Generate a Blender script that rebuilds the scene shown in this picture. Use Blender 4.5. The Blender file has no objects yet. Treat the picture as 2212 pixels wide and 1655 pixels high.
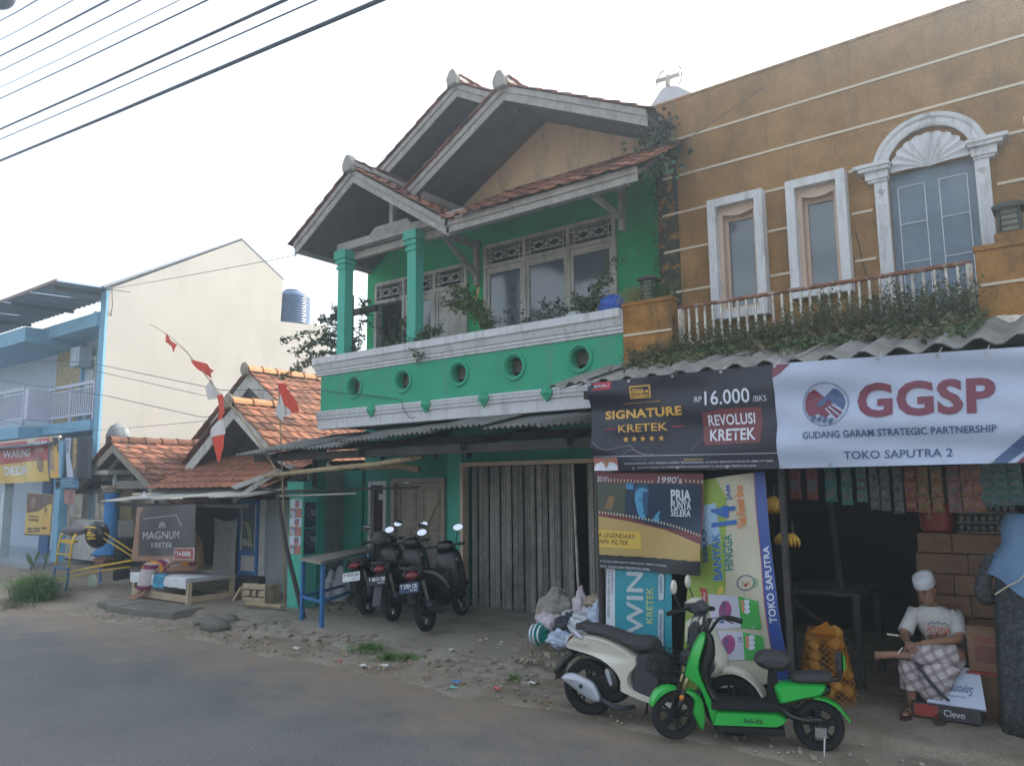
import bpy, bmesh, math, random
import numpy as np
from mathutils import Vector, Matrix, Euler, noise
random.seed(7)
R = math.radians
SC = bpy.context.scene
COL = SC.collection
# ---------------------------------------------------------------- camera
YAW, PITCH, ROLL, CH = R(37.2), R(7.61), R(-.57), 2.0
FW = Vector((-math.sin(YAW)*math.cos(PITCH), math.cos(YAW)*math.cos(PITCH), math.sin(PITCH)))
r0 = Vector((math.cos(YAW), math.sin(YAW), 0)); u0 = r0.cross(FW)
RT = r0*math.cos(ROLL)+u0*math.sin(ROLL); UP = -r0*math.sin(ROLL)+u0*math.cos(ROLL)
cam_data = bpy.data.cameras.new('camera'); cam = bpy.data.objects.new('camera', cam_data); COL.objects.link(cam)
m = Matrix((RT, UP, -FW)).transposed().to_4x4(); m.translation = (0, 0, CH)
cam.matrix_world = m
cam_data.sensor_width = 36; cam_data.lens = 27; cam_data.clip_end = 600; cam_data.clip_start = .05
SC.camera = cam
# ---------------------------------------------------------------- sky, sun, exposure
SUN_AZ, SUN_EL = R(24), R(37)
W = bpy.data.worlds.new('World'); SC.world = W; W.use_nodes = True
nt = W.node_tree; bgn = nt.nodes['Background']
sky = nt.nodes.new('ShaderNodeTexSky'); sky.sky_type = 'NISHITA'; sky.sun_disc = False
sky.sun_elevation = SUN_EL; sky.sun_rotation = SUN_AZ; sky.dust_density = 5; sky.air_density = 1.3; sky.ozone_density = 1.0
hs = nt.nodes.new('ShaderNodeHueSaturation'); hs.inputs['Saturation'].default_value = .48; hs.inputs['Value'].default_value = 1.3
nt.links.new(sky.outputs[0], hs.inputs['Color']); nt.links.new(hs.outputs[0], bgn.inputs[0]); bgn.inputs[1].default_value = .15
sun = bpy.data.lights.new('sun', 'SUN'); sun.energy = 2.1; sun.angle = R(.5); sun.color = (1, .93, .82)
so = bpy.data.objects.new('sun', sun); COL.objects.link(so)
sd = Vector((math.sin(SUN_AZ)*math.cos(SUN_EL), math.cos(SUN_AZ)*math.cos(SUN_EL), math.sin(SUN_EL)))
so.rotation_euler = sd.to_track_quat('Z', 'Y').to_euler(); so.location = sd*30
SC.view_settings.view_transform = 'Standard'; SC.view_settings.look = 'None'
SC.view_settings.gamma = 1; SC.view_settings.exposure = 1.2
SC.cycles.max_bounces = 6; SC.cycles.diffuse_bounces = 3; SC.cycles.transparent_max_bounces = 8

F_ = 3000/4000*2212
def ray(x, y): return FW*F_+RT*(x-1106)-UP*(y-827.5)
def P(x, y, Y):
    d = ray(x, y); return Vector((0, 0, CH))+d*(Y/d.y)
def G(x, y, z=0.):
    d = ray(x, y); return Vector((0, 0, CH))+d*((z-CH)/d.z)
def PX(x, y, X):
    d = ray(x, y); return Vector((0, 0, CH))+d*(X/d.x)
def sst(a, b, t):
    t = max(0, min(1, (t-a)/(b-a))); return t*t*(3-2*t)

# ---------------------------------------------------------------- materials
MATS = {}
def M(name, col, rough=.8, var=.12, scale=3., bump=.15, bscale=60., col2=None, mixs=(.45, .6), metal=0., spec=.3, streak=0., rnd=0., alpha=1., trans=0., stain=None, stain_amt=.5, stain_scale=1.2, sheen=0., coat=0., sm=(1.6, 1.6, .55)):
    m = bpy.data.materials.new(name); m.use_nodes = True; t = m.node_tree; n = t.nodes; L = t.links
    b = n['Principled BSDF']; b.inputs['Roughness'].default_value = rough; b.inputs['Metallic'].default_value = metal
    b.inputs['Specular IOR Level'].default_value = spec
    if coat: b.inputs['Coat Weight'].default_value = coat; b.inputs['Coat Roughness'].default_value = .12
    if trans: b.inputs['Transmission Weight'].default_value = trans
    if alpha < 1: b.inputs['Alpha'].default_value = alpha
    g = n.new('ShaderNodeNewGeometry'); mp = n.new('ShaderNodeMapping'); L.new(g.outputs['Position'], mp.inputs[0])
    if streak: mp.inputs['Scale'].default_value = (1, 1, 1-streak)
    a = n.new('ShaderNodeTexNoise'); a.inputs['Scale'].default_value = scale; a.inputs['Detail'].default_value = 6; a.inputs['Roughness'].default_value = .65
    L.new(mp.outputs[0], a.inputs[0])
    c1 = [max(0, c*(1-var)) for c in col]; c2 = [min(1, c*(1+var)) for c in (col2 or col)]
    if col2: c1 = list(col); c2 = list(col2)
    rr = n.new('ShaderNodeValToRGB'); rr.color_ramp.elements[0].position = mixs[0] if col2 else .3; rr.color_ramp.elements[1].position = mixs[1] if col2 else .7
    rr.color_ramp.elements[0].color = (*c1, 1); rr.color_ramp.elements[1].color = (*c2, 1)
    L.new(a.outputs['Fac'], rr.inputs[0]); out = rr.outputs[0]
    f = n.new('ShaderNodeTexNoise'); f.inputs['Scale'].default_value = bscale; f.inputs['Detail'].default_value = 4; L.new(g.outputs['Position'], f.inputs[0])
    if var > 0:
        mm = n.new('ShaderNodeMix'); mm.data_type = 'RGBA'; mm.blend_type = 'MULTIPLY'; mm.inputs[0].default_value = min(1, var*2.2)
        r2 = n.new('ShaderNodeValToRGB'); r2.color_ramp.elements[0].position = .25; r2.color_ramp.elements[1].position = .75
        r2.color_ramp.elements[0].color = (.55, .55, .55, 1); r2.color_ramp.elements[1].color = (1.3, 1.3, 1.3, 1)
        L.new(f.outputs['Fac'], r2.inputs[0]); L.new(out, mm.inputs['A']); L.new(r2.outputs[0], mm.inputs['B']); out = mm.outputs['Result']
    if stain:
        s = n.new('ShaderNodeTexNoise'); s.inputs['Scale'].default_value = stain_scale; s.inputs['Detail'].default_value = 8; s.inputs['Roughness'].default_value = .72
        mp2 = n.new('ShaderNodeMapping'); L.new(g.outputs['Position'], mp2.inputs[0]); mp2.inputs['Scale'].default_value = sm; mp2.inputs['Location'].default_value = (3.1, 7.7, 1.3); L.new(mp2.outputs[0], s.inputs[0])
        r3 = n.new('ShaderNodeValToRGB'); r3.color_ramp.elements[0].position = .5; r3.color_ramp.elements[1].position = .68
        r3.color_ramp.elements[0].color = (0, 0, 0, 1); r3.color_ramp.elements[1].color = (stain_amt,)*3+(1,)
        L.new(s.outputs['Fac'], r3.inputs[0]); m3 = n.new('ShaderNodeMix'); m3.data_type = 'RGBA'
        L.new(r3.outputs[0], m3.inputs[0]); L.new(out, m3.inputs['A']); m3.inputs['B'].default_value = (*stain, 1); out = m3.outputs['Result']
    if rnd:
        oi = n.new('ShaderNodeObjectInfo'); hs = n.new('ShaderNodeHueSaturation'); mr = n.new('ShaderNodeMapRange')
        mr.inputs['To Min'].default_value = 1-rnd; mr.inputs['To Max'].default_value = 1+rnd
        L.new(oi.outputs['Random'], mr.inputs['Value']); L.new(mr.outputs[0], hs.inputs['Value']); L.new(out, hs.inputs['Color']); out = hs.outputs[0]
    L.new(out, b.inputs['Base Color'])
    if bump:
        bp = n.new('ShaderNodeBump'); bp.inputs['Strength'].default_value = bump; bp.inputs['Distance'].default_value = .01
        L.new(f.outputs['Fac'], bp.inputs['Height']); L.new(bp.outputs[0], b.inputs['Normal'])
    MATS[name] = m; return m
def flat(name, col, rough=.5, spec=.3): return M(name, col, rough, var=.05, bump=0, spec=spec)

# ---------------------------------------------------------------- object helpers
OFF = {}
def setp(o, label=None, cat=None, group=None, kind=None):
    if label: o['label'] = label
    if cat: o['category'] = cat
    if group: o['group'] = group
    if kind: o['kind'] = kind
    return o
def thing(name, label, cat, loc=(0, 0, 0), rz=0, group=None, world=False):
    o = bpy.data.objects.new(name, None); COL.objects.link(o); o.location = loc; o.rotation_euler = (0, 0, rz)
    o.empty_display_size = .1
    OFF[o.name] = Vector(loc) if world else Vector((0, 0, 0))
    return setp(o, label, cat, group)
def off(o):
    while o is not None:
        if o.name in OFF: return OFF[o.name]
        o = o.parent
    return Vector((0, 0, 0))
class MB:
    def __init__(s): s.v = []; s.f = []
    def add(s, vs, fs):
        k = len(s.v); s.v += [tuple(p) for p in vs]; s.f += [tuple(i+k for i in f) for f in fs]; return s
    def box(s, x0, x1, y0, y1, z0, z1):
        return s.add([(x0,y0,z0),(x1,y0,z0),(x1,y1,z0),(x0,y1,z0),(x0,y0,z1),(x1,y0,z1),(x1,y1,z1),(x0,y1,z1)],
                     [(3,2,1,0),(4,5,6,7),(0,1,5,4),(1,2,6,5),(2,3,7,6),(3,0,4,7)])
    def obox(s, c, d, rot=(0, 0, 0)):
        m = Euler(rot).to_matrix(); c = Vector(c); h = [q/2 for q in d]
        vs = [c+m@Vector((sx*h[0], sy*h[1], sz*h[2])) for sz in (-1, 1) for sx, sy in ((-1,-1),(1,-1),(1,1),(-1,1))]
        return s.add(vs, [(3,2,1,0),(4,5,6,7),(0,1,5,4),(1,2,6,5),(2,3,7,6),(3,0,4,7)])
    def bar(s, p0, p1, w, h, up=(0, 0, 1)):
        p0, p1, up = Vector(p0), Vector(p1), Vector(up); d = (p1-p0).normalized(); sd_ = d.cross(up)
        if sd_.length < 1e-4: sd_ = d.cross(Vector((0, 1, 0)))
        sd_.normalize(); u = sd_.cross(d)
        vs = [p+sd_*(a*w/2)+u*(b*h/2) for p in (p0, p1) for a, b in ((-1,-1),(1,-1),(1,1),(-1,1))]
        return s.add(vs, [(3,2,1,0),(4,5,6,7),(0,1,5,4),(1,2,6,5),(2,3,7,6),(3,0,4,7)])
    def tube(s, pts, r, n=8, cap=True):
        pts = [Vector(p) for p in pts]; N = len(pts); rs = r if isinstance(r, (list, tuple)) else [r]*N
        rings = []; pu = None
        for i, p in enumerate(pts):
            d = (pts[min(i+1, N-1)]-pts[max(i-1, 0)])
            if d.length < 1e-7: d = Vector((0, 0, 1))
            d.normalize()
            if pu is None:
                pu = Vector((0, 0, 1)) if abs(d.z) < .9 else Vector((1, 0, 0))
            a = d.cross(pu).normalized(); b = a.cross(d).normalized(); pu = b
            rings.append([p+a*(math.cos(2*math.pi*k/n)*rs[i])+b*(math.sin(2*math.pi*k/n)*rs[i]) for k in range(n)])
        return s.loft(rings, cap=cap)
    def loft(s, rings, closed=True, cap=True):
        k = len(s.v); n = len(rings[0])
        for r in rings: s.v += [tuple(p) for p in r]
        for i in range(len(rings)-1):
            for j in range(n if closed else n-1):
                a = k+i*n+j; b = k+i*n+(j+1) % n
                s.f.append((a, b, b+n, a+n))
        if cap and closed:
            s.f.append(tuple(k+j for j in range(n))[::-1]); s.f.append(tuple(k+(len(rings)-1)*n+j for j in range(n)))
        return s
    def cyl(s, p0, p1, r, r1=None, n=12, cap=True): return s.tube([p0, p1], [r, r if r1 is None else r1], n, cap)
    def lathe(s, prof, c=(0, 0, 0), n=16, axis='z', cap=True):
        c = Vector(c); rings = []
        for r, z in prof:
            rg = []
            for k in range(n):
                a = 2*math.pi*k/n; q = (r*math.cos(a), r*math.sin(a), z)
                if axis == 'y': q = (q[0], q[2], q[1])
                if axis == 'x': q = (q[2], q[0], q[1])
                rg.append(c+Vector(q))
            rings.append(rg)
        return s.loft(rings, cap=cap)
    def ell(s, c, r, seg=12, rings=8, rot=(0, 0, 0)):
        m = Euler(rot).to_matrix(); c = Vector(c); R_ = []
        for i in range(rings+1):
            t = math.pi*(i+.02)/(rings+.04); rg = []
            for k in range(seg):
                a = 2*math.pi*k/seg
                rg.append(c+m@Vector((r[0]*math.sin(t)*math.cos(a), r[1]*math.sin(t)*math.sin(a), r[2]*math.cos(t))))
            R_.append(rg)
        return s.loft(R_[::-1])
    def prism(s, pts, a0, a1, ax='y'):
        """2-D outline (p,q) pushed from a0 to a1 along ax; ax y: p=x q=z; ax x: p=y q=z; ax z: p=x q=y"""
        def mk(p, q, a): return {'y': (p, a, q), 'x': (a, p, q), 'z': (p, q, a)}[ax]
        n = len(pts); vs = [mk(p, q, a0) for p, q in pts]+[mk(p, q, a1) for p, q in pts]
        fs = [tuple(range(n)), tuple(range(2*n-1, n-1, -1))]+[(i, i+n, (i+1) % n+n, (i+1) % n) for i in range(n)]
        return s.add(vs, fs)
    def torus(s, c, Rr, r, n=24, m=8, ax='y', sx=1, sz=1):
        c = Vector(c); rings = []
        for i in range(n+1):
            a = 2*math.pi*i/n; rg = []
            for j in range(m):
                b = 2*math.pi*j/m; q = Rr+r*math.cos(b); w = r*math.sin(b)
                p = {'y': (q*math.cos(a)*sx, w, q*math.sin(a)*sz), 'z': (q*math.cos(a)*sx, q*math.sin(a)*sz, w), 'x': (w, q*math.cos(a)*sx, q*math.sin(a)*sz)}[ax]
                rg.append(c+Vector(p))
            rings.append(rg)
        return s.loft(rings, cap=False)
    def grid(s, fn, nu, nv, thick=0):
        k = len(s.v)
        for j in range(nv+1):
            for i in range(nu+1): s.v.append(tuple(fn(i/nu, j/nv)))
        for j in range(nv):
            for i in range(nu):
                a = k+j*(nu+1)+i; s.f.append((a, a+1, a+nu+2, a+nu+1))
        return s
    def build(s, name, mat, parent=None, smooth=False, bevel=0, kind=None, label=None, cat=None, group=None, norm=True):
        me = bpy.data.meshes.new(name); o_ = off(parent) if parent is not None else Vector((0, 0, 0))
        vs = s.v if o_.length == 0 else [(p[0]-o_.x, p[1]-o_.y, p[2]-o_.z) for p in s.v]
        me.from_pydata(vs, [], s.f); me.update()
        if norm:
            b = bmesh.new(); b.from_mesh(me); bmesh.ops.recalc_face_normals(b, faces=b.faces); b.to_mesh(me); b.free()
        if smooth: me.shade_smooth() if smooth is True else None
        me.materials.append(mat)
        o = bpy.data.objects.new(name, me); COL.objects.link(o)
        if parent is not None: o.parent = parent
        if smooth == 'auto':
            me.shade_smooth()
            try:
                me.set_sharp_from_angle(angle=R(40))
            except Exception: pass
        if bevel:
            bv = o.modifiers.new('bevel', 'BEVEL'); bv.width = bevel; bv.segments = 2; bv.limit_method = 'ANGLE'; bv.angle_limit = R(35)
        return setp(o, label, cat, group, kind)
def copy_tree(o, parent=None):
    c = o.copy(); COL.objects.link(c); c.parent = parent
    for ch in list(o.children): copy_tree(ch, c)
    return c
def wall_boxes(mb, x0, x1, z0, z1, y0, y1, holes=(), axis='x'):
    xs = sorted({x0, x1, *[min(max(h[0], x0), x1) for h in holes], *[min(max(h[1], x0), x1) for h in holes]})
    for a, b in zip(xs, xs[1:]):
        zz = [z0]; c = (a+b)/2
        hs = sorted([(h[2], h[3]) for h in holes if h[0] < c < h[1]])
        cur = z0
        for h0, h1 in hs:
            if h0 > cur:
                mb.box(a, b, y0, y1, cur, h0) if axis == 'x' else mb.box(y0, y1, a, b, cur, h0)
            cur = max(cur, h1)
        if cur < z1:
            mb.box(a, b, y0, y1, cur, z1) if axis == 'x' else mb.box(y0, y1, a, b, cur, z1)
    return mb
def curve(pts, n=6):
    """Catmull-Rom through points"""
    pts = [Vector(p) for p in pts]; out = []
    for i in range(len(pts)-1):
        p0 = pts[max(i-1, 0)]; p1 = pts[i]; p2 = pts[i+1]; p3 = pts[min(i+2, len(pts)-1)]
        for k in range(n):
            t = k/n
            out.append(.5*((2*p1)+(p2-p0)*t+(2*p0-5*p1+4*p2-p3)*t*t+(3*p1-p0-3*p2+p3)*t*t*t))
    out.append(pts[-1]); return out
# ---------------------------------------------------------------- print on surfaces
class Surf:
    """a hanging sheet: four corners (tl, tr, br, bl), u to the right, v down, plus folds"""
    def __init__(s, tl, tr, br, bl, folds=None, nrm=None):
        s.c = [Vector(q) for q in (tl, tr, br, bl)]; s.folds = folds
        s.w = (s.c[1]-s.c[0]).length; s.h = (s.c[3]-s.c[0]).length
        s.n = (s.c[3]-s.c[0]).cross(s.c[1]-s.c[0]).normalized()
        if nrm is None: nrm = Vector((0, 0, CH))-(s.c[0]+s.c[2])/2
        if s.n.dot(Vector(nrm)) < 0: s.n = -s.n
    def __call__(s, u, v, off_=0):
        a = s.c[0].lerp(s.c[1], u); b = s.c[3].lerp(s.c[2], u); p = a.lerp(b, v)
        if s.folds:
            d = s.folds(u, v)
            if isinstance(d, tuple): p = p+Vector((0, 0, d[1])); d = d[0]
            p = p+s.n*d
        return p+s.n*off_
    def sheet(s, name, mat, parent=None, nu=40, nv=24, u0=0, u1=1, v0=0, v1=1, lay=0, **k):
        mb = MB().grid(lambda a, b: s(u0+(u1-u0)*a, v0+(v1-v0)*b, lay), nu, nv)
        return mb.build(name, mat, parent, smooth=True, norm=False, **k)
    def rect(s, name, mat, parent, u0, u1, v0, v1, lay=1, step=.06):
        nu = max(1, int((u1-u0)*s.w/step)); nv = max(1, int((v1-v0)*s.h/step))
        return s.sheet(name, mat, parent, nu, nv, u0, u1, v0, v1, lay*.0035)
    def poly(s, name, mat, parent, pts, lay=1, L=.08):
        b = bmesh.new(); vs = [b.verts.new((p[0]*s.w, p[1]*s.h, 0)) for p in pts]; b.faces.new(vs)
        return s._fin(b, name, mat, parent, lay, L)
    def _fin(s, b, name, mat, parent, lay, L):
        bmesh.ops.triangulate(b, faces=b.faces[:])
        for _ in range(5):
            e = [q for q in b.edges if q.calc_length() > L]
            if not e: break
            bmesh.ops.subdivide_edges(b, edges=e, cuts=1); bmesh.ops.triangulate(b, faces=[f for f in b.faces if len(f.verts) > 3])
        for v in b.verts:
            v.co = s(v.co.x/s.w, v.co.y/s.h, lay*.0035)-off(parent)
        me = bpy.data.meshes.new(name); b.to_mesh(me); b.free(); me.materials.append(mat)
        o = bpy.data.objects.new(name, me); COL.objects.link(o); o.parent = parent; return o
    def disc(s, name, mat, parent, cu, cv, r, lay=1, r_in=0, n=28, a0=0, a1=360, sv=1):
        P_ = [(cu+r*math.cos(R(a0+(a1-a0)*k/n))/s.w, cv+sv*r*math.sin(R(a0+(a1-a0)*k/n))/s.h) for k in range(n+1)]
        if not r_in:
            return s.poly(name, mat, parent, P_[:-1] if a1-a0 == 360 else P_+[(cu, cv)], lay)
        Q_ = [(cu+r_in*math.cos(R(a0+(a1-a0)*k/n))/s.w, cv+sv*r_in*math.sin(R(a0+(a1-a0)*k/n))/s.h) for k in range(n+1)]
        mb = MB()
        for i in range(n):
            mb.add([s(*P_[i], lay*.0035), s(*P_[i+1], lay*.0035), s(*Q_[i+1], lay*.0035), s(*Q_[i], lay*.0035)], [(0, 1, 2, 3)])
        return mb.build(name, mat, parent, norm=False)
    def text(s, body, mat, parent, u0, u1, v0, v1, lay=2, bold=0, shear=0, rot=0, name='lettering', align=True):
        """fit text in the u,v box; rot 90 = reads upwards, -90 = reads downwards, 180 upside down"""
        me = text_mesh(body, bold, shear)
        b = bmesh.new(); b.from_mesh(me)
        xs = [v.co.x for v in b.verts]; ys = [v.co.y for v in b.verts]
        x0, x1, y0, y1 = min(xs), max(xs), min(ys), max(ys)
        for v in b.verts:
            a = (v.co.x-x0)/(x1-x0); c = (v.co.y-y0)/(y1-y0)
            if rot == 0: q = (a, 1-c)
            elif rot == 90: q = (1-c if False else 1-c, 1-a) if False else (1-c, 1-a)
            elif rot == -90: q = (c, a)
            else: q = (1-a, c)
            v.co = ((u0+(u1-u0)*q[0])*s.w, (v0+(v1-v0)*q[1])*s.h, 0)
        return s._fin(b, name, mat, parent, lay, .055)
def text_mesh(body, bold=0, shear=0):
    key = 'txt_%s_%s_%s' % (body, bold, shear)
    if key in bpy.data.meshes: return bpy.data.meshes[key]
    c = bpy.data.curves.new('t', 'FONT'); c.body = body; c.size = 1; c.offset = bold; c.shear = shear; c.resolution_u = 3; c.space_character = 1+bold*1.5
    o = bpy.data.objects.new('t', c); COL.objects.link(o)
    dg = bpy.context.evaluated_depsgraph_get(); me = bpy.data.meshes.new_from_object(o.evaluated_get(dg))
    me.name = key; bpy.data.objects.remove(o); bpy.data.curves.remove(c); return me
# ---------------------------------------------------------------- roofs
def pantile(w, h, th=.014, amp=.022):
    pr = [(0, .2), (.12, .75), (.25, 1.), (.38, .75), (.5, .1), (.68, -.15), (.85, -.05), (1.04, .25)]
    mb = MB(); rings = []
    for y, lift in ((-.03, .026), (h+.03, 0)):
        top = [(p*w, y, amp*q+lift+th) for p, q in pr]; bot = [(p*w, y, amp*q+lift) for p, q in pr[::-1]]
        rings.append(top+bot)
    mb.loft(rings); return mb
TILE = {}
def roof_slope(parent, O, U, V, nu, nv, mat, w=.235, h=.27, cap=300, keep=None, name='tile', cut_mesh=True):
    O, U, V = Vector(O), Vector(U).normalized(), Vector(V).normalized(); N = U.cross(V).normalized()
    if N.z < 0: N = -N
    key = (w, h)
    if key not in TILE:
        t = pantile(w, h).build('tile', mat); TILE[key] = t.data; bpy.data.objects.remove(t)
    me = TILE[key].copy() if TILE[key].materials[0] != mat else TILE[key]
    if me.materials[0] != mat: me.materials.clear(); me.materials.append(mat)
    base = off(parent); cells = []
    for j in range(nv):
        for i in range(nu):
            p = O+U*(i*w)+V*(j*h)
            c = p+U*(w/2)+V*(h/2)
            if keep and not keep(c): continue
            cells.append(((c-Vector((0, 0, CH))).length, p))
    cells.sort(key=lambda q: q[0]); rest = MB()
    vs = [v.co.copy() for v in me.vertices]; fs = [tuple(p.vertices) for p in me.polygons]
    Uo = U if U.cross(V).dot(N) > 0 else -U
    for k, (d, p) in enumerate(cells):
        jr = random.gauss(0, .012)
        Uj = (Uo+V*jr).normalized(); Vj = (V-Uo*jr+N*random.gauss(0, .012)).normalized(); Nj = Uj.cross(Vj).normalized()
        q = p if Uo == U else p+U*w
        q = q+N*random.uniform(0, .008)+V*random.gauss(0, .006)
        mt = Matrix((Uj, Vj, Nj)).transposed().to_4x4(); mt.translation = q-base
        if k < cap:
            o = bpy.data.objects.new(name, me); COL.objects.link(o); o.parent = parent; o.matrix_local = mt
        else:
            rest.add([mt@v+base for v in vs], fs)
    if rest.v: rest.build('roof_tiles', mat, parent, kind='stuff', norm=False)
def ridge(parent, a, b, mat, r=.11, n=None, name='ridge_tile'):
    a, b = Vector(a), Vector(b); L = (b-a).length; n = n or max(2, int(L/.36)); d = (b-a)/n
    for i in range(n):
        p = a+d*i; q = a+d*(i+1.08)
        sx = (b-a).normalized().cross(Vector((0, 0, 1))).normalized(); mb = MB(); rg = []
        for pt, rr in ((p, r*1.12), (q, r*.92)):
            rg.append([pt+sx*(rr*math.cos(R(t)))+Vector((0, 0, 1))*(rr*.9*math.sin(R(t))-.03) for t in range(-10, 191, 20)]
                      +[pt+sx*((rr-.015)*math.cos(R(t)))+Vector((0, 0, 1))*((rr-.015)*.9*math.sin(R(t))-.03) for t in range(190, -11, -20)])
        mb.loft(rg).build(name, mat, parent, smooth='auto')
def corrugated(parent, O, U, V, width, length, mat, wave=.076, amp=.012, name='roof_sheet', nv=4, sag=0, th=.006):
    """one corrugated sheet; U across the waves, V along them"""
    O, U, V = Vector(O), Vector(U).normalized(), Vector(V).normalized(); N = U.cross(V).normalized()
    if N.z < 0: N = -N
    n = int(width/wave*6); mb = MB(); top = []
    def f(a, b, o_): return O+U*(a*width)+V*(b*length)+N*(amp*math.sin(2*math.pi*a*width/wave)+o_-sag*math.sin(math.pi*a)*.5*(1-b))
    mb.grid(lambda a, b: f(a, b, th), n, nv); mb.grid(lambda a, b: f(a, b, 0), n, nv)
    mb.grid(lambda a, b: f(a, 0, th*b), n, 1); mb.grid(lambda a, b: f(a, 1, th*b), n, 1)
    return mb.build(name, mat, parent, smooth='auto', norm=False)
# ---------------------------------------------------------------- foliage
def leaves(mb, c, n, spread, size, flat_=.5):
    for _ in range(n):
        p = Vector(c)+Vector((random.gauss(0, spread[0]), random.gauss(0, spread[1]), random.gauss(0, spread[2])))
        leaf(mb, p, size*random.uniform(.6, 1.3))
def leaf(mb, p, L, d=None):
    d = d or Vector((random.uniform(-1, 1), random.uniform(-1, 1), random.uniform(-.8, .6))).normalized()
    s_ = d.cross(Vector((random.uniform(-1, 1), random.uniform(-1, 1), random.uniform(-1, 1)))).normalized()*L*.32; p = Vector(p)
    up = d.cross(s_).normalized()*L*.08
    mb.add([p, p+d*L*.5+s_+up, p+d*L, p+d*L*.5-s_+up], [(0, 1, 2, 3)])
# ---------------------------------------------------------------- material list
asphalt = M('asphalt', (.108, .112, .113), .85, .4, 1.1, 1, 42, col2=(.135, .137, .136), mixs=(.35, .7), spec=.35, stain=(.085, .088, .09), stain_amt=.6, stain_scale=.7)
def dust(m, c):
    '''road dust blown over the asphalt along its broken edge'''
    t = m.node_tree; n = t.nodes; L = t.links; b = n['Principled BSDF']; src = b.inputs['Base Color'].links[0].from_socket
    g = n.new('ShaderNodeNewGeometry'); sx = n.new('ShaderNodeSeparateXYZ'); L.new(g.outputs['Position'], sx.inputs[0])
    nz = n.new('ShaderNodeTexNoise'); nz.inputs['Scale'].default_value = 1.4; nz.inputs['Detail'].default_value = 8; nz.inputs['Roughness'].default_value = .7; L.new(g.outputs['Position'], nz.inputs[0])
    a = n.new('ShaderNodeMath'); a.operation = 'MULTIPLY_ADD'; a.inputs[1].default_value = 3.2; L.new(nz.outputs['Fac'], a.inputs[0]); L.new(sx.outputs['Y'], a.inputs[2])
    r = n.new('ShaderNodeMapRange'); r.interpolation_type = 'SMOOTHSTEP'; r.inputs['From Min'].default_value = 5.9; r.inputs['From Max'].default_value = 7.6; r.inputs['To Max'].default_value = .95; L.new(a.outputs[0], r.inputs['Value'])
    mx = n.new('ShaderNodeMix'); mx.data_type = 'RGBA'; L.new(r.outputs[0], mx.inputs[0]); L.new(src, mx.inputs['A']); mx.inputs['B'].default_value = (*c, 1); L.new(mx.outputs['Result'], b.inputs['Base Color'])
dust(asphalt, (.22, .178, .135))  # road dust
dirt = M('dirt', (.19, .145, .105), .95, .3, 1.5, .6, 45, col2=(.26, .215, .165), mixs=(.4, .62), stain=(.11, .095, .075), stain_amt=.6, stain_scale=2.5)
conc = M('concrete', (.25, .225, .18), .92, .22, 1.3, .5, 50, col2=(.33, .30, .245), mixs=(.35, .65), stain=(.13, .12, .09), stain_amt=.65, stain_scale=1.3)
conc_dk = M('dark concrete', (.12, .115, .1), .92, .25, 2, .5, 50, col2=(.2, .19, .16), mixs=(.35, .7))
green_up = M('green paint', (.02, .37, .15), .75, .1, 2, .15, 50, stain=(.06, .2, .13), stain_amt=.6, stain_scale=1.2, sm=(4, 4, .5))
green_pa = M('sea green paint', (.04, .34, .2), .75, .1, 2, .2, 40, stain=(.1, .25, .2), stain_amt=.75, stain_scale=1.2, sm=(5, 5, .45))
green_lo = M('teal paint', (.035, .27, .2), .8, .15, 1.5, .2, 40, stain=(.03, .14, .11), stain_amt=.7, stain_scale=1.3)
green_tr = M('pale green paint', (.07, .42, .31), .7, .1, 3, .15, 40, stain=(.1, .36, .28), stain_amt=.5)
cream = M('cream plaster', (.62, .45, .28), .85, .08, 1, .15, 40, stain=(.2, .17, .14), stain_amt=.55, stain_scale=1.8)
white = M('white paint', (.58, .59, .61), .7, .06, 3, .1, 50, stain=(.3, .3, .29), stain_amt=.7, stain_scale=2.2, sm=(4, 4, .6))
white_old = M('weathered white wood', (.5, .49, .46), .8, .15, 5, .2, 50, stain=(.2, .18, .16), stain_amt=.75, stain_scale=3)
wood_grey = M('weathered wood', (.34, .32, .3), .88, .25, 6, .4, 60, stain=(.42, .4, .38), stain_amt=.6, stain_scale=4)
wood_dk = M('dark wood', (.055, .048, .045), .85, .3, 5, .3, 50)
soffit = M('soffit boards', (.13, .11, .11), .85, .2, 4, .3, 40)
wood_tan = M('pale timber', (.42, .33, .22), .8, .2, 6, .25, 60, stain=(.22, .17, .12), stain_amt=.6, stain_scale=5)
bamboo = M('bamboo', (.36, .28, .17), .65, .2, 8, .2, 60, stain=(.18, .14, .1), stain_amt=.6, stain_scale=4)
tile_m = M('clay tile', (.17, .07, .042), .88, .25, 6, .4, 80, col2=(.25, .105, .06), mixs=(.4, .6), stain=(.085, .06, .05), stain_amt=.95, stain_scale=3.2, rnd=.5)
tile_new = M('orange ridge tile', (.4, .19, .09), .8, .15, 8, .3, 80, stain=(.3, .28, .1), stain_amt=.7, stain_scale=6, rnd=.15)
asb = M('asbestos sheet', (.2, .2, .19), .9, .2, 3, .3, 60, stain=(.08, .08, .078), stain_amt=.75, stain_scale=2.2, rnd=.15)
zinc = M('pale corrugated sheet', (.36, .36, .34), .75, .15, 4, .2, 60, stain=(.16, .15, .13), stain_amt=.7, stain_scale=3)
glass = M('dark window glass', (.1, .125, .15), .12, .05, 2, 0, 50, spec=.9)
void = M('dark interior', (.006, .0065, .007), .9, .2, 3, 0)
shutter_m = M('galvanised shutter', (.36, .335, .315), .6, .25, 7, .25, 50, metal=.15, stain=(.1, .085, .07), stain_amt=.6, stain_scale=2, rnd=.25)
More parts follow.
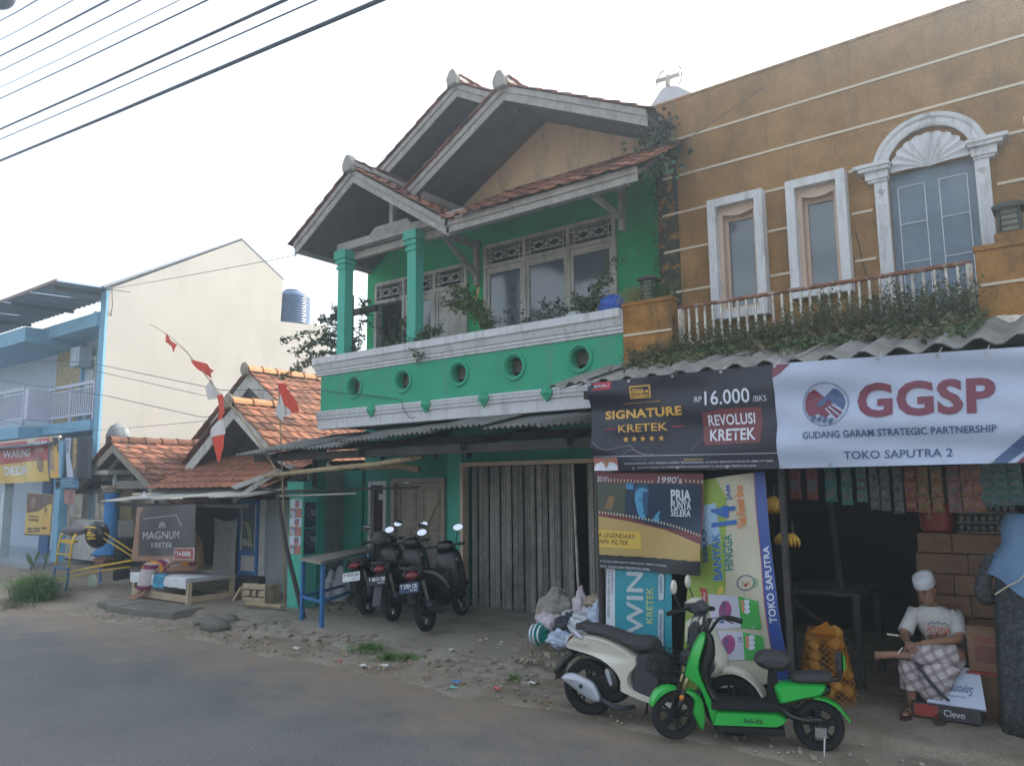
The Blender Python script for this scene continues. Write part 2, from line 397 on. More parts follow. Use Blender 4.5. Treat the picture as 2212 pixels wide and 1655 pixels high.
orange = M('orange stucco', (.31, .175, .07), .95, .3, 2.5, 1, 55, stain=(.17, .115, .06), stain_amt=.75, stain_scale=1.3, sm=(3.5, 3.5, .4))
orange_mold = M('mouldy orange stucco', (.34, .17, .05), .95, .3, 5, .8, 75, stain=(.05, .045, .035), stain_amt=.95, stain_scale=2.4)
plaster_w = M('white moulding', (.62, .63, .65), .7, .08, 3, .15, 50, stain=(.26, .26, .24), stain_amt=.75, stain_scale=2.5, sm=(4, 4, .6))
peach = M('peach reveal', (.62, .48, .38), .8, .08, 3, .1)
slate = M('blue grey board', (.16, .21, .27), .6, .15, 3, .1, 50, stain=(.24, .29, .35), stain_amt=.6, stain_scale=2)
rust_w = M('rusty white paint', (.6, .58, .53), .75, .2, 10, .3, 60, stain=(.23, .085, .035), stain_amt=1, stain_scale=7)
rust = M('rusty rail', (.2, .085, .045), .85, .25, 8, .3, 60, stain=(.5, .45, .4), stain_amt=.8, stain_scale=4)
leaf_m = M('green leaves', (.045, .09, .03), .7, .35, 5, 0, 30, col2=(.09, .13, .055), mixs=(.4, .6))
leaf_d = M('dark leaves', (.045, .065, .035), .75, .3, 5, 0, 30, col2=(.075, .1, .06), mixs=(.4, .6))
weed_m = M('olive weeds', (.085, .11, .045), .8, .3, 5, 0, 30, col2=(.14, .155, .075), mixs=(.4, .6))
leaf_dry = M('dry weeds', (.15, .125, .075), .85, .3, 5, 0, 30, col2=(.09, .1, .045), mixs=(.4, .6))
grass_m = M('grass', (.07, .17, .03), .75, .3, 6, 0, 30, col2=(.14, .23, .06), mixs=(.4, .6))
stem_m = M('stems', (.1, .075, .05), .8, .2, 5, 0)
black_p = M('black plastic', (.009, .01, .011), .3, .1, 5, 0, spec=.5)
black_m = M('matt black', (.013, .014, .016), .7, .15, 8, .1, 60)
rubber = M('tyre rubber', (.018, .018, .02), .85, .15, 8, .3, 90)
metal_m = M('bare metal', (.45, .45, .46), .35, .1, 8, 0, metal=.9)
chrome = M('mirror glass', (.8, .82, .85), .05, 0, 2, 0, metal=1)
blue_p = M('blue paint', (.03, .14, .34), .6, .15, 5, .1, 50, stain=(.1, .11, .13), stain_amt=.5, stain_scale=4)
yellow_p = M('yellow paint', (.62, .4, .04), .6, .12, 5, .1, 50, stain=(.3, .2, .06), stain_amt=.5, stain_scale=5)
grime = M('mouldy grey plaster', (.24, .26, .27), .9, .15, 2, .25, 45, stain=(.06, .08, .09), stain_amt=.85, stain_scale=1.4)
cream_wall = M('cream rendered wall', (.37, .355, .325), .88, .05, .6, .12, 30, stain=(.29, .28, .25), stain_amt=.6, stain_scale=.6, sm=(1, 2, .5))
bluehouse = M('light blue paint', (.18, .38, .54), .7, .1, 2, .1)
paleblue = M('pale blue wall', (.42, .5, .6), .75, .08, 2, .1)
stone_w = M('yellow stone cladding', (.42, .36, .2), .85, .3, 7, .6, 25, stain=(.25, .2, .11), stain_amt=.6, stain_scale=6)
cloth_w = flat('white cloth', (.62, .63, .66), .9)
cable_m = flat('cable black', (.06, .075, .1), .6)

# ---------------------------------------------------------------- ground
def vn(x, y, s=1., z=0.): return noise.noise(Vector((x*s, y*s, z)))
def gz(x, y):
    """height of the verge and forecourts above the asphalt"""
    z = -.012+.02*sst(5.5, 6.3, y)+.012*vn(x, y, 1.3)
    apr = sst(6.0, 9.2, y)*(.12 if x < -4.6 else .075)
    pad = .10*sst(6.75, 6.85, y+.12*vn(x, y, .9))*sst(-10.9, -11.4, x)*sst(-16.6, -16.2, x)
    bank = .12*sst(-16.2, -17.5, x)*sst(6.2, 7.6, y)
    if x > -3.2: apr = .055*sst(6.55, 6.62, y+.05*vn(x, y, 2))+.02*sst(6.6, 8, y)
    return z+apr+pad*.8+bank+.006*vn(x, y, 5)*(1 if y < 7.5 else .4)
MB().box(-300, 300, -300, 300, -1.2, -.06).build('ground', dirt, kind='structure', norm=False)
mb = MB().grid(lambda a, b: (-120+240*a, -4.2+10.35*b+.09*vn(-120+240*a, 3, .8)*b, 0.0), 600, 20)
road = mb.build('road', asphalt, kind='structure', norm=False)
mb = MB(); xs = np.concatenate([np.arange(-60, -18, .4), np.arange(-18, 1.6, .07), np.arange(1.6, 12, .5)]); ys = np.concatenate([np.arange(5.4, 9.9, .06), np.arange(10, 26, 1.)])
vs = []
for y in ys:
    for x in xs:
        e = .16*vn(x, 7.7, .9)+.05*vn(x, 2.2, 4)
        z = gz(x, y)
        if y < 6.15: z = -.03+.042*sst(5.72+e, 5.95+e, y)+.006*vn(x, y, 6)
        else: z = max(z, .012)+.006*vn(x, y, 6)
        if x > -3 and y > 6.6: z = gz(x, y)
        vs.append((x, y, z))
nx = len(xs); fs = [(j*nx+i, j*nx+i+1, (j+1)*nx+i+1, (j+1)*nx+i) for j in range(len(ys)-1) for i in range(nx-1)]
verge_m = M('verge dirt', (.225, .18, .135), .95, .3, 1.2, .7, 55, col2=(.28, .245, .195), mixs=(.42, .55), stain=(.1, .09, .07), stain_amt=.6, stain_scale=1.8)
mb.add(vs, fs); mb.build('verge', verge_m, kind='structure', smooth=True, norm=False)
# concrete forecourt of the green house with a broken front edge
def inside_apr(x, y): return y > 6.55+.22*vn(x, 1, .8)+.1*vn(x, 5, 3)
apron = thing('forecourt', None, None, (-8, 8, 0), world=True); apron['kind'] = 'structure'
mb = MB(); step = .09; cells = {}
for iy in range(int(3.1/step)):
    for ix in range(int(6.5/step)):
        x = -10.95+ix*step; y = 6.35+iy*step
        if inside_apr(x+step/2, y+step/2) and (y > 7.05+.25*vn(x, 9, 1.1) or vn(x, y, 2.3, 4) > .32) and y < 9.38:
            for dx, dy in ((0, 0), (1, 0), (1, 1), (0, 1)): cells.setdefault((ix+dx, iy+dy), None)
            cells[('f', ix, iy)] = 1
idx = {}
for k in list(cells):
    if k[0] != 'f':
        x = -10.95+k[0]*step+.03*vn(k[0], k[1], .9, 2); y = 6.35+k[1]*step+.03*vn(k[0], k[1], .9, 5)
        idx[k] = len(mb.v); mb.v.append((x, y, gz(x, y)+.032+.006*vn(x, y, 2)))
for k in list(cells):
    if k[0] == 'f':
        _, i, j = k; mb.f.append(tuple(idx[q] for q in ((i, j), (i+1, j), (i+1, j+1), (i, j+1))))
o = mb.build('concrete_slab', conc, apron, norm=False); md = o.modifiers.new('s', 'SOLIDIFY'); md.thickness = .05; md.offset = -1
# broken pieces along the edge, each its own
placed = []
for _ in range(3000):
    x = random.uniform(-10.6, -4.7); y = random.uniform(6.4, 7.35)
    if not inside_apr(x, y-.0) or y > 7.1+.25*vn(x, 9, 1.1): continue
    r = random.uniform(.07, .16)*(1 if y > 6.6 else .7)
    if any((x-a)**2+(y-b)**2 < (r+c)**2*.8 for a, b, c in placed): continue
    placed.append((x, y, r))
    if len(placed) > 90: break
for x, y, r in placed:
    n = random.randint(5, 7); a0 = random.random()*6; pts = [(x+r*1.25*random.uniform(.8, 1.1)*math.cos(a0+6.283*k/n), y+r*random.uniform(.7, 1)*math.sin(a0+6.283*k/n)) for k in range(n)]
    z = gz(x, y)+.008+random.uniform(-.004, .006); t1, t2 = random.gauss(0, .06), random.gauss(0, .06)
    mb = MB(); top = [(px, py, z+.012+(px-x)*t1+(py-y)*t2) for px, py in pts]; cx = [((px-x)*.93+x, (py-y)*.93+y) for px, py in pts]
    mb.loft([[(p[0], p[1], z-.03) for p in top], [(p[0], p[1], p[2]-.006) for p in top], [(c[0], c[1], t[2]) for c, t in zip(cx, top)]])
    mb.build('concrete_piece', conc, apron)
# low kerb slab in front of the bench and loose stones
kb = thing('kerb_slab', None, None, (-13, 6.2, 0), world=True); kb['kind'] = 'structure'
for a, b in ((( -13.75, 6.42), (-12.9, 6.32)), ((-12.85, 6.3), (-11.5, 6.5))):
    n = 14; top = []; rings = []
    for i in range(n+1):
        t = i/n; x = a[0]+(b[0]-a[0])*t; y = a[1]+(b[1]-a[1])*t+.04*vn(x, 3, 3); h = .13+.02*vn(x, 8, 4); w = .5
        rings.append([(x, y, -.02), (x, y+.03*vn(x, 1, 5), h-.02), (x, y+.03, h), (x, y+w, h+.02), (x, y+w, -.02)])
    MB().loft(rings).build('kerb_block', conc_dk, kb)
def rock(mb, c, r, sq=.6):
    s0 = random.random()*50; b = MB().ell((0, 0, 0), (1, 1, 1), 9, 6)
    mb.add([(c[0]+v[0]*r*(1+.35*vn(v[0]+s0, v[1], 1.2, v[2])), c[1]+v[1]*r*.8*(1+.35*vn(v[1]+s0, v[2], 1.2)), c[2]+v[2]*r*sq*(1+.3*vn(v[2]+s0, v[0], 1.3))) for v in b.v], b.f)
for (px, py, r, lab) in [(462, 1352, .26, 'largest grey boulder lying before the broken concrete edge'), (490, 1338, .2, 'flat grey stone beside the large boulder near the wooden crate'), (430, 1342, .12, 'small stone left of the boulders by the bench')]:
    c = G(px, py, .06); mb = MB(); rock(mb, (c.x, c.y, .06), r, .45)
    setp(mb.build('stone', conc_dk, smooth=True), lab, 'stone', 'stones at the edge of the forecourt')
# gravel and litter
mb = MB()
for _ in range(450):
    x = random.uniform(-14, 0); y = 5.9+abs(random.gauss(0, .5)) if random.random() < .75 else random.uniform(6, 8.5)
    if x > -3 and y > 6.5: continue
    c = (x, y, max(gz(x, y), .01)+.008); r = random.uniform(.006, .02)
    b = MB().obox(c, (r*2, r*1.5, r), (random.random(), random.random(), random.random()*3)); mb.add(b.v, b.f)
mb.build('gravel', conc, kind='stuff')
leaf_litter = M('dead leaves', (.23, .15, .08), .9, .3, 6, 0, 30, col2=(.33, .27, .18))
mb = MB()
for _ in range(110):
    x = random.uniform(-10, -2.8); y = 5.95+abs(random.gauss(0, .45)); leaf(mb, (x, y, max(gz(x, y), .01)+.02), random.uniform(.04, .1), Vector((random.uniform(-1, 1), random.uniform(-1, 1), .15)).normalized())
mb.build('leaf_litter', leaf_litter, kind='stuff', norm=False)
lit = [flat('litter white', (.7, .7, .7)), flat('litter blue', (.1, .25, .55)), flat('litter red', (.6, .12, .1)), flat('litter teal', (.2, .5, .5)), flat('litter tan', (.45, .36, .24))]
names = [('white', 0), ('blue', 1), ('red', 2), ('pale teal', 3), ('tan', 4)]
LT = [(640,1402,0,'white scrap on the dirt below the grass tuft'),(785,1440,0,'white crumpled wrapper right of the grass tuft'),(975,1405,0,'long white scrap below the shutters'),(985,1475,1,'blue wrapper at the verge edge'),(980,1488,3,'pale flat shell-like scrap next to the blue wrapper'),(1175,1385,0,'white scrap left of the bin bags'),(1075,1490,2,'red and white scrap near the scooter wheel'),(1150,1478,0,'blue white packet behind the white scooter tail'),(735,1430,2,'small red scrap at the grass tuft'),(830,1440,0,'white pebble-like scrap beside the grass'),(1085,1385,0,'scrap of paper before the rubbish'),(640,1385,1,'tiny blue scrap on the broken concrete'),(560,1430,4,'broken tan brick bit on the dirt'),(1035,1470,4,'flat tan cardboard bit on the verge'),(1120,1505,4,'tan torn card by the road')]
for px, py, mi, lab in LT[:11]:
    c = G(px, py, .05); zz = max(gz(c.x, c.y), .012); c = G(px, py, zz+.02); zz = max(gz(c.x, c.y), .012)
    s0 = random.random()*9; L = random.uniform(.03, .06)
    mb = MB().grid(lambda a, b: (c.x+(a-.5)*L*1.6, c.y+(b-.5)*L, zz+.028+.03*vn(a*3+s0, b*3, 1)+.01), 5, 4)
    o = mb.build('litter_scrap', lit[mi], smooth=True, norm=False); o.modifiers.new('s', 'SOLIDIFY').thickness = .003
    setp(o, lab, 'litter', 'scraps of litter on the verge')
# grass tufts
def tuft(name, c, n, r, h, lab, cat='grass tuft', mat=None, group=None, kind=None, base=None):
    mb = MB()
    for _ in range(n):
        a = random.random()*6.283; q = abs(random.gauss(0, r*.5)); b = Vector((c[0]+q*math.cos(a)*1.4, c[1]+q*math.sin(a), 0)); b.z = c[2] if base else gz(b.x, b.y)+.01
        d = Vector((random.gauss(0, .4), random.gauss(0, .4), 1)).normalized(); L = h*random.uniform(.5, 1.2); sd_ = d.cross(Vector((random.random(), 1, 0))).normalized()*(.006 if h < .3 else .011)
        e = b+d*L+Vector((d.x, d.y, -.25))*L*.35
        mb.add([b-sd_, b+sd_, b+d*L*.6+sd_*.7, b+d*L*.6-sd_*.7, e], [(0, 1, 2, 3), (3, 2, 4)])
    return setp(mb.build(name, mat or grass_m, norm=False), lab, cat, group, kind or 'stuff')
for px, py, n, r, h, lab in [(795, 1402, 420, .22, .13, 'larger grass tuft growing through the broken concrete'), (838, 1418, 220, .16, .1, 'grass tuft right of the larger one at the verge'), (880, 1420, 140, .13, .09, 'rightmost small grass tuft in the cracked concrete'), (1110, 1465, 60, .06, .1, 'thin weed sprout at the verge near the scooter')]:
    c = G(px, py, .05); tuft('grass_tuft', c, n, r, h, lab)
# ================================================================ GREEN HOUSE
gh = thing('green_house', 'two storey green house with wooden gables and a porthole parapet', 'house', (-7.5, 9.4, 0), world=True)
YW = 9.4; XL, XR = -10.46, -4.38
D1x = (-9.69, -8.55); SDx = (-10.27, -9.92); SHx = (-8.1, -5.15)
wall_boxes(MB(), XL, XR, 0, 3.1, YW, YW+.15, [(D1x[0], D1x[1], 0, 2.1), (SDx[0], SDx[1], 0, 2.06), (SHx[0], SHx[1], 0, 2.32)]).build('ground_wall', green_lo, gh)
MB().box(XL, XL+.15, YW+.15, 13, 0, 6.2).build('side_wall', green_up, gh)
W2 = (-7.66, -5.22, 4.2, 5.86); W1 = (-10.22, -8.02, 4.2, 5.66)
wall_boxes(MB(), XL, XR, 3.1, 6.5, YW, YW+.15, [W2, W1]).build('upper_wall', green_up, gh)
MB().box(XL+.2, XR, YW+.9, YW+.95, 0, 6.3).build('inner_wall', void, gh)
MB().box(XL+.2, XR, 8.2, YW+1, 3.02, 3.12).build('floor_slab', conc_dk, gh)
# piers flanking the shutter
for x0, x1 in ((-8.42, -8.12), (-5.13, -4.4)):
    MB().box(x0, x1, YW-.06, YW-.003, 0, 2.9).build('pier', green_tr if x0 < -8 else green_lo, gh)
mb = MB().box(-8.13, -8.07, YW-.09, YW+.05, .05, 2.37).box(-8.07, -5.1, YW-.09, YW+.05, 2.31, 2.37); mb.build('shutter_frame', peach, gh)
x = SHx[0]+.12; k = 0
while x < SHx[1]-.05:
    w = .112
    if -6.17 < x < -5.92:
        x += w; continue
    y = YW+.03+(.035 if k % 2 else 0); mb = MB()
    pr = [(x, y), (x+.018, y-.022), (x+.03, y), (x+.05, y), (x+.056, y-.016), (x+.066, y), (x+.086, y), (x+.094, y-.022), (x+w-.004, y), (x+w-.004, y+.012), (x, y+.012)]
    mb.prism(pr, .12, 2.3, ax='z').build('shutter_slat', shutter_m, gh)
    x += w; k += 1
MB().bar((-5.98, YW-.0, .12), (-6.05, YW-.0, 2.3), .03, .03).build('shutter_rod', rust_w, gh)
# double door
dr = thing('double_door', None, None, (0, 0, 0)); dr.parent = gh; dr.location = Vector((0, 0, 0)); OFF[dr.name] = off(gh)
dr_m = M('old carved door', (.36, .31, .26), .7, .15, 4, .2, 50, stain=(.2, .16, .13), stain_amt=.6, stain_scale=3)
MB().box(D1x[0]-.05, D1x[0]+.03, YW-.05, YW+.1, .1, 2.14).box(D1x[1]-.03, D1x[1]+.05, YW-.05, YW+.1, .1, 2.14).box(D1x[0]+.03, D1x[1]-.03, YW-.05, YW+.1, 2.07, 2.14).build('door_frame', dr_m, gh)
dm = (D1x[0]+D1x[1])/2
for sgn, a, b in ((-1, D1x[0]+.035, dm-.004), (1, dm+.004, D1x[1]-.035)):
    mb = MB().box(a, b, YW+.03, YW+.07, .12, 2.06)
    mb.build('door_leaf', dr_m, gh)
    for z0, z1, arch in ((1.45, 1.95, 1), (1.3, 1.4, 0), (.75, 1.22, 0), (.22, .66, 0)):
        p0, p1 = a+.08, b-.08; mb = MB(); pts = [(p0, z0), (p1, z0), (p1, z1)]
        if arch: pts += [(p1+(p0-p1)*t, z1-.08+.08*math.sin(math.pi*(.15+t*.7))+.02) for t in (.2, .4, .6, .8)]
        pts += [(p0, z1)]
        pts3 = [(p[0], YW+.022, p[1]) for p in pts]+[(p0, YW+.022, z0)]
        mb.tube(pts3, .014, 5); mb.prism([(p0+.04, z0+.04), (p1-.04, z0+.04), (p1-.04, z1-.05), (p0+.04, z1-.05)], YW+.018, YW+.032)
        mb.build('door_panel', dr_m, gh)
    MB().torus((dm, YW+.02, 1.0), .26, .012, 20, 5, 'y', sz=1.5).build('carved_ring', dr_m, gh) if sgn > 0 else None
    MB().tube([(dm+sgn*.05, YW-.02, .85), (dm+sgn*.05, YW-.05, .9), (dm+sgn*.05, YW-.05, 1.15), (dm+sgn*.05, YW-.02, 1.2)], .012, 6).build('door_handle', black_m, gh)
MB().bar((dm+.06, YW-.0, 1.22), (dm+.42, YW-.0, 1.78), .09, .02, (0, 1, 0)).build('nailed_plank', wood_tan, gh)
# narrow door left
MB().box(SDx[0]-.05, SDx[0]+.02, YW-.04, YW+.1, .1, 2.1).box(SDx[1]-.02, SDx[1]+.05, YW-.04, YW+.1, .1, 2.1).box(SDx[0]+.02, SDx[1]-.02, YW-.04, YW+.1, 2.03, 2.1).build('window_frame', white, gh)
MB().box(SDx[0]+.02, SDx[1]-.02, YW+.04, YW+.07, .1, 2.03).build('narrow_door', M('maroon door', (.05, .022, .022), .6), gh)
MB().box(-10.13, -10.02, YW+.03, YW+.038, 1.78, 1.88).build('door_sticker', white, gh)
for vx in (-10.0, -9.1, -8.72, -8.35, -8.0):
    MB().box(vx-.05, vx+.05, YW-.012, YW+.02, 2.45, 2.65).build('vent', void, gh)
# ---- parapet with portholes
PY = 8.0; PX0, PX1 = -9.98, -4.4; PZ0, PZ1 = 3.18, 3.66
HX = [-9.17, -8.1, -7.0, -6.03, -5.01]; HZ, HR = 3.555, .13
PZb, PZt = 3.2, 3.83
mb = MB(); cuts = [PX0]
HB = (PZt-.09-PZb)/2
for h in HX: cuts += [h-HB, h+HB]
cuts.append(PX1); hz0, hz1 = PZb, PZt-.09
for i in range(0, len(cuts), 2): mb.box(cuts[i], cuts[i+1], PY, PY+.13, PZb, PZt)
for h in HX:
    mb.box(h-HB, h+HB, PY, PY+.13, hz1, PZt); n = 32; a_, b_ = HB, HB; cz = (hz0+hz1)/2
    for y, in ((PY,), (PY+.13,)):
        sq = []; ci = []
        for k in range(n):
            t = 2*math.pi*k/n; c_, s_ = math.cos(t), math.sin(t); sc_ = 1/max(abs(c_)/a_, abs(s_)/b_)
            sq.append((h+c_*sc_, y, cz+s_*sc_)); ci.append((h+c_*HR, y, HZ+s_*HR))
        mb.loft([sq, ci], cap=False)
    mb.loft([[(h+HR*math.cos(2*math.pi*k/n), y, HZ+HR*math.sin(2*math.pi*k/n)) for k in range(n)] for y in (PY, PY+.13)], cap=False)
mb.build('parapet', green_pa, gh)
for h in HX:
    MB().torus((h, PY-.005, HZ), HR+.038, .024, 32, 8, 'y').build('porthole_ring', green_pa, gh, smooth=True)
# white mouldings (profile y-z pushed along x)
def mould(name, prof, x0, x1, mat, par): return MB().prism(prof, x0, x1, ax='x').build(name, mat, par)
mould('upper_moulding', [(PY+.16, 3.79), (PY-.005, 3.79), (PY-.03, 3.8), (PY-.03, 3.83), (PY-.05, 3.84), (PY-.05, 3.87), (PY-.07, 3.885), (PY-.1, 3.96), (PY-.13, 3.98), (PY-.13, 4.08), (PY+.16, 4.08)], PX0-.08, PX1+.02, white, gh)
mould('lower_moulding', [(PY+.16, 2.93), (PY-.015, 2.93), (PY-.015, 3.08), (PY-.04, 3.09), (PY-.045, 3.115), (PY-.03, 3.125), (PY-.05, 3.14), (PY-.055, 3.165), (PY-.035, 3.175), (PY-.05, 3.19), (PY-.05, 3.21), (PY-.002, 3.225), (PY+.16, 3.225)], PX0-.05, PX1+.02, white, gh)
for d in (-8.72, -7.58, -6.51, -5.48):
    w, h, zc = .09, .1, 3.155
    mb = MB().prism([(d-w, zc+.0), (d, zc-h*1.1), (d+w, zc), (d+w*.7, zc+.06), (d, zc+h), (d-w*.7, zc+.06)], PY-.075, PY-.04)
    mb.add([(d-w*.75, PY-.076, zc), (d, PY-.076, zc-h*.8), (d+w*.75, PY-.076, zc), (d, PY-.076, zc+h*.75), (d, PY-.12, zc)], [(0, 1, 4), (1, 2, 4), (2, 3, 4), (3, 0, 4)])
    mb.build('diamond_boss', green_pa, gh)
MB().box(PX0, PX1, PY+.16, YW, 2.98, 3.1).build('balcony_slab', conc_dk, gh)
MB().box(PX0, PX0+.13, PY+.16, YW, 3.1, 4.02).build('parapet_side', white, gh)
MB().box(PX0+.16, PX1, PY+.16, PY+.5, 3.5, 3.9).build('planter_soil', conc_dk, gh)
# columns
for cx in (-9.62, -8.02):
    mb = MB().box(cx-.09, cx+.09, 8.08, 8.25, 3.9, 5.55)
    col = mb.build('column', green_tr, gh)
    mb = MB()
    for z0, z1, w in ((5.55, 5.6, .11), (5.6, 5.64, .095), (5.64, 5.69, .125), (5.69, 5.72, .11), (5.72, 5.86, .14)): mb.box(cx-w, cx+w, 8.165-w, 8.165+w, z0, z1)
    mb.build('capital', green_tr, gh)
MB().box(-9.75, -7.0, 8.08, 8.22, 5.86, 5.99).build('porch_beam', wood_grey, gh)
MB().prism([(-9.0, 5.99), (-8.05, 5.99), (-8.15, 6.1), (-8.85, 6.1)], 8.1, 8.2).build('truss_block', wood_grey, gh)
MB().box(-8.55, -8.47, 8.11, 8.19, 6.1, 6.75).build('king_post', wood_grey, gh)
MB().box(-10.9, -9.7, 8.9, 8.98, 5.02, 5.12).build('rail_beam', wood_dk, gh)
MB().box(-9.8, -9.74, 8.4, 8.46, 3.9, 5.2).build('rail_post', wood_dk, gh)
# windows
def lattice(mb, x0, x1, z0, z1, y):
    t = .016
    for z in (z0+.03, z0+.085, z1-.085, z1-.03): pass
    dx = .07
    for z in (z0+.07, z1-.07): mb.box(x0, x1, y-.012, y+.012, z-t/2, z+t/2)
    for xx in (x0+dx, x1-dx): mb.box(xx-t/2, xx+t/2, y-.014, y+.014, z0, z1)
    a, b, c, d = x0+dx, x1-dx, z0+.07, z1-.07; m_ = (a+b)/2
    for u0_, u1_ in ((a+.02, m_), (m_, b-.02)):
        cx = (u0_+u1_)/2; cz = (c+d)/2; L = [(u0_, cz), (cx, d), (u1_, cz), (cx, c), (u0_, cz)]
        for p, q in zip(L, L[1:]): mb.bar((p[0], y, p[1]), (q[0], y, q[1]), .02, t, (0, 1, 0))
    mb.box(m_-t/2, m_+t/2, y-.01, y+.01, c, d)
def window(x0, x1, z0, z1, zt, nb, door=None):
    y0, y1 = YW-.05, YW+.1; f = .06; w = (x1-x0)/nb; mb = MB()
    mb.box(x0, x0+f, y0, y1, z0, z1).box(x1-f, x1, y0, y1, z0, z1).box(x0+f, x1-f, y0, y1, z1-f, z1).box(x0+f, x1-f, y0, y1, zt-f*.5, zt+f*.5).box(x0+f, x1-f, y0, y1, z0, z0+f)
    for i in range(1, nb): mb.box(x0+w*i-f/2, x0+w*i+f/2, y0+.003, y1-.003, z0+f, zt-f*.5).box(x0+w*i-f/2, x0+w*i+f/2, y0+.003, y1-.003, zt+f*.5, z1-f)
    mb.build('window_frame', white_old, gh)
    MB().box(x0+.02, x1-.02, y1+.02, y1+.03, zt, z1).build('transom_void', void, gh)
    for i in range(nb):
        a = x0+w*i+(f if i == 0 else f/2); b = x0+w*(i+1)-(f if i == nb-1 else f/2)
        mb = MB(); lattice(mb, a, b, zt+f*.5, z1-f, YW-.01); mb.build('lattice', white_old, gh)
        s = .055; mb = MB().box(a+.004, a+s, YW-.03, YW+.02, z0+f, zt-f*.5-.004).box(b-s, b-.004, YW-.03, YW+.02, z0+f, zt-f*.5-.004).box(a+s, b-s, YW-.03, YW+.02, zt-f*.5-.1, zt-f*.5-.004).box(a+s, b-s, YW-.03, YW+.02, z0+f, z0+f+.1)
        if door and i in door:
            if door[i] == 'open': MB().box(a, b, y1+.05, y1+.06, z0, zt).build('open_doorway', void, gh); continue
            mb.build('sash', white_old, gh); MB().box(a+s, b-s, YW-.012, YW+.006, z0+f+.1, zt-f*.5-.1).build('door_panel', white_old, gh); continue
        mb.build('sash', white_old, gh)
        MB().box(a+s, b-s, YW-.01, YW+.0, z0+f+.1, zt-f*.5-.1).build('pane', glass, gh)
window(*W2[:2], W2[2], W2[3], 5.5, 3)
window(W1[0], W1[1], W1[2], W1[3], 5.3, 3, {0: 'open', 2: 'panel'})
# peeled paint patches
pale = flat('bared yellow plaster', (.62, .5, .2), .9)
for pts in ([(-7.98, 5.02), (-7.93, 5.07), (-7.86, 5.06), (-7.8, 5.3), (-7.76, 5.28), (-7.82, 4.98), (-7.86, 5.0), (-7.88, 5.0)], [(-7.82, 4.72), (-7.78, 4.76), (-7.72, 4.74), (-7.74, 4.62), (-7.8, 4.5), (-7.77, 4.62)], [(-7.9, 4.35), (-7.86, 4.37), (-7.86, 4.31)]):
    MB().prism(pts, YW-.004, YW+.01).build('paint_patch', pale, gh)
# gable wall
zs = lambda x: 7.66-(.56 if x < -6.42 else .48)*abs(x+6.42)
MB().prism([(-8.15, 6.5), (XR, 6.5), (XR, zs(XR)-.02), (-6.42, 7.64), (-8.15, zs(-8.15)-.02)], YW+.01, YW+.13).build('gable_wall', cream, gh)
# brackets
for bx, z0 in ((-5.1, 6.35), (-7.8, 6.0)):
    f = (bx, 8.25, 5.84)
    mb = MB().box(bx-.04, bx+.04, YW-.09, YW-.005, z0-.78, z0-.02); mb.build('bracket_post', white_old if bx > -6 else wood_grey, gh)
    MB().bar((bx, YW-.0, z0-.1), (bx, 8.2, 5.9), .08, .11).build('bracket_arm', white_old if bx > -6 else wood_grey, gh)
    MB().bar((bx, YW-.07, z0-.6), (bx, 8.55, 5.86), .07, .07).build('bracket_brace', white_old if bx > -6 else wood_grey, gh)
MB().box(-9.9, -4.4, 8.22, 8.3, 5.72, 5.84).build('eave_beam', wood_grey, gh)
# ---- roofs: planes with soffit, fascia, tiles
def slab(name, pts, mat, th=.05):
    pts = [Vector(p) for p in pts]; n = (pts[1]-pts[0]).cross(pts[2]-pts[0]).normalized()
    if n.z < 0: n = -n
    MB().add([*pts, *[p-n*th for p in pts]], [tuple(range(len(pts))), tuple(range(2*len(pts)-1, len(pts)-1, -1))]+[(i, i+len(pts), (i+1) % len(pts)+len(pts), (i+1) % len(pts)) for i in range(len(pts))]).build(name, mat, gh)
def gable_roof(xa, za, s, y0, y1, xl, xr, right_pts=None, left=True, keepL=None, keepR=None, fw=.19, cap=120, mat_f=wood_grey, two=True, sr=None):
    """za: height of the slab top under the tiles at the ridge"""
    sr = sr or s
    zl, zr = za-s*(xa-xl), za-sr*(xr-xa); c = math.sqrt(1+s*s); c2 = math.sqrt(1+sr*sr)
    slab('soffit', [(xl, y0, zl), (xa, y0, za), (xa, y1, za), (xl, y1, zl)], soffit)
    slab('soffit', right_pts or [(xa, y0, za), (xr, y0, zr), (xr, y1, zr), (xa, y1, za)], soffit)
    for (a, az), (b, bz) in (((xl, zl), (xa, za)), ((xa, za), (xr, zr))):
        for k, (dy, dz, h) in enumerate(((-.025, .02, fw), (-.05, .045, .09)) if two else ((-.025, .02, fw),)):
            MB().prism([(a, az+dz-h), (b, bz+dz-h), (b, bz+dz), (a, az+dz)], y0+dy, y0+dy+.025).build('fascia_board', mat_f, gh)
    for xb in (xl, ): MB().box(xb-.02, xb+.005, y0, y1, zl-.12, zl+.02).build('eave_board', mat_f, gh)
    nl = int((xa-xl)*c/.27)+1; nr = int((xr-xa)*c2/.27)+1; ny = int((y1-y0+.1)/.235)
    roof_slope(gh, (xl-.06, y0-.08, zl-.04+.05), (0, 1, 0), (1, 0, s), ny, nl, tile_m, cap=cap, keep=keepL)
    roof_slope(gh, (xr+.06, y0-.08, zr-.04+.05), (0, 1, 0), (-1, 0, sr), ny, nr, tile_m, cap=cap, keep=keepR)
    ridge(gh, (xa, y0-.1, za+.1), (xa, y1, za+.1), wood_grey if two else tile_m, .12)
    MB().prism([(xa-.1, za-.02), (xa-.12, za+.1), (xa-.04, za+.24), (xa+.04, za+.24), (xa+.12, za+.1), (xa+.1, za-.02)], y0-.16, y0-.02).build('ridge_end', wood_grey, gh, bevel=.02)
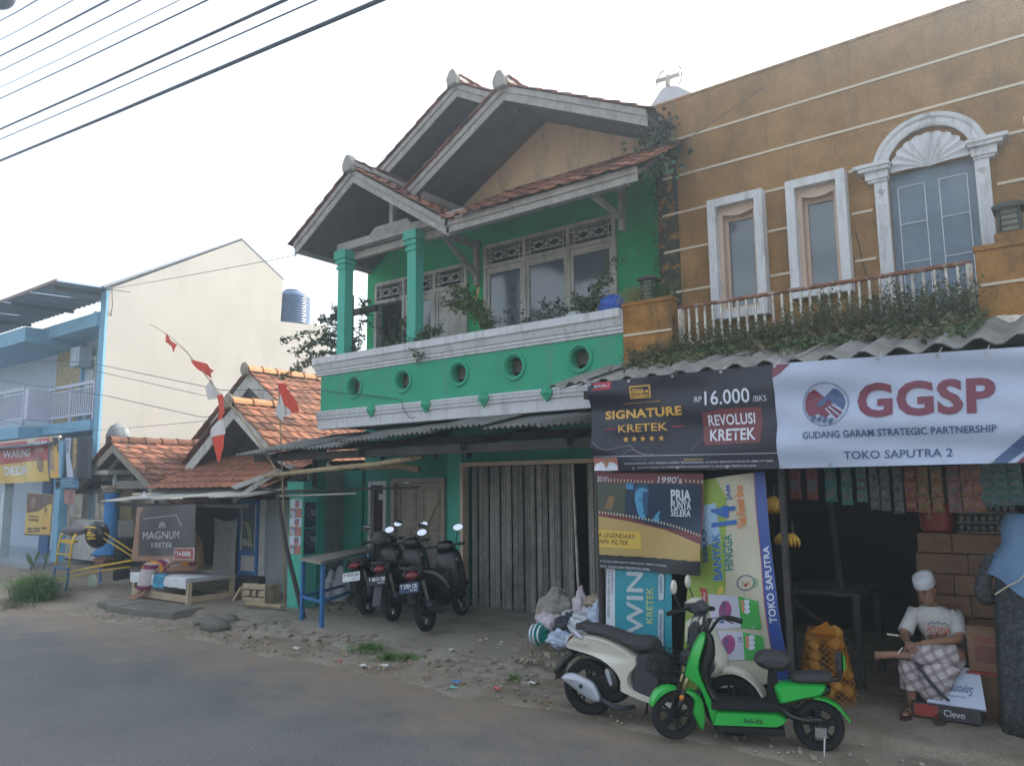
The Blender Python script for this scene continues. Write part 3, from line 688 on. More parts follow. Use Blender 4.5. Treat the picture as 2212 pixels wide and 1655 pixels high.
# main gable over the cream wall
gable_roof(-6.42, 7.72, .56, 8.35, 13, -8.35, -4.15, cap=30, sr=.48)
gable_roof(-7.68, 8.36, .56, 8.75, 13, -9.85, -6.5, cap=24, sr=.56)
MB().box(-9.7, -6.5, 10.2, 10.3, 6.3, 8.0).build('roof_void_wall', wood_dk, gh)
MB().box(-8.2, -8.1, 8.42, 9.4, 6.5, 6.62).build('wall_plate', wood_grey, gh)
MB().box(-9.6, -9.5, 8.8, 10.2, 7.2, 7.32).build('wall_plate', wood_grey, gh)
# low porch gable
valley = lambda Y: -8.92+(6.9-5.62-.58*(Y-7.7))/.64
gable_roof(-8.92, 6.9, .64, 7.7, 10.2, -10.34, -6.9, right_pts=[(-8.92, 7.7, 6.9), (-6.92, 7.7, 5.62), (valley(9.4), 9.4, 6.61), (-8.92, 9.4, 6.9)], keepR=lambda c: c.x < valley(c.y)+.1 and c.y < 9.4, cap=50, mat_f=wood_grey, sr=.64)
# front eave
slab('soffit', [(-6.92, 7.7, 5.62), (-4.0, 7.7, 5.62), (-4.37, 9.4, 6.61), (valley(9.4), 9.4, 6.61)], soffit)
for dy, h in ((-.025, .17), (-.05, .08)): MB().box(-6.95, -3.98, 7.7+dy, 7.725+dy, 5.66-h, 5.66).build('fascia_board', wood_grey, gh)
roof_slope(gh, (-6.95, 7.62, 5.64), (1, 0, 0), (0, 1, .58), 13, 7, tile_m, cap=91, keep=lambda c: c.x > valley(c.y)-.1)
MB().bar((-11.15, 9.0, 6.3), (-10.3, 9.0, 6.2), .12, .1).build('purlin_end', wood_grey, gh)
# awning of old asbestos sheets over the forecourt
aw = thing('awning', None, None); aw.parent = gh; OFF[aw.name] = off(gh)
A0 = Vector((-11.15, 7.2, 2.58)); A1 = Vector((-4.25, 7.2, 2.70)); U = (A1-A0); Lw = U.length; U.normalize(); n = 8
Vd = Vector((0, 1.35, .30)); Lv = Vd.length
for i in range(n):
    o_ = A0+U*(i*Lw/n)+Vector((0, -.05 if i % 2 else .04, .012*(i % 2)))+Vector((0, 0, -.05*math.sin(i)+(-.05 if i == 0 else 0)))
    corrugated(aw, o_, U, Vd, Lw/n+.07, Lv, asb, wave=.088, amp=.016, name='roof_sheet')
MB().box(-10.9, -4.3, 7.42, 7.5, 2.42, 2.53).build('awning_beam', wood_dk, aw)
MB().box(-10.9, -4.3, 8.35, 8.43, 2.62, 2.72).build('awning_beam', wood_dk, aw)
for x in (-10.3, -8.3, -6.4, -4.8): MB().bar((x, 7.3, 2.48), (x, 9.3, 2.86), .06, .09).build('rafter', wood_dk, aw)
MB().box(-10.28, -10.12, 8.1, 8.26, 0, 2.66).build('awning_post', green_lo, aw)
MB().bar((-10.6, 7.46, 2.46), (-10.2, 8.1, 2.0), .08, .08).build('brace', wood_dk, aw)
MB().bar((-9.4, 7.46, 2.5), (-10.2, 8.1, 2.0), .08, .08).build('brace', wood_dk, aw)
# porch pillar with posters at the left
pil = thing('porch_pillar', 'pale green pillar covered with rows of printed posters beside the blue table', 'pillar', (-10.5, 8.0, 0), world=True)
PYp = 7.85; PXa, PXb = P(624, 1150, PYp).x, P(654, 1150, PYp).x
MB().box(PXa, PXb, PYp, PYp+.4, .05, 1.88).build('shaft', green_tr, pil)
mb = MB()
for z0, z1, w in ((1.88, 1.92, .03), (1.92, 1.96, .06), (1.96, 2.1, .03)): mb.box(PXa-w, PXb+w, PYp-w, PYp+.4+w, z0, z1)
mb.build('capital', green_tr, pil)
pa = flat('poster pale', (.5, .55, .62)); pb_ = flat('poster red brown', (.4, .17, .14)); pc = flat('poster navy', (.025, .03, .06)); pw = flat('print white', (.72, .74, .76)); pblu = flat('print blue', (.06, .12, .3))
S1 = Surf((PXa+.03, PYp-.004, 1.82), (PXb-.03, PYp-.004, 1.82), (PXb-.03, PYp-.004, .95), (PXa+.03, PYp-.004, .95))
for i in range(6):
    s_ = S1.rect('poster', pa if i % 2 == 0 else pb_, pil, 0, 1, i/6+.004, (i+1)/6-.004, 1)
    S1.disc('poster_wave', pb_ if i % 2 == 0 else pa, pil, .3 if i % 2 else .6, i/6+.09, .06, 2)
    S1.text('TT', pblu, pil, .45 if i % 2 == 0 else .2, .85 if i % 2 == 0 else .6, i/6+.03, i/6+.13, 3, bold=.03, shear=.3)
S2 = Surf((PXb+.004, PYp+.02, 1.78), (PXb+.004, PYp+.38, 1.78), (PXb+.004, PYp+.38, .85), (PXb+.004, PYp+.02, .85), nrm=(1, 0, 0))
for i in range(2):
    S2.rect('poster', pc, pil, 0, 1, i*.45+.01, i*.45+.44, 1); S2.disc('poster_ring', flat('print violet', (.22, .2, .3)), pil, .5, i*.45+.18, .13, 2, r_in=.12, sv=1)
    S2.text('TUGU', pa, pil, .3, .7, i*.45+.14, i*.45+.24, 3)
S2.rect('poster', pc, pil, 0, 1, .92, 1, 1)
MB().box(-10.5, -10.42, 8.25, 9.4, 0, 2.3).build('side_wall', green_lo, gh) if False else None
wl = MB().box(-11.2, -10.47, 9.35, 9.5, 0, 2.3); wl.build('annex_wall', green_lo, gh)
# ================================================================ ORANGE SHOPHOUSE
oh = thing('orange_shophouse', 'orange stucco shophouse with a shell arch window and a weedy balcony', 'shophouse', (-2, 9, 0), world=True)
OY = 9.0; OX0, OX1 = -4.36, 4.0
w1 = (-3.53, -3.04, 4.08, 5.41); w2 = (-2.56, -2.1, 4.2, 5.41); AX = -1.17; AR = .41
mb = MB(); wall_boxes(mb, OX0, OX1, 2.7, 6.9, OY, OY+.2, [w1, w2, (AX-AR, AX+AR, 3.6, 5.36)])
mb.prism([(OX0, 6.9), (OX1, 6.9), (OX1, 7.06), (OX0, 7.04)], OY, OY+.2); mb.build('front_wall', orange, oh)
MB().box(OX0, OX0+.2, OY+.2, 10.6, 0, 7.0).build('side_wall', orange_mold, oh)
MB().box(OX0-.012, OX0+.28, OY-.008, OY-.001, 3.4, 6.3).build('dark_patch', M('dark mottle', (.05, .055, .045), .95, .3, 8, .5, 60, col2=(.3, .16, .05), mixs=(.5, .62)), oh)  # dark mottled strip down the left edge of the orange wall
MB().prism([(OX0, 7.04), (OX1, 7.06), (OX1, 7.09), (OX0, 7.07)], OY-.015, OY+.22).build('coping', orange, oh)
MB().tube([P(1848, 500, OY-.002), P(1856, 530, OY-.002), P(1862, 560, OY-.002), P(1873, 598, OY-.002)], .006, 5).build('wall_crack', wood_dk, oh)
MB().tube([P(1800, 300, OY-.002), P(1806, 330, OY-.002), P(1801, 352, OY-.002)], .004, 5).build('wall_crack', orange_mold, oh)
MB().box(OX1-.2, OX1, OY+.2, 14, 0, 7.3).build('side_wall', orange, oh)
line_m = flat('pale groove line', (.6, .52, .4), .9)
for z in (6.5, 6.0, 5.5, 5.0, 4.45):
    segs = [(OX0+.06, OX1)]
    if z < 5.55: segs = [(OX0+.06, -3.64), (-2.94, -2.68), (-1.98, -1.76 if z < 5.4 else -1.9), (-.58, OX1)]
    for a, b in segs: MB().box(a, b, OY-.012, OY+.003, z-.014, z+.014).build('groove_line', line_m, oh)
for (a, b, c, d) in (w1, w2):
    fr = .1; fy = OY-.15; mb = MB()
    mb.box(a-fr, a, fy, OY+.003, c-.1, d+fr).box(b, b+fr, fy, OY+.003, c-.1, d+fr).box(a, b, fy, OY+.003, d, d+fr).box(a, b, fy, OY+.003, c-.1, c)
    mb.build('window_frame', plaster_w, oh)
    mb = MB().box(a, a+.05, OY-.04, OY+.16, c, d).box(b-.05, b, OY-.04, OY+.16, c, d).box(a+.05, b-.05, OY-.04, OY+.16, c, c+.05)
    n = 8; pts = [(a+.05, d), (b-.05, d)]+[(b-.05-(b-a-.1)*k/n, d-.09-.035*math.sin(math.pi*k/n)) for k in range(n+1)]
    mb.prism(pts, OY-.04, OY+.16); mb.build('reveal', peach, oh)
    mb = MB().box(a+.05, a+.085, OY+.07, OY+.12, c+.05, d-.1).box(b-.085, b-.05, OY+.07, OY+.12, c+.05, d-.1).box(a+.085, b-.085, OY+.07, OY+.12, d-.16, d-.1).box(a+.085, b-.085, OY+.07, OY+.12, c+.05, c+.08)
    mb.build('inner_frame', peach, oh)
    MB().box(a+.085, b-.085, OY+.095, OY+.105, c+.08, d-.16).build('pane', glass, oh)
# arch
MB().box(AX-AR, AX+AR, OY+.04, OY+.08, 3.6, 5.36).build('painted_board', slate, oh)
lm = flat('white painted line', (.62, .66, .7))
for cx in (-1, 1):
    x0, x1 = AX+cx*.2-.13, AX+cx*.2+.13; mb = MB()
    zt = 5.2
    for a, b in (((x0, 3.65), (x0, zt)), ((x1, 3.65), (x1, zt)), ((x0, zt), (x1, zt)), ((x0, 4.78), (x1, 4.78)), ((x0, 4.35), (x1, 4.35))):
        mb.bar((a[0], OY+.036, a[1]), (b[0], OY+.036, b[1]), .008, .014, (0, 1, 0))
    mb.build('painted_line', lm, oh)
for sx in (-1, 1):
    x0 = AX+sx*(AR+.005); x1 = x0+sx*.13; a, b = min(x0, x1), max(x0, x1)
    MB().box(a, b, OY-.07, OY+.02, 3.4, 5.28).build('pilaster', plaster_w, oh)
    mb = MB()
    for k in range(4): mb.box(a+.015+k*.03, a+.03+k*.03, OY-.078, OY-.069, 3.6, 5.03)
    mb.build('fluting', plaster_w, oh)
    c = (a+b)/2; mb = MB().add([(c-.05, OY-.07, 5.18), (c, OY-.07, 5.11), (c+.05, OY-.07, 5.18), (c, OY-.07, 5.25), (c, OY-.11, 5.18)], [(0, 1, 4), (1, 2, 4), (2, 3, 4), (3, 0, 4)]); mb.build('diamond', plaster_w, oh)
    mb = MB(); xo = x1+sx*.06
    prof = [(min(x0, x1)-.005-(.05 if sx < 0 else 0), max(x0, x1)+.005+(.05 if sx > 0 else 0), 5.28, 5.31, .09), (a-.02-(.06 if sx < 0 else 0), b+.02+(.06 if sx > 0 else 0), 5.31, 5.4, .11), (a-.04-(.1 if sx < 0 else 0), b+.04+(.1 if sx > 0 else 0), 5.4, 5.44, .15), (a-.05-(.14 if sx < 0 else 0), b+.05+(.14 if sx > 0 else 0), 5.44, 5.48, .17)]
    for q0, q1, z0, z1, d in prof: mb.box(q0, q1, OY-d, OY+.01, z0, z1)
    mb.build('capital', plaster_w, oh)
cz = 5.38; n = 28
prof = [(AR-.0, .02), (AR+.0, .06), (AR+.03, .075), (AR+.05, .05), (AR+.085, .05), (AR+.1, .08), (AR+.14, .09), (AR+.15, .06), (AR+.15, -.01)]
mb = MB(); mb.loft([[(AX+r*math.cos(math.pi*k/n), OY-d, cz+r*.98*math.sin(math.pi*k/n)) for r, d in prof] for k in range(n+1)], closed=False); mb.build('arch_moulding', plaster_w, oh, smooth='auto')
# shell fan
N = 11; mb = MB(); nn = N*8
def fan(a, b):
    t = math.pi*(1-a); r = (AR-.015)*b; w = abs(math.sin(N*math.pi*a)); sc_ = .9+.1*w
    return (AX+r*sc_*math.cos(t), OY-.02-.05*b*(1-w)-.03*math.sin(math.pi*b), cz-.03+r*sc_*.97*math.sin(t))
mb.grid(fan, nn, 10); mb.build('shell_fan', plaster_w, oh, smooth=True)
mb = MB(); m_ = [(AX+AR*math.cos(math.pi*k/20), cz+AR*math.sin(math.pi*k/20)) for k in range(21)]; mb.prism(m_+[(AX-AR, 5.34), (AX+AR, 5.34)], OY+.05, OY+.09); mb.build('fan_back', plaster_w, oh)
# right window strip at the frame edge
MB().box(-.3, -.2, OY-.12, OY, 4.5, 5.6).build('window_frame', plaster_w, oh)
MB().box(-.2, .6, OY-.05, OY, 4.5, 5.5).build('window_frame', plaster_w, oh)
# balcony: piers, rail, slab
BY = 8.0
for x0, x1, zt in ((-4.385, -3.75, 4.12), (-.74, 3.5, 4.09)):
    MB().box(x0, x1, BY-.02, BY+.14, 3.42, zt).build('balcony_pier', orange_mold, oh)
    MB().box(x0-.01, x1+.01, BY-.035, BY+.16, zt-.015, zt+.03).build('pier_cap', orange_mold, oh)
    MB().box(x0+.01, x1-.01, BY-.032, BY-.019, 3.74, 3.765).build('groove_line', line_m, oh)
MB().box(-4.38, -4.22, BY+.16, OY, 3.42, 4.1).build('balcony_side', orange_mold, oh)
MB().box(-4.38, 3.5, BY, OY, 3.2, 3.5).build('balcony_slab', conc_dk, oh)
white_edge = M('torn white plaster', (.65, .6, .5), .9, .25, 9, .4)
MB().grid(lambda a, b: (-4.36+a*.62, BY-.03-.02*b, 3.42-.07*b-.02*vn(a*6, b, 2)), 20, 3).build('torn_flashing', white_edge, oh, norm=False)
MB().grid(lambda a, b: (-.7+a*.9, BY-.03-.05*b, 3.45-.1*b-.03*vn(a*6, b, 2)), 20, 3).build('torn_flashing', white_edge, oh, norm=False)
rail = thing('rusty_railing', None, None); rail.parent = oh; OFF[rail.name] = off(oh)
mb = MB().tube([(-3.68+2.9*t/10, BY+.05, 4.0+.012*vn(t, 1, 1)) for t in range(11)], .024, 8); mb.build('top_rail', rust, rail, smooth=True)
MB().box(-3.66, -.8, BY+.035, BY+.065, 3.56, 3.59).build('bottom_rail', rust_w, rail)
n = 31
for i in range(n):
    x = -3.665+i*(2.87/(n-1)); w = .028 if i in (0, n-1) else .011
    MB().box(x-w, x+w, BY+.05-w, BY+.05+w, 3.5, 3.985).build('baluster', rust_w, rail)
# lanterns
def lantern(c, lab, s=1.):
    t = thing('lantern', lab, 'lantern', c)
    black_l = MATS.get('lantern dark') or M('lantern dark', (.06, .065, .055), .85, .2, 6, .3)
    fr = MATS.get('frosted louvre') or M('frosted louvre', (.22, .24, .2), .7)
    MB().loft([[(sx*.11*s, sy*.11*s, z*s) for sx, sy in ((-1,-1),(1,-1),(1,1),(-1,1))] for z in (0, .02)]).build('lantern_base', black_l, t)
    mb = MB().loft([[(sx*.14*s, sy*.14*s, .3*s) for sx, sy in ((-1,-1),(1,-1),(1,1),(-1,1))], [(sx*.14*s, sy*.14*s, .325*s) for sx, sy in ((-1,-1),(1,-1),(1,1),(-1,1))], [(sx*.07*s, sy*.07*s, .38*s) for sx, sy in ((-1,-1),(1,-1),(1,1),(-1,1))]])
    mb.build('lantern_roof', black_l, t)
    for sx, sy in ((-1,-1),(1,-1),(1,1),(-1,1)): MB().box((sx*.09-.012)*s, (sx*.09+.012)*s, (sy*.09-.012)*s, (sy*.09+.012)*s, .02*s, .3*s).build('lantern_post', black_l, t)
    MB().box(-.07*s, .07*s, -.07*s, .07*s, .02*s, .3*s).build('lantern_glass', fr, t)
    for k in range(4): MB().box(-.085*s, .085*s, -.085*s, .085*s, (.06+.06*k)*s, (.075+.06*k)*s).build('louvre', black_l, t)
lantern((-4.06, 8.07, 4.15), 'dark louvred garden lantern on the orange pier among grass tufts', .8)
lantern((-.48, 8.6, 4.3), 'dark louvred lantern at the right edge beside the arched window', .95)
MB().box(-.6, -.36, 8.3, 8.9, 4.12, 4.295).build('lantern_plinth', orange_mold, oh)
# ground floor structure
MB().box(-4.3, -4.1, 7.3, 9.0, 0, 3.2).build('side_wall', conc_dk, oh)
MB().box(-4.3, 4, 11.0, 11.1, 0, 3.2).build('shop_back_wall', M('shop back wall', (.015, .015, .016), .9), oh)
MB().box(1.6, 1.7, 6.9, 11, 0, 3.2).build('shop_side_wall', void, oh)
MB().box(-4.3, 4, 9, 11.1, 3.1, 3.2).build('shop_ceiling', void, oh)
MB().box(-4.2, 1.6, 7.9, 8.0, 2.75, 3.2).build('lintel', conc_dk, oh)
# shop awning, big waves
sa = thing('shop_awning', 'grey corrugated fibre cement awning above the long banners, weeds on top', 'awning', (-2, 7.2, 3.2), world=True)
A = Vector((-4.15, 6.52, 3.0)); tot = 5.3; n = 5
for i in range(n):
    corrugated(sa, A+Vector((i*tot/n, .03*(i % 2), .012*(i % 2))), (1, 0, .004), (0, 1.5, .42), tot/n+.1, 1.55, asb, wave=.265, amp=.034, name='roof_sheet', nv=6, th=.009)
corrugated(sa, (-4.62, 6.75, 3.03), (1, -.25, 0), (0, 1.3, .38), .62, 1.35, asb, wave=.265, amp=.03, name='roof_sheet', nv=6, th=.009)
MB().box(-4.1, 1.4, 6.6, 6.67, 2.86, 2.94).build('awning_beam', wood_dk, sa)
MB().box(-4.1, 1.4, 7.4, 7.47, 3.1, 3.18).build('awning_beam', wood_dk, sa)
for x in (-4.0, -2.2, -.3): MB().bar((x, 6.6, 2.84), (x, 8.0, 3.22), .06, .09).build('rafter', wood_dk, sa)
# shop posts
def post(name, a, b, r, mat, lab, cat, group=None): return setp(MB().tube([a, b], r, 8).build(name, mat, smooth='auto'), lab, cat, group)
post('shop_pole', (-2.2, 6.72, .05), (-2.19, 6.72, 2.9), .03, wood_dk, 'thin dark pole between the diaper banner and the shop entrance', 'pole')
post('shop_pole', (-4.05, 6.78, .05), (-4.05, 6.78, 2.9), .035, wood_dk, 'dark pole left of the teal poster next to the rubbish bags', 'pole')
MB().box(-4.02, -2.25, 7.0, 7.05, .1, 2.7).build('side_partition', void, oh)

# ================================================================ BANNERS
def ZM(X0, Y0, s):
    return lambda X, Y: ((X0+X/s)*.553, (Y0+Y/s)*.55315)
class PB:
    """a banner hung at depth Y, read off the photograph"""
    def __init__(s, name, label, Y, corners, mat, z=None, folds=None, dY=(0, 0, 0, 0), nu=60, nv=30, cat='banner'):
        s.z = z or (lambda x, y: (x, y)); s.Y = Y
        c = [P(*s.z(*q), Y+dY[i]) for i, q in enumerate(corners)]
        s.S = Surf(*c, folds=folds)
        s.raw = Surf(*c)
        s.root = s.S.sheet(name, mat, None, nu, nv); setp(s.root, label, cat)
        b = MB()
    def uv(s, X, Y):
        p = P(*s.z(X, Y), s.Y); u, v = .5, .5
        for _ in range(12):
            q = s.raw(u, v); e = .001; du = (s.raw(u+e, v)-q)/e; dv = (s.raw(u, v+e)-q)/e; r = p-q
            a, b, c = du.dot(du), du.dot(dv), dv.dot(dv); d1, d2 = du.dot(r), dv.dot(r); det = a*c-b*b
            u += (c*d1-b*d2)/det; v += (a*d2-b*d1)/det
        return u, v
    def text(s, body, mat, lb, rt, **k):
        u0, v1 = s.uv(*lb); u1, v0 = s.uv(*rt)
        return s.S.text(body, mat, s.root, min(u0, u1), max(u0, u1), min(v0, v1), max(v0, v1), **k)
    def box(s, name, mat, lb, rt, lay=1):
        u0, v1 = s.uv(*lb); u1, v0 = s.uv(*rt); return s.S.rect(name, mat, s.root, min(u0, u1), max(u0, u1), min(v0, v1), max(v0, v1), lay)
    def poly(s, name, mat, pts, lay=1): return s.S.poly(name, mat, s.root, [s.uv(*q) for q in pts], lay)
    def disc(s, name, mat, c, r, lay=1, **k):
        u, v = s.uv(*c); return s.S.disc(name, mat, s.root, u, v, r, lay, **k)
    def quad(s, name, mat, u0, u1, v0, v1, lay=1): return s.S.rect(name, mat, s.root, u0, u1, v0, v1, lay)
vinyl = lambda n, c, r=.38: M('vinyl '+n, c, r, .05, 3, 0, spec=.45)
Vnavy = vinyl('navy black', (.014, .016, .032)); Vwhite = vinyl('white', (.42, .48, .62)); Vgold = vinyl('gold', (.62, .36, .07)); Vpal = vinyl('pale print', (.62, .66, .74)); Vred = vinyl('red', (.4, .03, .04)); Vmar = vinyl('maroon', (.16, .035, .045)); Vblu = vinyl('blue', (.035, .08, .3)); Vyel = vinyl('yellow', (.6, .42, .08)); Vbrn = vinyl('brown', (.1, .035, .02))
VnavyT = vinyl('navy print', (.055, .1, .22)); VmarT = vinyl('maroon print', (.17, .03, .06)); Vteal = vinyl('teal', (.03, .28, .36)); Vlime = vinyl('lime', (.26, .36, .07)); Vcream = vinyl('cream', (.5, .47, .36)); Vgrn = vinyl('leaf green', (.06, .38, .08)); Vpink = vinyl('magenta', (.32, .05, .18)); Vori = vinyl('orange', (.65, .2, .06))
def f_black(u, v): return .02*math.sin(9*v*(1.2-u)+3*u)*(1-.5*u)+.012*math.sin(19*v-9*u)*math.exp(-2*u)+.01*math.sin(13*v+5*u)
def f_white(u, v): return .02*math.sin(10*v+2.2*math.sin(2.6*u))+.009*math.sin(18*v-7*u)+.014*math.sin(5*u)
z5 = ZM(2250, 1400, 2.759)
B1 = PB('cigarette_banner', 'black and gold cigarette banner with price, left half of the row above the shop', 6.5, [(140, 265), (2115, 65), (2190, 1185), (185, 1215)], Vnavy, z5, f_black, nu=90, nv=50)
B1.box('print_patch', Vred, (195, 352), (385, 250)); B1.text('BARU', Vpal, (215, 320), (370, 283), bold=.01, shear=.1)
B1.box('logo', Vgold, (592, 438), (803, 283)); B1.box('logo', Vnavy, (606, 424), (790, 300), 2)
for k in range(5): B1.poly('logo', Vgold, [(612+k*26, 352), (624+k*26, 322), (636+k*26, 350)], 3)
B1.poly('logo', Vgold, [(612, 360), (735, 352), (735, 395), (612, 408)], 3)
for k in range(5): B1.poly('logo', Vnavy, [(620+k*24, 372), (632+k*24, 371), (632+k*24, 396), (620+k*24, 397)], 4)
B1.poly('logo', Vgold, [(740, 370), (758, 345), (770, 360), (782, 338), (790, 368)], 3); B1.poly('logo', Vgold, [(612, 418), (790, 382), (790, 394), (680, 424)], 3)
B1.text('GUDANG GARAM', Vgold, (510, 496), (908, 455), bold=.015, shear=.15)
B1.text('SIGNATURE', Vgold, (312, 662), (1140, 508), bold=.035); B1.text('KRETEK', Vgold, (462, 800), (980, 688), bold=.01)
B1.box('print_dash', Vred, (313, 768), (422, 752)); B1.box('print_dash', Vred, (1030, 738), (1160, 722))
for x, y in ((537, 872), (625, 868), (716, 865), (812, 861), (915, 858)):
    B1.poly('star', Vgold, [(x+34*(1 if k % 2 == 0 else .42)*math.sin(math.pi*k/5), y-36*(1 if k % 2 == 0 else .42)*math.cos(math.pi*k/5)) for k in range(10)])
B1.poly('print_patch', Vmar, [(1350, 585), (1560, 545), (1990, 520), (2010, 700), (1985, 905), (1400, 935), (1375, 900)])
B1.text('RP', Vpal, (1282, 476), (1355, 408)); B1.text('16.000', Vpal, (1393, 508), (1868, 314), bold=.01); B1.text('/BKS', Vpal, (1908, 466), (2053, 394))
B1.text('REVOLUSI', Vpal, (1425, 728), (1922, 580), bold=.02); B1.text('KRETEK', Vpal, (1445, 892), (1930, 742), bold=.02)
B1.poly('print_line', Vpal, [(187, 1058), (2183, 1016), (2183, 1021), (187, 1063)]); B1.box('photo_print', vinyl('brick pink', (.4, .16, .12)), (186, 1210), (452, 1067), 1)
B1.poly('photo_print', Vpal, [(190, 1208), (200, 1140), (265, 1115), (285, 1118), (325, 1195), (360, 1115), (425, 1130), (450, 1160), (450, 1206)], 2); B1.poly('photo_print', vinyl('skin print', (.35, .18, .12)), [(285, 1118), (290, 1070), (355, 1068), (360, 1115), (325, 1190)], 3)
B1.text('PERINGATAN:', Vyel, (1175, 1102), (1380, 1077)); B1.text('KARENA MEROKOK, SAYA TERKENA KANKER TENGGOROKAN. LAYANAN BERHENTI MEROKOK (0800-177-6565)', Vpal, (535, 1150), (2118, 1091))
B1.text('DILARANG MENJUAL DAN MEMBERI KEPADA ORANG DI BAWAH 21 TAHUN DAN PEREMPUAN HAMIL', Vpal, (680, 1190), (1940, 1144))
mb = MB()
for s0, pts in ((0, [(190, 890), (250, 960), (350, 985), (480, 955), (590, 945), (690, 1020), (850, 1035)]), (0, [(520, 1050), (560, 1000), (620, 985), (680, 1010), (760, 1040)]), (0, [(1255, 1000), (1280, 940), (1340, 880), (1370, 875)])):
    cp = curve([(a, b, 0) for a, b in pts], 6); q = [B1.S(*B1.uv(c.x, c.y), .006) for c in cp]; mb.tube(q, .0025, 4)
mb.build('print_curve', vinyl('thin line', (.3, .27, .3)), None); bpy.data.objects['print_curve'].parent = B1.root
z6 = ZM(3000, 1300, 2.207)
B2 = PB('partnership_banner', 'white shop name banner with handshake emblem, right half of the row above the shop', 6.5, [(40, 270), (2640, 95), (2690, 1105), (95, 1170)], Vwhite, z6, f_white, nu=110, nv=50)
for B_, us in ((B1, (.01, .25, .5, .75)), (B2, (.01, .2, .4, .6, .75))):
    for u_ in us:
        for v_ in (.025, .975): B_.S.disc('eyelet', metal_m, B_.root, u_, v_, .013, 2, r_in=.006)
        MB().tube([B_.S(u_, .025, .006), B_.S(u_, .025, .006)+Vector((.02, .1, .07))], .003, 4).build('tie', rust_w, B_.root)
B2.text('GGSP', VmarT, (780, 740), (1955, 372), bold=.035); B2.text('GUDANG GARAM STRATEGIC PARTNERSHIP', VnavyT, (308, 916), (1972, 790), bold=.02); B2.text('TOKO SAPUTRA 2', VnavyT, (657, 1092), (1588, 992), bold=.02)
c = (495, 615); B2.disc('emblem_ring', vinyl('grey blue', (.2, .24, .38)), c, .185, 1, r_in=.172)
B2.poly('emblem', VmarT, [(345, 520), (400, 488), (465, 540), (405, 625), (440, 640), (525, 575), (650, 690), (600, 740), (545, 700), (500, 735), (430, 700), (365, 730), (325, 670), (318, 590)], 1)
B2.poly('emblem', VnavyT, [(415, 620), (560, 480), (600, 485), (650, 540), (668, 600), (655, 665), (525, 575), (470, 630), (440, 637)], 2)
for k in range(4): B2.poly('emblem', VnavyT, [(375+k*50, 745+k*8), (395+k*50, 715+k*8), (420+k*50, 712+k*8), (425+k*50, 725+k*8), (400+k*50, 765+k*8), (385+k*50, 762+k*8)], 3)
for k in range(3): B2.poly('emblem', Vwhite, [(495+k*25, 655-k*18), (505+k*25, 648-k*18), (600+k*30, 738-k*30), (592+k*30, 745-k*30)], 4)
B2.poly('corner_print', VmarT, [(42, 275), (195, 266), (120, 350), (45, 395)], 1); B2.poly('corner_print', VnavyT, [(1915, 1122), (2240, 850), (2290, 960), (2060, 1120)], 1); B2.poly('corner_print', VmarT, [(2140, 1118), (2300, 980), (2400, 1110)], 2)
# film strip banner
z6b = ZM(2300, 1800, 2.759)
B3 = PB('film_banner', 'dark and yellow film strip banner under the black cigarette banner', 6.62, [(95, 120), (1235, 135), (1205, 1240), (135, 1145)], Vmar, z6b, lambda u, v: .015*math.sin(5*u+2*v)+.012*math.sin(9*u*v+1)+.03*max(0, .12-v)*math.sin(9*u), nu=60, nv=60)
B3.poly('print_panel', vinyl('forest print', (.05, .065, .05)), [(100, 235), (420, 240), (400, 600), (115, 530)]); B3.poly('print_panel', vinyl('tiger print', (.2, .12, .05)), [(180, 510), (250, 360), (300, 400), (265, 525)], 2); B3.poly('print_panel', vinyl('dark blue print', (.01, .03, .07)), [(420, 240), (1215, 250), (1200, 790), (700, 700), (400, 590)])
fb = vinyl('blue face print', (.08, .3, .5)); fd = vinyl('blue shade print', (.02, .08, .17))
B3.poly('print_face', fb, [(515, 330), (560, 290), (620, 290), (660, 330), (650, 430), (640, 560), (615, 625), (570, 620), (535, 560), (510, 420)], 2); B3.poly('print_face', fd, [(505, 300), (560, 250), (640, 250), (665, 320), (600, 285), (545, 300), (515, 345)], 3)
B3.poly('print_face', fd, [(550, 410), (610, 405), (612, 420), (552, 425)], 3); B3.poly('print_face', fd, [(585, 555), (635, 550), (632, 562), (588, 568)], 3); B3.poly('print_face', fd, [(600, 330), (660, 330), (645, 560), (615, 620), (625, 480), (590, 450)], 3)
B3.poly('print_face', fb, [(685, 640), (720, 580), (760, 535), (772, 545), (745, 600), (760, 620), (735, 655)], 2); B3.poly('print_panel', vinyl('mid blue', (.05, .22, .42)), [(420, 240), (500, 245), (495, 310), (420, 300)], 2)
B3.poly('print_panel', vinyl('film yellow', (.42, .3, .11)), [(118, 590), (400, 640), (800, 740), (1210, 900), (1208, 1085), (130, 1005)], 1)
B3.poly('print_panel', vinyl('film black', (.02, .025, .03)), [(132, 1000), (1208, 1080), (1205, 1236), (137, 1142)], 1)
B3.poly('print_panel', Vyel, [(124, 738), (555, 765), (562, 950), (130, 925)], 2)
for k in range(34):
    t = k/33; x = 125+t*1060; y = 548+t*90+t*t*160; B3.poly('perforation', Vcream, [(x, y-10), (x+14, y-8), (x+14, y+18), (x, y+16)], 2)
for k in range(13): B3.poly('perforation', Vcream, [(255+k*36, 190+k*2), (266+k*36, 190+k*2), (262+k*36, 225+k*1), (251+k*36, 225+k*1)], 2)
for k in range(5): B3.poly('perforation', Vcream, [(1042+k*44, 200+k*3), (1058+k*44, 201+k*3), (1056+k*44, 228+k*3), (1040+k*44, 227+k*3)], 2)
B3.text("2010's", Vpal, (98, 222), (238, 167), shear=.1); B3.text("1990's", Vpal, (750, 238), (1010, 168), shear=.15, bold=.01)
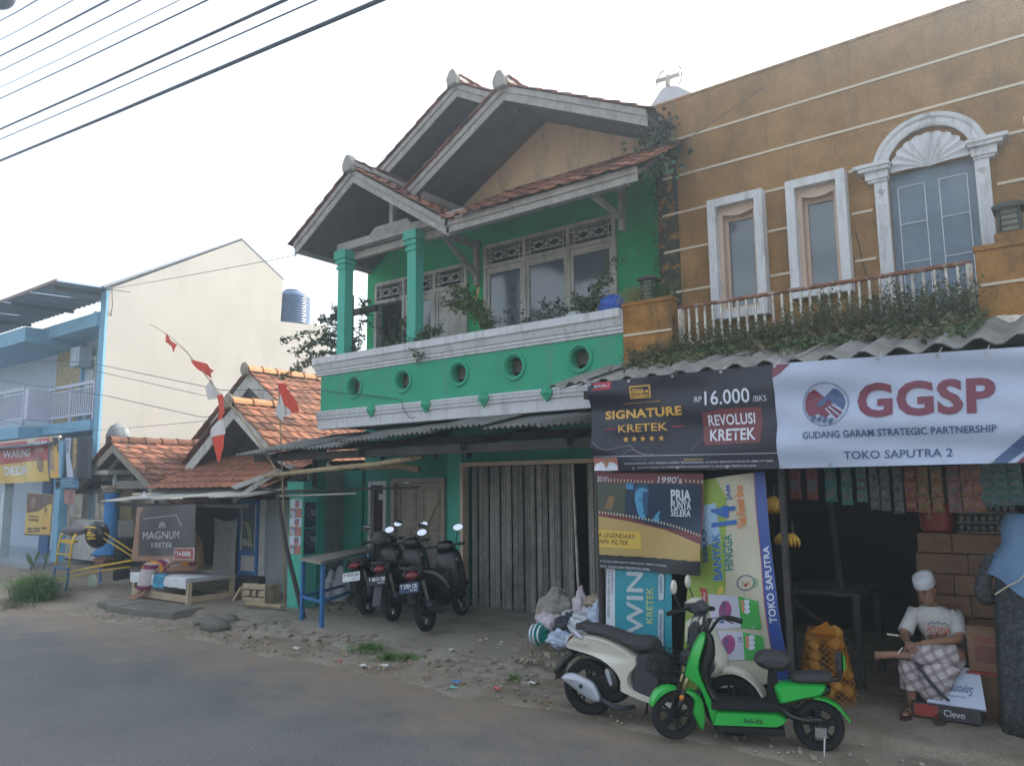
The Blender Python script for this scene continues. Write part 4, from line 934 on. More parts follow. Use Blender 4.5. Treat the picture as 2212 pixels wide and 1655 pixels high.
B3.text('PRIA', Vpal, (885, 425), (1098, 312), bold=.03); B3.text('PUNYA', Vpal, (882, 520), (1095, 432), bold=.02); B3.text('SELERA', Vpal, (878, 595), (1090, 528), bold=.02)
B3.text('A LEGENDARIS', Vbrn, (120, 817), (510, 790), shear=.2, bold=.02); B3.text('NPA FILTER', Vbrn, (132, 886), (430, 856), shear=.2, bold=.02)
B3.text('AYANAN BERHENTI MEROKOK (0800-177-6565)', Vpal, (138, 1088), (835, 1120)); B3.text('AH 21 TAHUN DAN PEREMPUAN HAMIL', Vpal, (140, 1140), (650, 1158))
# teal poster
z7 = ZM(2100, 2100, 2.207)
B4 = PB('teal_poster', 'teal cigarette poster turned on its side behind the white scooter', 6.68, [(598, 265), (1157, 290), (1162, 1010), (592, 990)], Vteal, z7, lambda u, v: .008*math.sin(6*u+3*v), nu=30, nv=30)
B4.quad('print_strip', Vpal, 0, .14, 0, 1)
B4.text('PERINGATAN: KARENA MEROKOK', vinyl('black print', (.03, .04, .06)), (606, 680), (632, 272), rot=90); B4.text('LAYANAN BERHENTI', vinyl('black print', (.03, .04, .06)), (640, 490), (660, 275), rot=90)
B4.text('WIN', vinyl('silver print', (.45, .52, .56)), (770, 832), (912, 296), rot=90, bold=.02); B4.text('KRETEK', vinyl('lime print', (.42, .5, .22)), (938, 735), (995, 425), rot=90, bold=.02)
def capsule(B, x0, x1, y0, y1, mat, lay):
    r = (x1-x0)/2; cx = (x0+x1)/2; pts = [(cx+r*math.cos(R(t)), y0+r-r*math.sin(R(t))) for t in range(0, 181, 20)]+[(cx-r*math.cos(R(t)), y1-r+r*math.sin(R(t))) for t in range(0, 181, 20)]; B.poly('print_capsule', mat, pts, lay)
for y0, y1 in ((300, 545), (605, 945)): capsule(B4, 1034, 1098, y0, y1, vinyl('dark teal', (.02, .12, .16)), 1); capsule(B4, 1040, 1092, y0+6, y1-6, vinyl('silver print', (.4, .5, .54)), 2)
B4.text('HIJAU', VnavyT, (1052, 468), (1082, 332), rot=90, lay=3); B4.text('TEH MANIS', VnavyT, (1050, 885), (1082, 655), rot=90, lay=3)
# diaper banner
B5 = PB('diaper_banner', 'crumpled lime and white diaper banner with a blue shop name strip', 6.72, [(1500, 1040), (1647, 1018), (1706, 1475), (1470, 1490)], Vcream, None, lambda u, v: .02*math.sin(6*v+4*u)+.012*math.sin(13*v-8*u)+.03*math.sin(4*u-5*v), nu=50, nv=70)
B5.S.poly('print_panel', Vlime, B5.root, [(0, 0), (.35, 0), (.5, .1), (.42, .55), (.35, .62), (0, .62)], 1); B5.S.poly('print_panel', Vlime, B5.root, [(0, .62), (.35, .62), (.3, .75), (.2, 1), (0, 1)], 1)
B5.S.poly('print_panel', vinyl('pale blue print', (.3, .45, .6)), B5.root, [(0, .13), (.35, .12), (.4, .3), (.1, .34), (0, .3)], 2); B5.quad('print_strip', Vpink, .865, .875, 0, 1, 2); B5.quad('print_strip', Vblu, .875, 1, 0, 1, 1)
B5.S.text('TOKO SAPUTRA', Vpal, B5.root, .9, .975, .36, .72, rot=90, bold=.02); B5.z = z6b; O_ = 'outline'
B5.text('SERAP', VnavyT, (1215, 1105), (1282, 720), rot=90, bold=.04); B5.text('BANYAK', vinyl('sky print', (.25, .45, .62)), (1318, 1300), (1425, 760), rot=90, bold=.06, lay=1.6); B5.text('BANYAK', vinyl('banner blue', (.04, .13, .38)), (1328, 1292), (1418, 770), rot=90, bold=.02, lay=2.4); B5.text('HINGGA', vinyl('banner green', (.03, .2, .2)), (1455, 1185), (1545, 785), rot=90, bold=.02)
B5.text('14', vinyl('banner blue', (.04, .13, .42)), (1330, 715), (1590, 465), rot=90, bold=.05, lay=3); B5.text('JAM', vinyl('banner blue', (.04, .13, .42)), (1505, 425), (1560, 255), rot=90, bold=.02, lay=3); B5.text('Tidak Khawatir Bocor', Vori, (1612, 725), (1675, 250), rot=90, bold=.03, lay=3)
B5.z = z7
B5.disc('emblem_ring', VnavyT, (1797, 385), .07, 2, r_in=.062); B5.poly('tick', Vred, [(1765, 372), (1795, 400), (1835, 365), (1798, 425)], 3); B5.text('Allergy', Vgrn, (1862, 430), (1882, 345), rot=90); B5.text('Tested', Vgrn, (1888, 430), (1906, 345), rot=90)
B5.poly('print_splash', Vyel, [(1560+40*(1 if k % 2 == 0 else .5)*math.cos(k*.45), 460+40*(1 if k % 2 == 0 else .5)*math.sin(k*.45)) for k in range(14)], 2)
B5.poly('print_ribbon', Vred, [(1375, 430), (1440, 445), (1450, 560), (1405, 575), (1398, 480)], 2); B5.text('BARU!', Vpal, (1408, 570), (1436, 470), rot=90, lay=3)
for k, (y0, y1, d) in enumerate(((490, 790, 0), (800, 1060, 40))):
    B5.poly('print_pack', vinyl('pack white', (.5, .5, .6)), [(1450+d, y0), (1720+d, y0+15), (1745+d, y1-10), (1490+d, y1)], 2); B5.poly('print_pack', Vgrn, [(1720+d, y0+15), (1910+d*.8, y0+50), (1935+d*.8, y1), (1745+d, y1-10)], 2)
    B5.disc('print_oval', Vpink, (1600+d, (y0+y1)/2-10), .045, 3, sv=1.9); B5.text('Merries', VnavyT, (1555+d, y1-50 if k == 0 else y1-40), (1600+d, y0+60), rot=90, bold=.02, lay=4)
    B5.poly('print_patch', vinyl('pack orange', (.6, .25, .15)), [(1745+d, y0+45), (1775+d, y0+50), (1780+d, y0+150), (1755+d, y0+150)], 3)
    for q in range(3): B5.disc('print_dot', Vpal, (1805+d*.9, y0+60+q*42), .022, 3)
B5.z = z7; B5.text('14', VnavyT, (1725, 900), (1760, 855), rot=90, lay=4); B5.text('L', Vpal, (1850, 775), (1875, 745), rot=90, lay=4)
# ================================================================ SHOP GOODS
cardb = M('cardboard', (.2, .12, .075), .9, .12, 6, .1, 40, rnd=.12, stain=(.2, .12, .07), stain_amt=.4); ctape = flat('box print', (.16, .06, .05)); crd = M('red carton', (.3, .05, .04), .7); cwh = flat('white carton', (.5, .55, .68)); cbk = flat('dark carton', (.05, .045, .05))
def carton(x0, x1, y0, y1, z0, z1, lab, mat=None, marks=(), group='cartons stacked in the shop'):
    t = thing('carton', lab, 'carton', ((x0+x1)/2, (y0+y1)/2, z0), world=True, group=group)
    MB().box(x0, x1, y0, y1, z0, z1-.002).build('box_body', mat or cardb, t, bevel=.004)
    MB().box(x0+.004, x1-.004, y0-.002, y0, (z0+z1)/2+(z1-z0)*.4, z1-.006).build('box_flap', mat or cardb, t)
    S = Surf((x0, y0-.002, z1), (x1, y0-.002, z1), (x1, y0-.002, z0), (x0, y0-.002, z0))
    for kind, m_, u0, u1, v0, v1, *r in marks:
        if kind == 'r': S.rect('box_print', m_, t, u0, u1, v0, v1, .6)
        else: S.text(kind, m_, t, u0, u1, v0, v1, lay=1, rot=r[0] if r else 0)
    return t
zg = .085
carton(-.95, -.5, 7.55, 7.9, zg, .44, 'brown carton on the floor at the right end of the stack, behind the white lid', marks=[('CARTONS', ctape, .4, .9, .45, .6)])
carton(-1.0, -.5, 7.5, 7.9, .46, .82, 'brown carton with a dark printed panel beside the seated man, red tray beneath', marks=[('r', ctape, .1, .5, .42, .8), ('M', ctape, .68, .95, .25, .6), ('PRODUK', crd, .12, .48, .22, .36)])
setp(MB().box(-1.02, -.5, 7.48, 7.92, .44, .458).build('red_tray', crd), 'flat red board between the two brown cartons right of the man', 'board')
cl = carton(-1.42, -.92, 7.3, 7.62, zg, .2, 'low black and red carton lying before the stack, lettered Clevo', mat=cbk, marks=[('Clevo', Vpal, .48, .78, .25, .7), ('r', crd, .05, .4, .1, .9)])
sg = thing('white_carton', 'white carton lid with upside-down handwriting leaning on the cartons', 'carton', (-1.15, 7.3, .2), world=True)
Sg = Surf((-1.17, 7.52, .48), (-.93, 7.52, .47), (-.88, 7.3, .21), (-1.3, 7.3, .21), nrm=(0, -1, .5))
o = MB().grid(lambda a, b: Sg(a, b, 0), 6, 6).build('lid', cwh, sg, norm=False); o.modifiers.new('s', 'SOLIDIFY').thickness = -.03
Sg.text('Sayoma', VnavyT, sg, .28, .8, .42, .72, rot=180, lay=1.5, shear=.3); Sg.text('Sagoma Bakery', VnavyT, sg, .3, .65, .74, .8, rot=180, lay=1.5)
rows = [(.82, 1.0), (1.0, 1.18), (1.18, 1.36), (1.36, 1.54)]
k = 0
for r_, (z0, z1) in enumerate(rows):
    xs_ = [(-1.42, -1.0), (-1.0, -.6)] if r_ % 2 == 0 else [(-1.4, -1.12), (-1.12, -.6)]
    for x0, x1 in xs_:
        pos = ['lowest', 'second', 'third', 'topmost'][r_]; sd2 = 'left' if x0 < -1.2 else 'right'
        carton(x0, x1-.006, 7.95+.01*k, 8.3, z0, z1-.006, 'brown carton behind the seated man, %s row above the big one, %s of the pair' % (pos, sd2), marks=[('MAKANAN', ctape, .55, .9, .35, .6)]); k += 1
carton(-1.42, -1.0, 8.0, 8.3, .1, .82, 'tall dim carton behind the back of the seated man')
ct = setp(MB().lathe([(.12, 0), (.14, .02), (.145, .2), (.12, .25), (.1, .26)], (-1.24, 8.1, 1.545), 18).build('red_container', M('red plastic', (.25, .03, .02), .4), smooth='auto'), 'round red plastic container standing on top of the cartons', 'container')
egg = M('wrapped packs', (.15, .14, .13), .4, .4, 30, .4, 90)
for i in range(3):
    t = thing('tray', 'tray of small wrapped packs on the cartons, %s of the three' % ['lowest', 'middle', 'topmost'][i], 'tray', (-.84, 8.1, 1.55+i*.085), world=True)
    mb = MB().box(-1.06, -.6, 7.97, 8.25, 1.545+i*.085, 1.56+i*.085); mb.build('tray_base', egg, t)
    for j in range(8): MB().ell((-1.03+j*.056, 8.0, 1.59+i*.085), (.024, .03, .03), 7, 5).build('pack', egg, t, smooth=True)
sc_ = [M('sachet red', (0.112, 0.026, 0.022), .35, .25, 40, .2), M('sachet teal', (0.022, 0.098, 0.094), .35, .2, 40, .2), M('sachet grey', (0.064, 0.064, 0.064), .35, .3, 40, .2), M('sachet orange', (0.158, 0.064, 0.026), .35, .3, 40, .2), M('sachet olive', (0.105, 0.071, 0.026), .35, .3, 40, .2), M('sachet pink', (0.143, 0.064, 0.064), .35, .35, 40, .2), M('sachet green', (0.045, 0.112, 0.105), .35, .3, 40, .2)]
def strip(px, y0, y1, w, n, mats, lab, Y=7.05):
    a = P(px, y0, Y); b = P(px, y1, Y); h = (a.z-b.z)/n
    t = thing('sachet_strip', lab, 'sachets', (a.x, Y, a.z), world=True, group='strips of sachets hanging over the shop entrance')
    MB().box(a.x-.003, a.x+.003, Y, Y+.004, a.z, 2.9).build('hanging_string', black_m, t)
    for i in range(n):
        zt = a.z-h*i; ph = random.random()
        mb = MB().grid(lambda u, v: (a.x+(u-.5)*w*(1-.06*math.sin(3.14*v)), Y-.012*math.sin(3.14*u)*math.sin(3.14*v)-.004*math.sin(9*u+7*v+ph*6), zt-h*.97*v), 5, 5)
        o = mb.build('sachet', mats[i % len(mats)], t, norm=False)
        mb = MB().box(a.x-w*.33, a.x+w*.33, Y-.018, Y-.015, zt-h*.7, zt-h*.35); mb.build('sachet_print', mats[(i+1) % len(mats)] if len(mats) > 1 else sc_[2], t)
SR = [(1716, 1012, 1080, .1, 1, [sc_[0]], 'dim red'), (1752, 1012, 1082, .1, 1, [sc_[0]], 'second dim red'), (1792, 1008, 1085, .1, 2, [sc_[1]], 'teal'), (1826, 1008, 1092, .09, 2, [sc_[1]], 'brighter teal'), (1858, 1006, 1085, .085, 3, [sc_[6], sc_[2]], 'short blue green'), (1885, 1006, 1102, .075, 4, [sc_[2]], 'grey'), (1908, 1006, 1104, .075, 4, [sc_[2]], 'second grey'), (1936, 1006, 1110, .075, 4, [sc_[2]], 'third grey'), (1963, 1008, 1106, .09, 3, [sc_[0], sc_[3]], 'red and orange'), (1990, 1008, 1108, .09, 3, [sc_[3], sc_[4]], 'brown and olive'), (2020, 1008, 1108, .09, 3, [sc_[4], sc_[3]], 'olive gold'), (2056, 1006, 1108, .095, 3, [sc_[5]], 'pink and white'), (2086, 1004, 1106, .09, 3, [sc_[5], sc_[3]], 'pink and tan'), (2108, 1004, 1106, .09, 3, [sc_[3], sc_[5]], 'tan and red'), (2126, 1000, 1094, .1, 5, [sc_[6]], 'first of the three teal bordered'), (2156, 1000, 1093, .1, 5, [sc_[6]], 'middle of the three teal bordered'), (2188, 998, 1092, .1, 5, [sc_[6]], 'last of the three teal bordered')]
for px, y0, y1, w, n, ms, c in SR: strip(px, y0, y1, w, n, ms, c+' sachet strip hanging under the white banner over the entrance')
MB().box(-2.2, 1.0, 7.04, 7.06, 2.86, 2.9).build('hanging_rail', wood_dk, oh)
# bananas
ban = M('ripe banana', (.4, .23, .03), .55, .2, 20, .1, stain=(.12, .07, .02), stain_amt=.6, stain_scale=12)
def bananas(px, py, Y, lab, n=6, s=1):
    c = P(px, py, Y); t = thing('banana_bunch', lab, 'bananas', c, group='banana bunches hung at the shop pole')
    for i in range(n):
        a = -1.0+2.0*i/(n-1); pts = [Vector((.055*a*s*math.sin(q*2.2)*1.2+.012*a, -.02-.03*math.sin(q*2.6), -.13*q*s)) for q in (0, .25, .5, .75, 1)]
        MB().tube(pts, [.006, .015*s, .018*s, .015*s, .005], 6).build('banana', ban, t, smooth=True)
    MB().cyl((0, 0, -.01), (0, 0, .1), .008, n=6).build('banana_stem', wood_dk, t)
bananas(1672, 1072, 6.85, 'upper bunch of ripening bananas in the gap beside the diaper banner', 8, 1.15)
bananas(1694, 1150, 6.9, 'lower bananas left of the dark shop pole', 6, .8); bananas(1712, 1152, 6.78, 'yellow bananas right of the dark shop pole', 5, .85)
# sack of yellow produce in a net
ys = thing('net_sack', 'bulging orange net sack of yellow bread rolls beside the shop pole', 'sack', (-2.1, 7.35, .08), world=True)
yel = M('yellow rolls', (.5, .25, .05), .7, .2, 20, .2, rnd=.2)
random.seed(11); mb = MB()
pts = []
for i in range(46):
    a = random.random()*6.28; zq = random.random(); rr = .19*(1-.45*zq**2)*random.uniform(.75, 1)
    pts.append((-2.1+rr*math.cos(a), 7.35+rr*.8*math.sin(a), .14+.55*zq))
for p in pts: MB().ell(p, (.062, .055, .05), 9, 6, (random.random(), random.random(), 0)).build('bread_roll', yel, ys, smooth=True)
net = M('orange netting', (.45, .17, .02), .6)
mb = MB()
rg = lambda t, zq: (-2.1+(.235*(1-.45*zq**2)+.012*math.sin(7*t))*math.cos(t), 7.35+(.2*(1-.45*zq**2))*math.sin(t), .09+.62*zq)
for i in range(20): mb.tube([rg(i*.314+q*.5, q/8) for q in range(9)], .0025, 4); mb.tube([rg(i*.314-q*.5, q/8) for q in range(9)], .0025, 4)
mb.build('net', net, ys); MB().add([(-2.2, 7.2, .68), (-2.02, 7.18, .8), (-1.95, 7.22, .68), (-2.05, 7.3, .6)], [(0, 1, 2, 3)]).build('net_flap', net, ys, norm=False)
# dim furniture inside
tb = thing('shop_table', 'dim wooden stall table deep inside the dark shop', 'table', (-2.0, 8.3, 0), world=True)
MB().box(-2.7, -1.9, 7.9, 8.8, .92, .96).build('table_top', wood_dk, tb)
for x, y in ((-1.95, 7.95), (-2.65, 7.95), (-1.95, 8.75)): MB().box(x-.03, x+.03, y-.03, y+.03, .06, .92).build('leg', wood_dk, tb)
MB().bar((-2.55, 7.94, .85), (-1.97, 7.94, .45), .05, .03).build('brace', wood_dk, tb)
post('shop_inner_post', (-2.15, 8.2, .9), (-2.25, 8.2, 2.9), .03, wood_dk, 'dim slanting post rising from the stall table in the shop', 'post')
# paper tag
tg = P(2008, 1117, 7.3); t = thing('hanging_tag', 'small square tag hanging on a wire loop in the dark shop entrance', 'tag', tg)
MB().obox((0, 0, 0), (.04, .006, .04), (0, R(45), 0)).build('tag_card', cardb, t); MB().tube([(0, 0, .03), (-.03, 0, .08), (0, 0, .1), (.03, 0, .08)], .0025, 5).build('tag_wire', metal_m, t)

# ================================================================ RUBBISH HEAP
random.seed(5)
rb = [M('bag clear', (.52, .54, .58), .3, .15, 8, .2, spec=.6), M('bag lilac', (.58, .5, .55), .35, .2, 8, .2), M('sack grey', (.3, .27, .25), .7, .25, 12, .3), M('bag pale blue', (.45, .55, .7), .3, .15, 8, .1, spec=.6), M('bag dark', (.05, .055, .07), .4), M('bag teal stripe', (.02, .3, .25), .4), M('bag tan', (.36, .3, .22), .7)]
def bag(c, r, mat, lab, sq=(1, .8, .9), crumple=.35):
    s0 = random.random()*90; b = MB().ell((0, 0, 0), (1, 1, 1), 30, 22); vs = []
    for v in b.v:
        p = Vector(v); d = 1+crumple*(noise.noise(p*2.2+Vector((s0, 0, 0)))+.5*abs(noise.noise(p*5+Vector((0, s0, 0))))+.28*abs(noise.noise(p*11+Vector((s0, s0, 0))))-.15)
        q = Vector((p.x*sq[0], p.y*sq[1], p.z*sq[2]))*r*d
        if q.z > r*.55: q.x *= .6; q.y *= .6
        vs.append((c[0]+q.x, c[1]+q.y, max(c[2]+q.z, gz(c[0], c[1])+.02)))
    return setp(MB().add(vs, b.f).build('rubbish_bag', mat, smooth='auto'), lab, 'rubbish bag', 'bags in the rubbish heap')
def gp(px, py, Y): return P(px, py, Y)
for px, py, Y, r, mi, lab, sq in [(1205, 1310, 7.9, .2, 2, 'striped grey sack at the upper left of the rubbish heap', (1.2, .9, 1)), (1255, 1305, 7.8, .14, 1, 'lilac crumpled bag sticking up at the top of the rubbish heap', (.7, .7, 1.5)), (1190, 1345, 7.8, .2, 1, 'pale lilac bag at the left flank of the rubbish heap', (.9, .9, 1.1)), (1230, 1352, 7.7, .18, 4, 'dark bag in the middle of the rubbish heap', (1, .8, .8)), (1270, 1345, 7.5, .19, 0, 'clear grey bag at the right middle of the rubbish heap', (1.1, .8, .9)), (1295, 1335, 7.4, .17, 3, 'blue tinted clear bag against the dark pole', (.8, .8, 1.1)), (1165, 1368, 7.55, .11, 5, 'teal and white striped ball bag at the left foot of the heap', (1, 1, 1)), (1210, 1380, 7.3, .13, 3, 'pale blue bag at the foot of the rubbish heap', (1.2, .8, .8)), (1245, 1385, 7.3, .12, 0, 'small clear bag at the foot of the heap beside the scooter tail', (1.1, .8, .8)), (1285, 1300, 7.7, .12, 6, 'tan paper bag behind the pole on the rubbish heap', (1.1, .8, .7)), (1180, 1320, 8.0, .13, 6, 'brown paper sack at the back of the rubbish heap', (1, .9, .9)), (1228, 1325, 7.85, .1, 0, 'small white packet in the rubbish heap', (1, .8, .7)), (1300, 1370, 7.2, .13, 4, 'dark bag under the teal poster', (1.1, .8, .9))]:
    c = gp(px, py, Y); o = bag((c.x, c.y, c.z), r, rb[mi], lab, sq)
    if mi == 5:
        for k in range(3):
            MB().torus((c.x, c.y, c.z+.0), r*(.96), .016, 20, 6, 'z', sx=1.0).build('bag_stripe', Vpal, o) if False else None
c0 = gp(1165, 1368, 7.55); sb = [o for o in bpy.data.objects if o.get('label', '').startswith('teal and white')][0]
for k in (-1, 0, 1):
    MB().loft([[(c0.x+k*.055+dx, c0.y-math.sqrt(max(.0004, .13**2-(k*.055)**2))*math.cos(t)*1.02, c0.z+math.sqrt(max(.0004, .125**2-(k*.055)**2))*math.sin(t)*1.02) for t in np.linspace(-1.2, 1.2, 9)] for dx in (-.012, .012)], closed=False).build('bag_stripe', Vpal, sb, norm=False)
mb = MB()
for _ in range(500):
    x = random.gauss(-5.1, .4); y = random.uniform(7.0, 8.1); leaf(mb, (x, y, gz(x, y)+random.uniform(.0, .05)), random.uniform(.03, .09))
mb.build('rubbish_scraps', rb[6], kind='stuff', norm=False)
# ================================================================ LEFT: RED TILED HOUSES
hb = thing('red_roofed_house', 'low house with double white gable boards and a steep clay tile roof', 'house', (-13.5, 9, 0), world=True)
def plane_slab(par, name, pts, mat, th=.05):
    pts = [Vector(p) for p in pts]; n = (pts[1]-pts[0]).cross(pts[2]-pts[0]).normalized()
    if n.z < 0: n = -n
    return MB().add([*pts, *[p-n*th for p in pts]], [tuple(range(len(pts))), tuple(range(2*len(pts)-1, len(pts)-1, -1))]+[(i, i+len(pts), (i+1) % len(pts)+len(pts), (i+1) % len(pts)) for i in range(len(pts))]).build(name, mat, par)
Bx, Bz, s_, By = -13.62, 3.62, .69, 8.8
xr, xl = -11.35, -15.3; zb = lambda x: Bz-s_*abs(x-Bx)
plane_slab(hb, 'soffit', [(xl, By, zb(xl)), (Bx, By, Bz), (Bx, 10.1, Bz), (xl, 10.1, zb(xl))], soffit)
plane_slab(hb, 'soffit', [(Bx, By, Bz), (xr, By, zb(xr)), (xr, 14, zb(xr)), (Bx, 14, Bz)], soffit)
for (a, b) in ((xl, Bx), (Bx, xr)):
    MB().prism([(a, zb(a)-.24), (b, zb(b)-.24), (b, zb(b)+.02), (a, zb(a)+.02)], By-.03, By).build('gable_board', white_old, hb)
Ux, Uz, Uy = -14.93, 4.53, 10.0; zu = lambda x: Uz-s_*abs(x-Ux)
plane_slab(hb, 'soffit', [(-17, Uy, zu(-17)), (Ux, Uy, Uz), (Ux, 14, Uz), (-17, 14, zu(-17))], soffit)
plane_slab(hb, 'soffit', [(Ux, Uy, Uz), (Bx, Uy, Bz), (Bx, 14, Bz), (Ux, 14, Uz)], soffit)
MB().prism([(-16.4, zu(-16.4)-.3), (Ux, Uz-.3), (-13.5, zu(-13.5)-.3), (-13.5, zu(-13.5)+.02), (Ux, Uz+.02), (-16.4, zu(-16.4)+.02)], Uy-.03, Uy).build('gable_board', white_old, hb)
MB().prism([(-16.0, zu(-16.0)-.28), (Ux, Uz-.28), (-13.9, zu(-13.9)-.28), (-13.9, 3.5), (-16.0, 3.5)], Uy+.03, Uy+.1).build('gable_vent', wood_dk, hb)
MB().prism([(-15.9, 3.9), (Ux, 4.25), (-14.0, 3.9)], Uy-.012, Uy+.02).build('gable_infill', white_old, hb) if False else None
c = math.sqrt(1+s_*s_)
roof_slope(hb, (xr+.12, By-.1, zb(xr)-.03), (0, 1, 0), (-1, 0, s_), 19, 11, tile_m, cap=180)
roof_slope(hb, (Bx+.0, Uy-.08, Bz+.05), (0, 1, 0), (-1, 0, s_), 14, 6, tile_m, cap=84)
roof_slope(hb, (xl-.05, By-.1, zb(xl)+.05), (0, 1, 0), (1, 0, s_), 6, 8, tile_m, cap=36)
roof_slope(hb, (-17, Uy-.1, zu(-17)+.05), (0, 1, 0), (1, 0, s_), 6, 9, tile_m, cap=0)
ridge(hb, (Bx, By-.12, Bz+.1), (Bx, Uy+.1, Bz+.1), tile_new, .13); ridge(hb, (Ux, Uy-.12, Uz+.1), (Ux, 14, Uz+.1), tile_new, .13)
for q in ((Bx, By-.16, Bz+.1), (Ux, Uy-.16, Uz+.1)): MB().ell(q, (.14, .06, .16), 8, 6).build('ridge_end', conc, hb)
MB().prism([(xl+.2, 2.0), (xr-.1, 2.0), (xr-.1, zb(xr-.1)-.06), (Bx, Bz-.08), (xl+.2, zb(xl+.2)-.06)], 9.55, 9.65).build('gable_wall', M('dark boarded gable', (.07, .062, .06), .85, .3, 5, .3), hb)
MB().prism([(-12.9, 2.2), (-11.4, 2.2), (-11.4, 2.28), (-12.6, 3.0)], 9.4, 9.54).build('gable_plaster', grime, hb)
# lean-to tiles under the gable
plane_slab(hb, 'soffit', [(-15.2, 8.0, 1.98), (-11.2, 8.0, 1.98), (-11.2, 9.5, 2.65), (-15.2, 9.5, 2.65)], soffit)
roof_slope(hb, (-15.2, 7.93, 2.0), (1, 0, 0), (0, 1, .447), 17, 6, tile_m, cap=0)
# house walls: kiosk front
KY = 8.45
MB().box(-11.95, -10.95, KY, KY+.12, .1, 2.1).build('front_wall', grime, hb)
MB().box(-12.12, -11.95, KY-.04, KY+.1, .1, 2.0).build('corner_post', M('lime washed post', (.42, .42, .42), .85, .15, 4, .2, stain=(.25, .25, .25)), hb)
MB().box(-11.0, -10.95, KY+.12, 12, 0, 2.3).build('side_wall', grime, hb); MB().box(-15.3, -10.9, 9.7, 9.8, 0, 2.5).build('inner_wall', void, hb)
MB().box(-12.5, -11.95, 8.15, KY+.1, 0, .46).build('masonry_block', M('dark block', (.05, .055, .06), .9, .3, 5, .4), hb)
# window bay in blue
kw = thing('kiosk_window', None, None); kw.parent = hb; OFF[kw.name] = off(hb)
x0, x1 = -12.72, -12.14
mb = MB().box(x0, x0+.05, KY-.06, KY, .45, 1.95).box(x1-.07, x1, KY-.06, KY, .45, 1.95).box(x0+.05, x1-.07, KY-.06, KY, .45, .52).box(x0+.05, x1-.07, KY-.06, KY, .8, .88).box(x0+.05, x1-.07, KY-.06, KY, 1.72, 1.78)
mb.build('frame', blue_p, kw)
MB().box(x0+.05, x1-.07, KY-.03, KY-.01, .52, .8).build('panel', M('pale pink panel', (.5, .46, .43), .7), kw)
MB().box(x0+.05, x1-.07, KY-.03, KY-.01, 1.78, 1.95).build('panel', M('pale pink panel', (.5, .46, .43), .7), kw)
mb = MB().box(x0+.05, x0+.07, KY-.055, KY-.01, .88, 1.72).box(x1-.1, x1-.07, KY-.055, KY-.01, .88, 1.72); mb.build('inner_frame', white_old, kw)
MB().box(x0+.07, x1-.1, KY-.03, KY-.025, .88, 1.72).build('pane', glass, kw)
MB().box(x0, x1, KY+.25, KY+.3, .3, 2).build('kiosk_back', void, kw)
random.seed(3); wrapm = M('snack wrappers', (.4, .38, .33), .5, .4, 25, .2, col2=(.2, .22, .15))
for i in range(7):
    b = MB().ell((x0+.12+random.random()*.3, KY-.045, .93+random.random()*.12), (.05, .012, .06), 8, 6, (0, random.random()*3, 0)); b.build('snack_pack', wrapm, kw)
MB().tube([(x0+.1, KY-.05, 1.4), (x0+.25, KY-.05, 1.36), (x0+.33, KY-.05, 1.2), (x0+.38, KY-.05, 1.0)], [.015, .035, .035, .015], 7).build('yellow_cloth', M('olive cloth', (.32, .34, .15), .8), kw, smooth=True)
# tarp curtain
setp(MB().grid(lambda a, b: (-13.5+.76*a, KY-.08+.02*math.sin(9*a+3*b), 1.45-.98*b-.05*math.sin(3*a)), 20, 20).build('tarp_curtain', M('dirty white tarp', (.42, .42, .4), .75, .12, 2, .15, stain=(.2, .19, .17), stain_amt=.5, stain_scale=3), norm=False), 'dirty white tarp screen hanging beside the brown cigarette banner', 'tarp')
MB().box(-13.5, -12.75, KY+.0, KY+.05, 1.3, 2.0).build('dark_board', wood_dk, hb)
# kiosk awning
ka = thing('kiosk_awning', 'pale corrugated awning over the bench, its sheets uneven and curling', 'awning', (-13, 7.5, 1.8), world=True)
ax0, ax1 = -15.75, -11.0; n = 5
for i in range(n):
    a = ax0+(ax1-ax0)*i/n
    corrugated(ka, (a, 7.28+.05*(i % 2), 1.77+.02*i+.02*(i % 2)), (1, 0, .02), (0, 1.1, .14), (ax1-ax0)/n+.1, 1.15+.1*(i % 2), zinc, wave=.076, amp=.012)
MB().box(ax0+.3, ax1, 7.42, 7.48, 1.68, 1.74).build('awning_beam', wood_dk, ka); MB().box(ax0+.3, ax1, 8.2, 8.26, 1.8, 1.88).build('awning_beam', wood_dk, ka)
cp = thing('loose_sheets', None, None); cp.parent = ka; OFF[cp.name] = off(ka)
corrugated(ka, P(500, 1052, 7.9), (P(520, 1064, 7.6)-P(500, 1052, 7.9)), (P(588, 1020, 8.3)-P(500, 1052, 7.9)), .4, 1.15, zinc, wave=.09, amp=.018, name='loose_sheet', nv=2)
corrugated(ka, P(500, 1080, 7.6), (.3, -.1, -.08), (P(560, 1040, 8.0)-P(500, 1080, 7.6)), .22, .95, zinc, wave=.09, amp=.018, name='loose_sheet', nv=2)
lamp = P(311, 1075, 7.6); t = thing('light_bulb', 'pale light bulb hanging above the kiosk awning', 'light bulb', lamp); MB().ell((0, 0, 0), (.05, .05, .055), 10, 8).build('bulb', Vpal, t, smooth=True); MB().cyl((0, 0, .05), (0, 0, .12), .02, n=8).build('bulb_socket', white, t); MB().cyl((0, 0, .12), (0, 0, .75), .004, n=5).build('bulb_cord', cable_m, t)
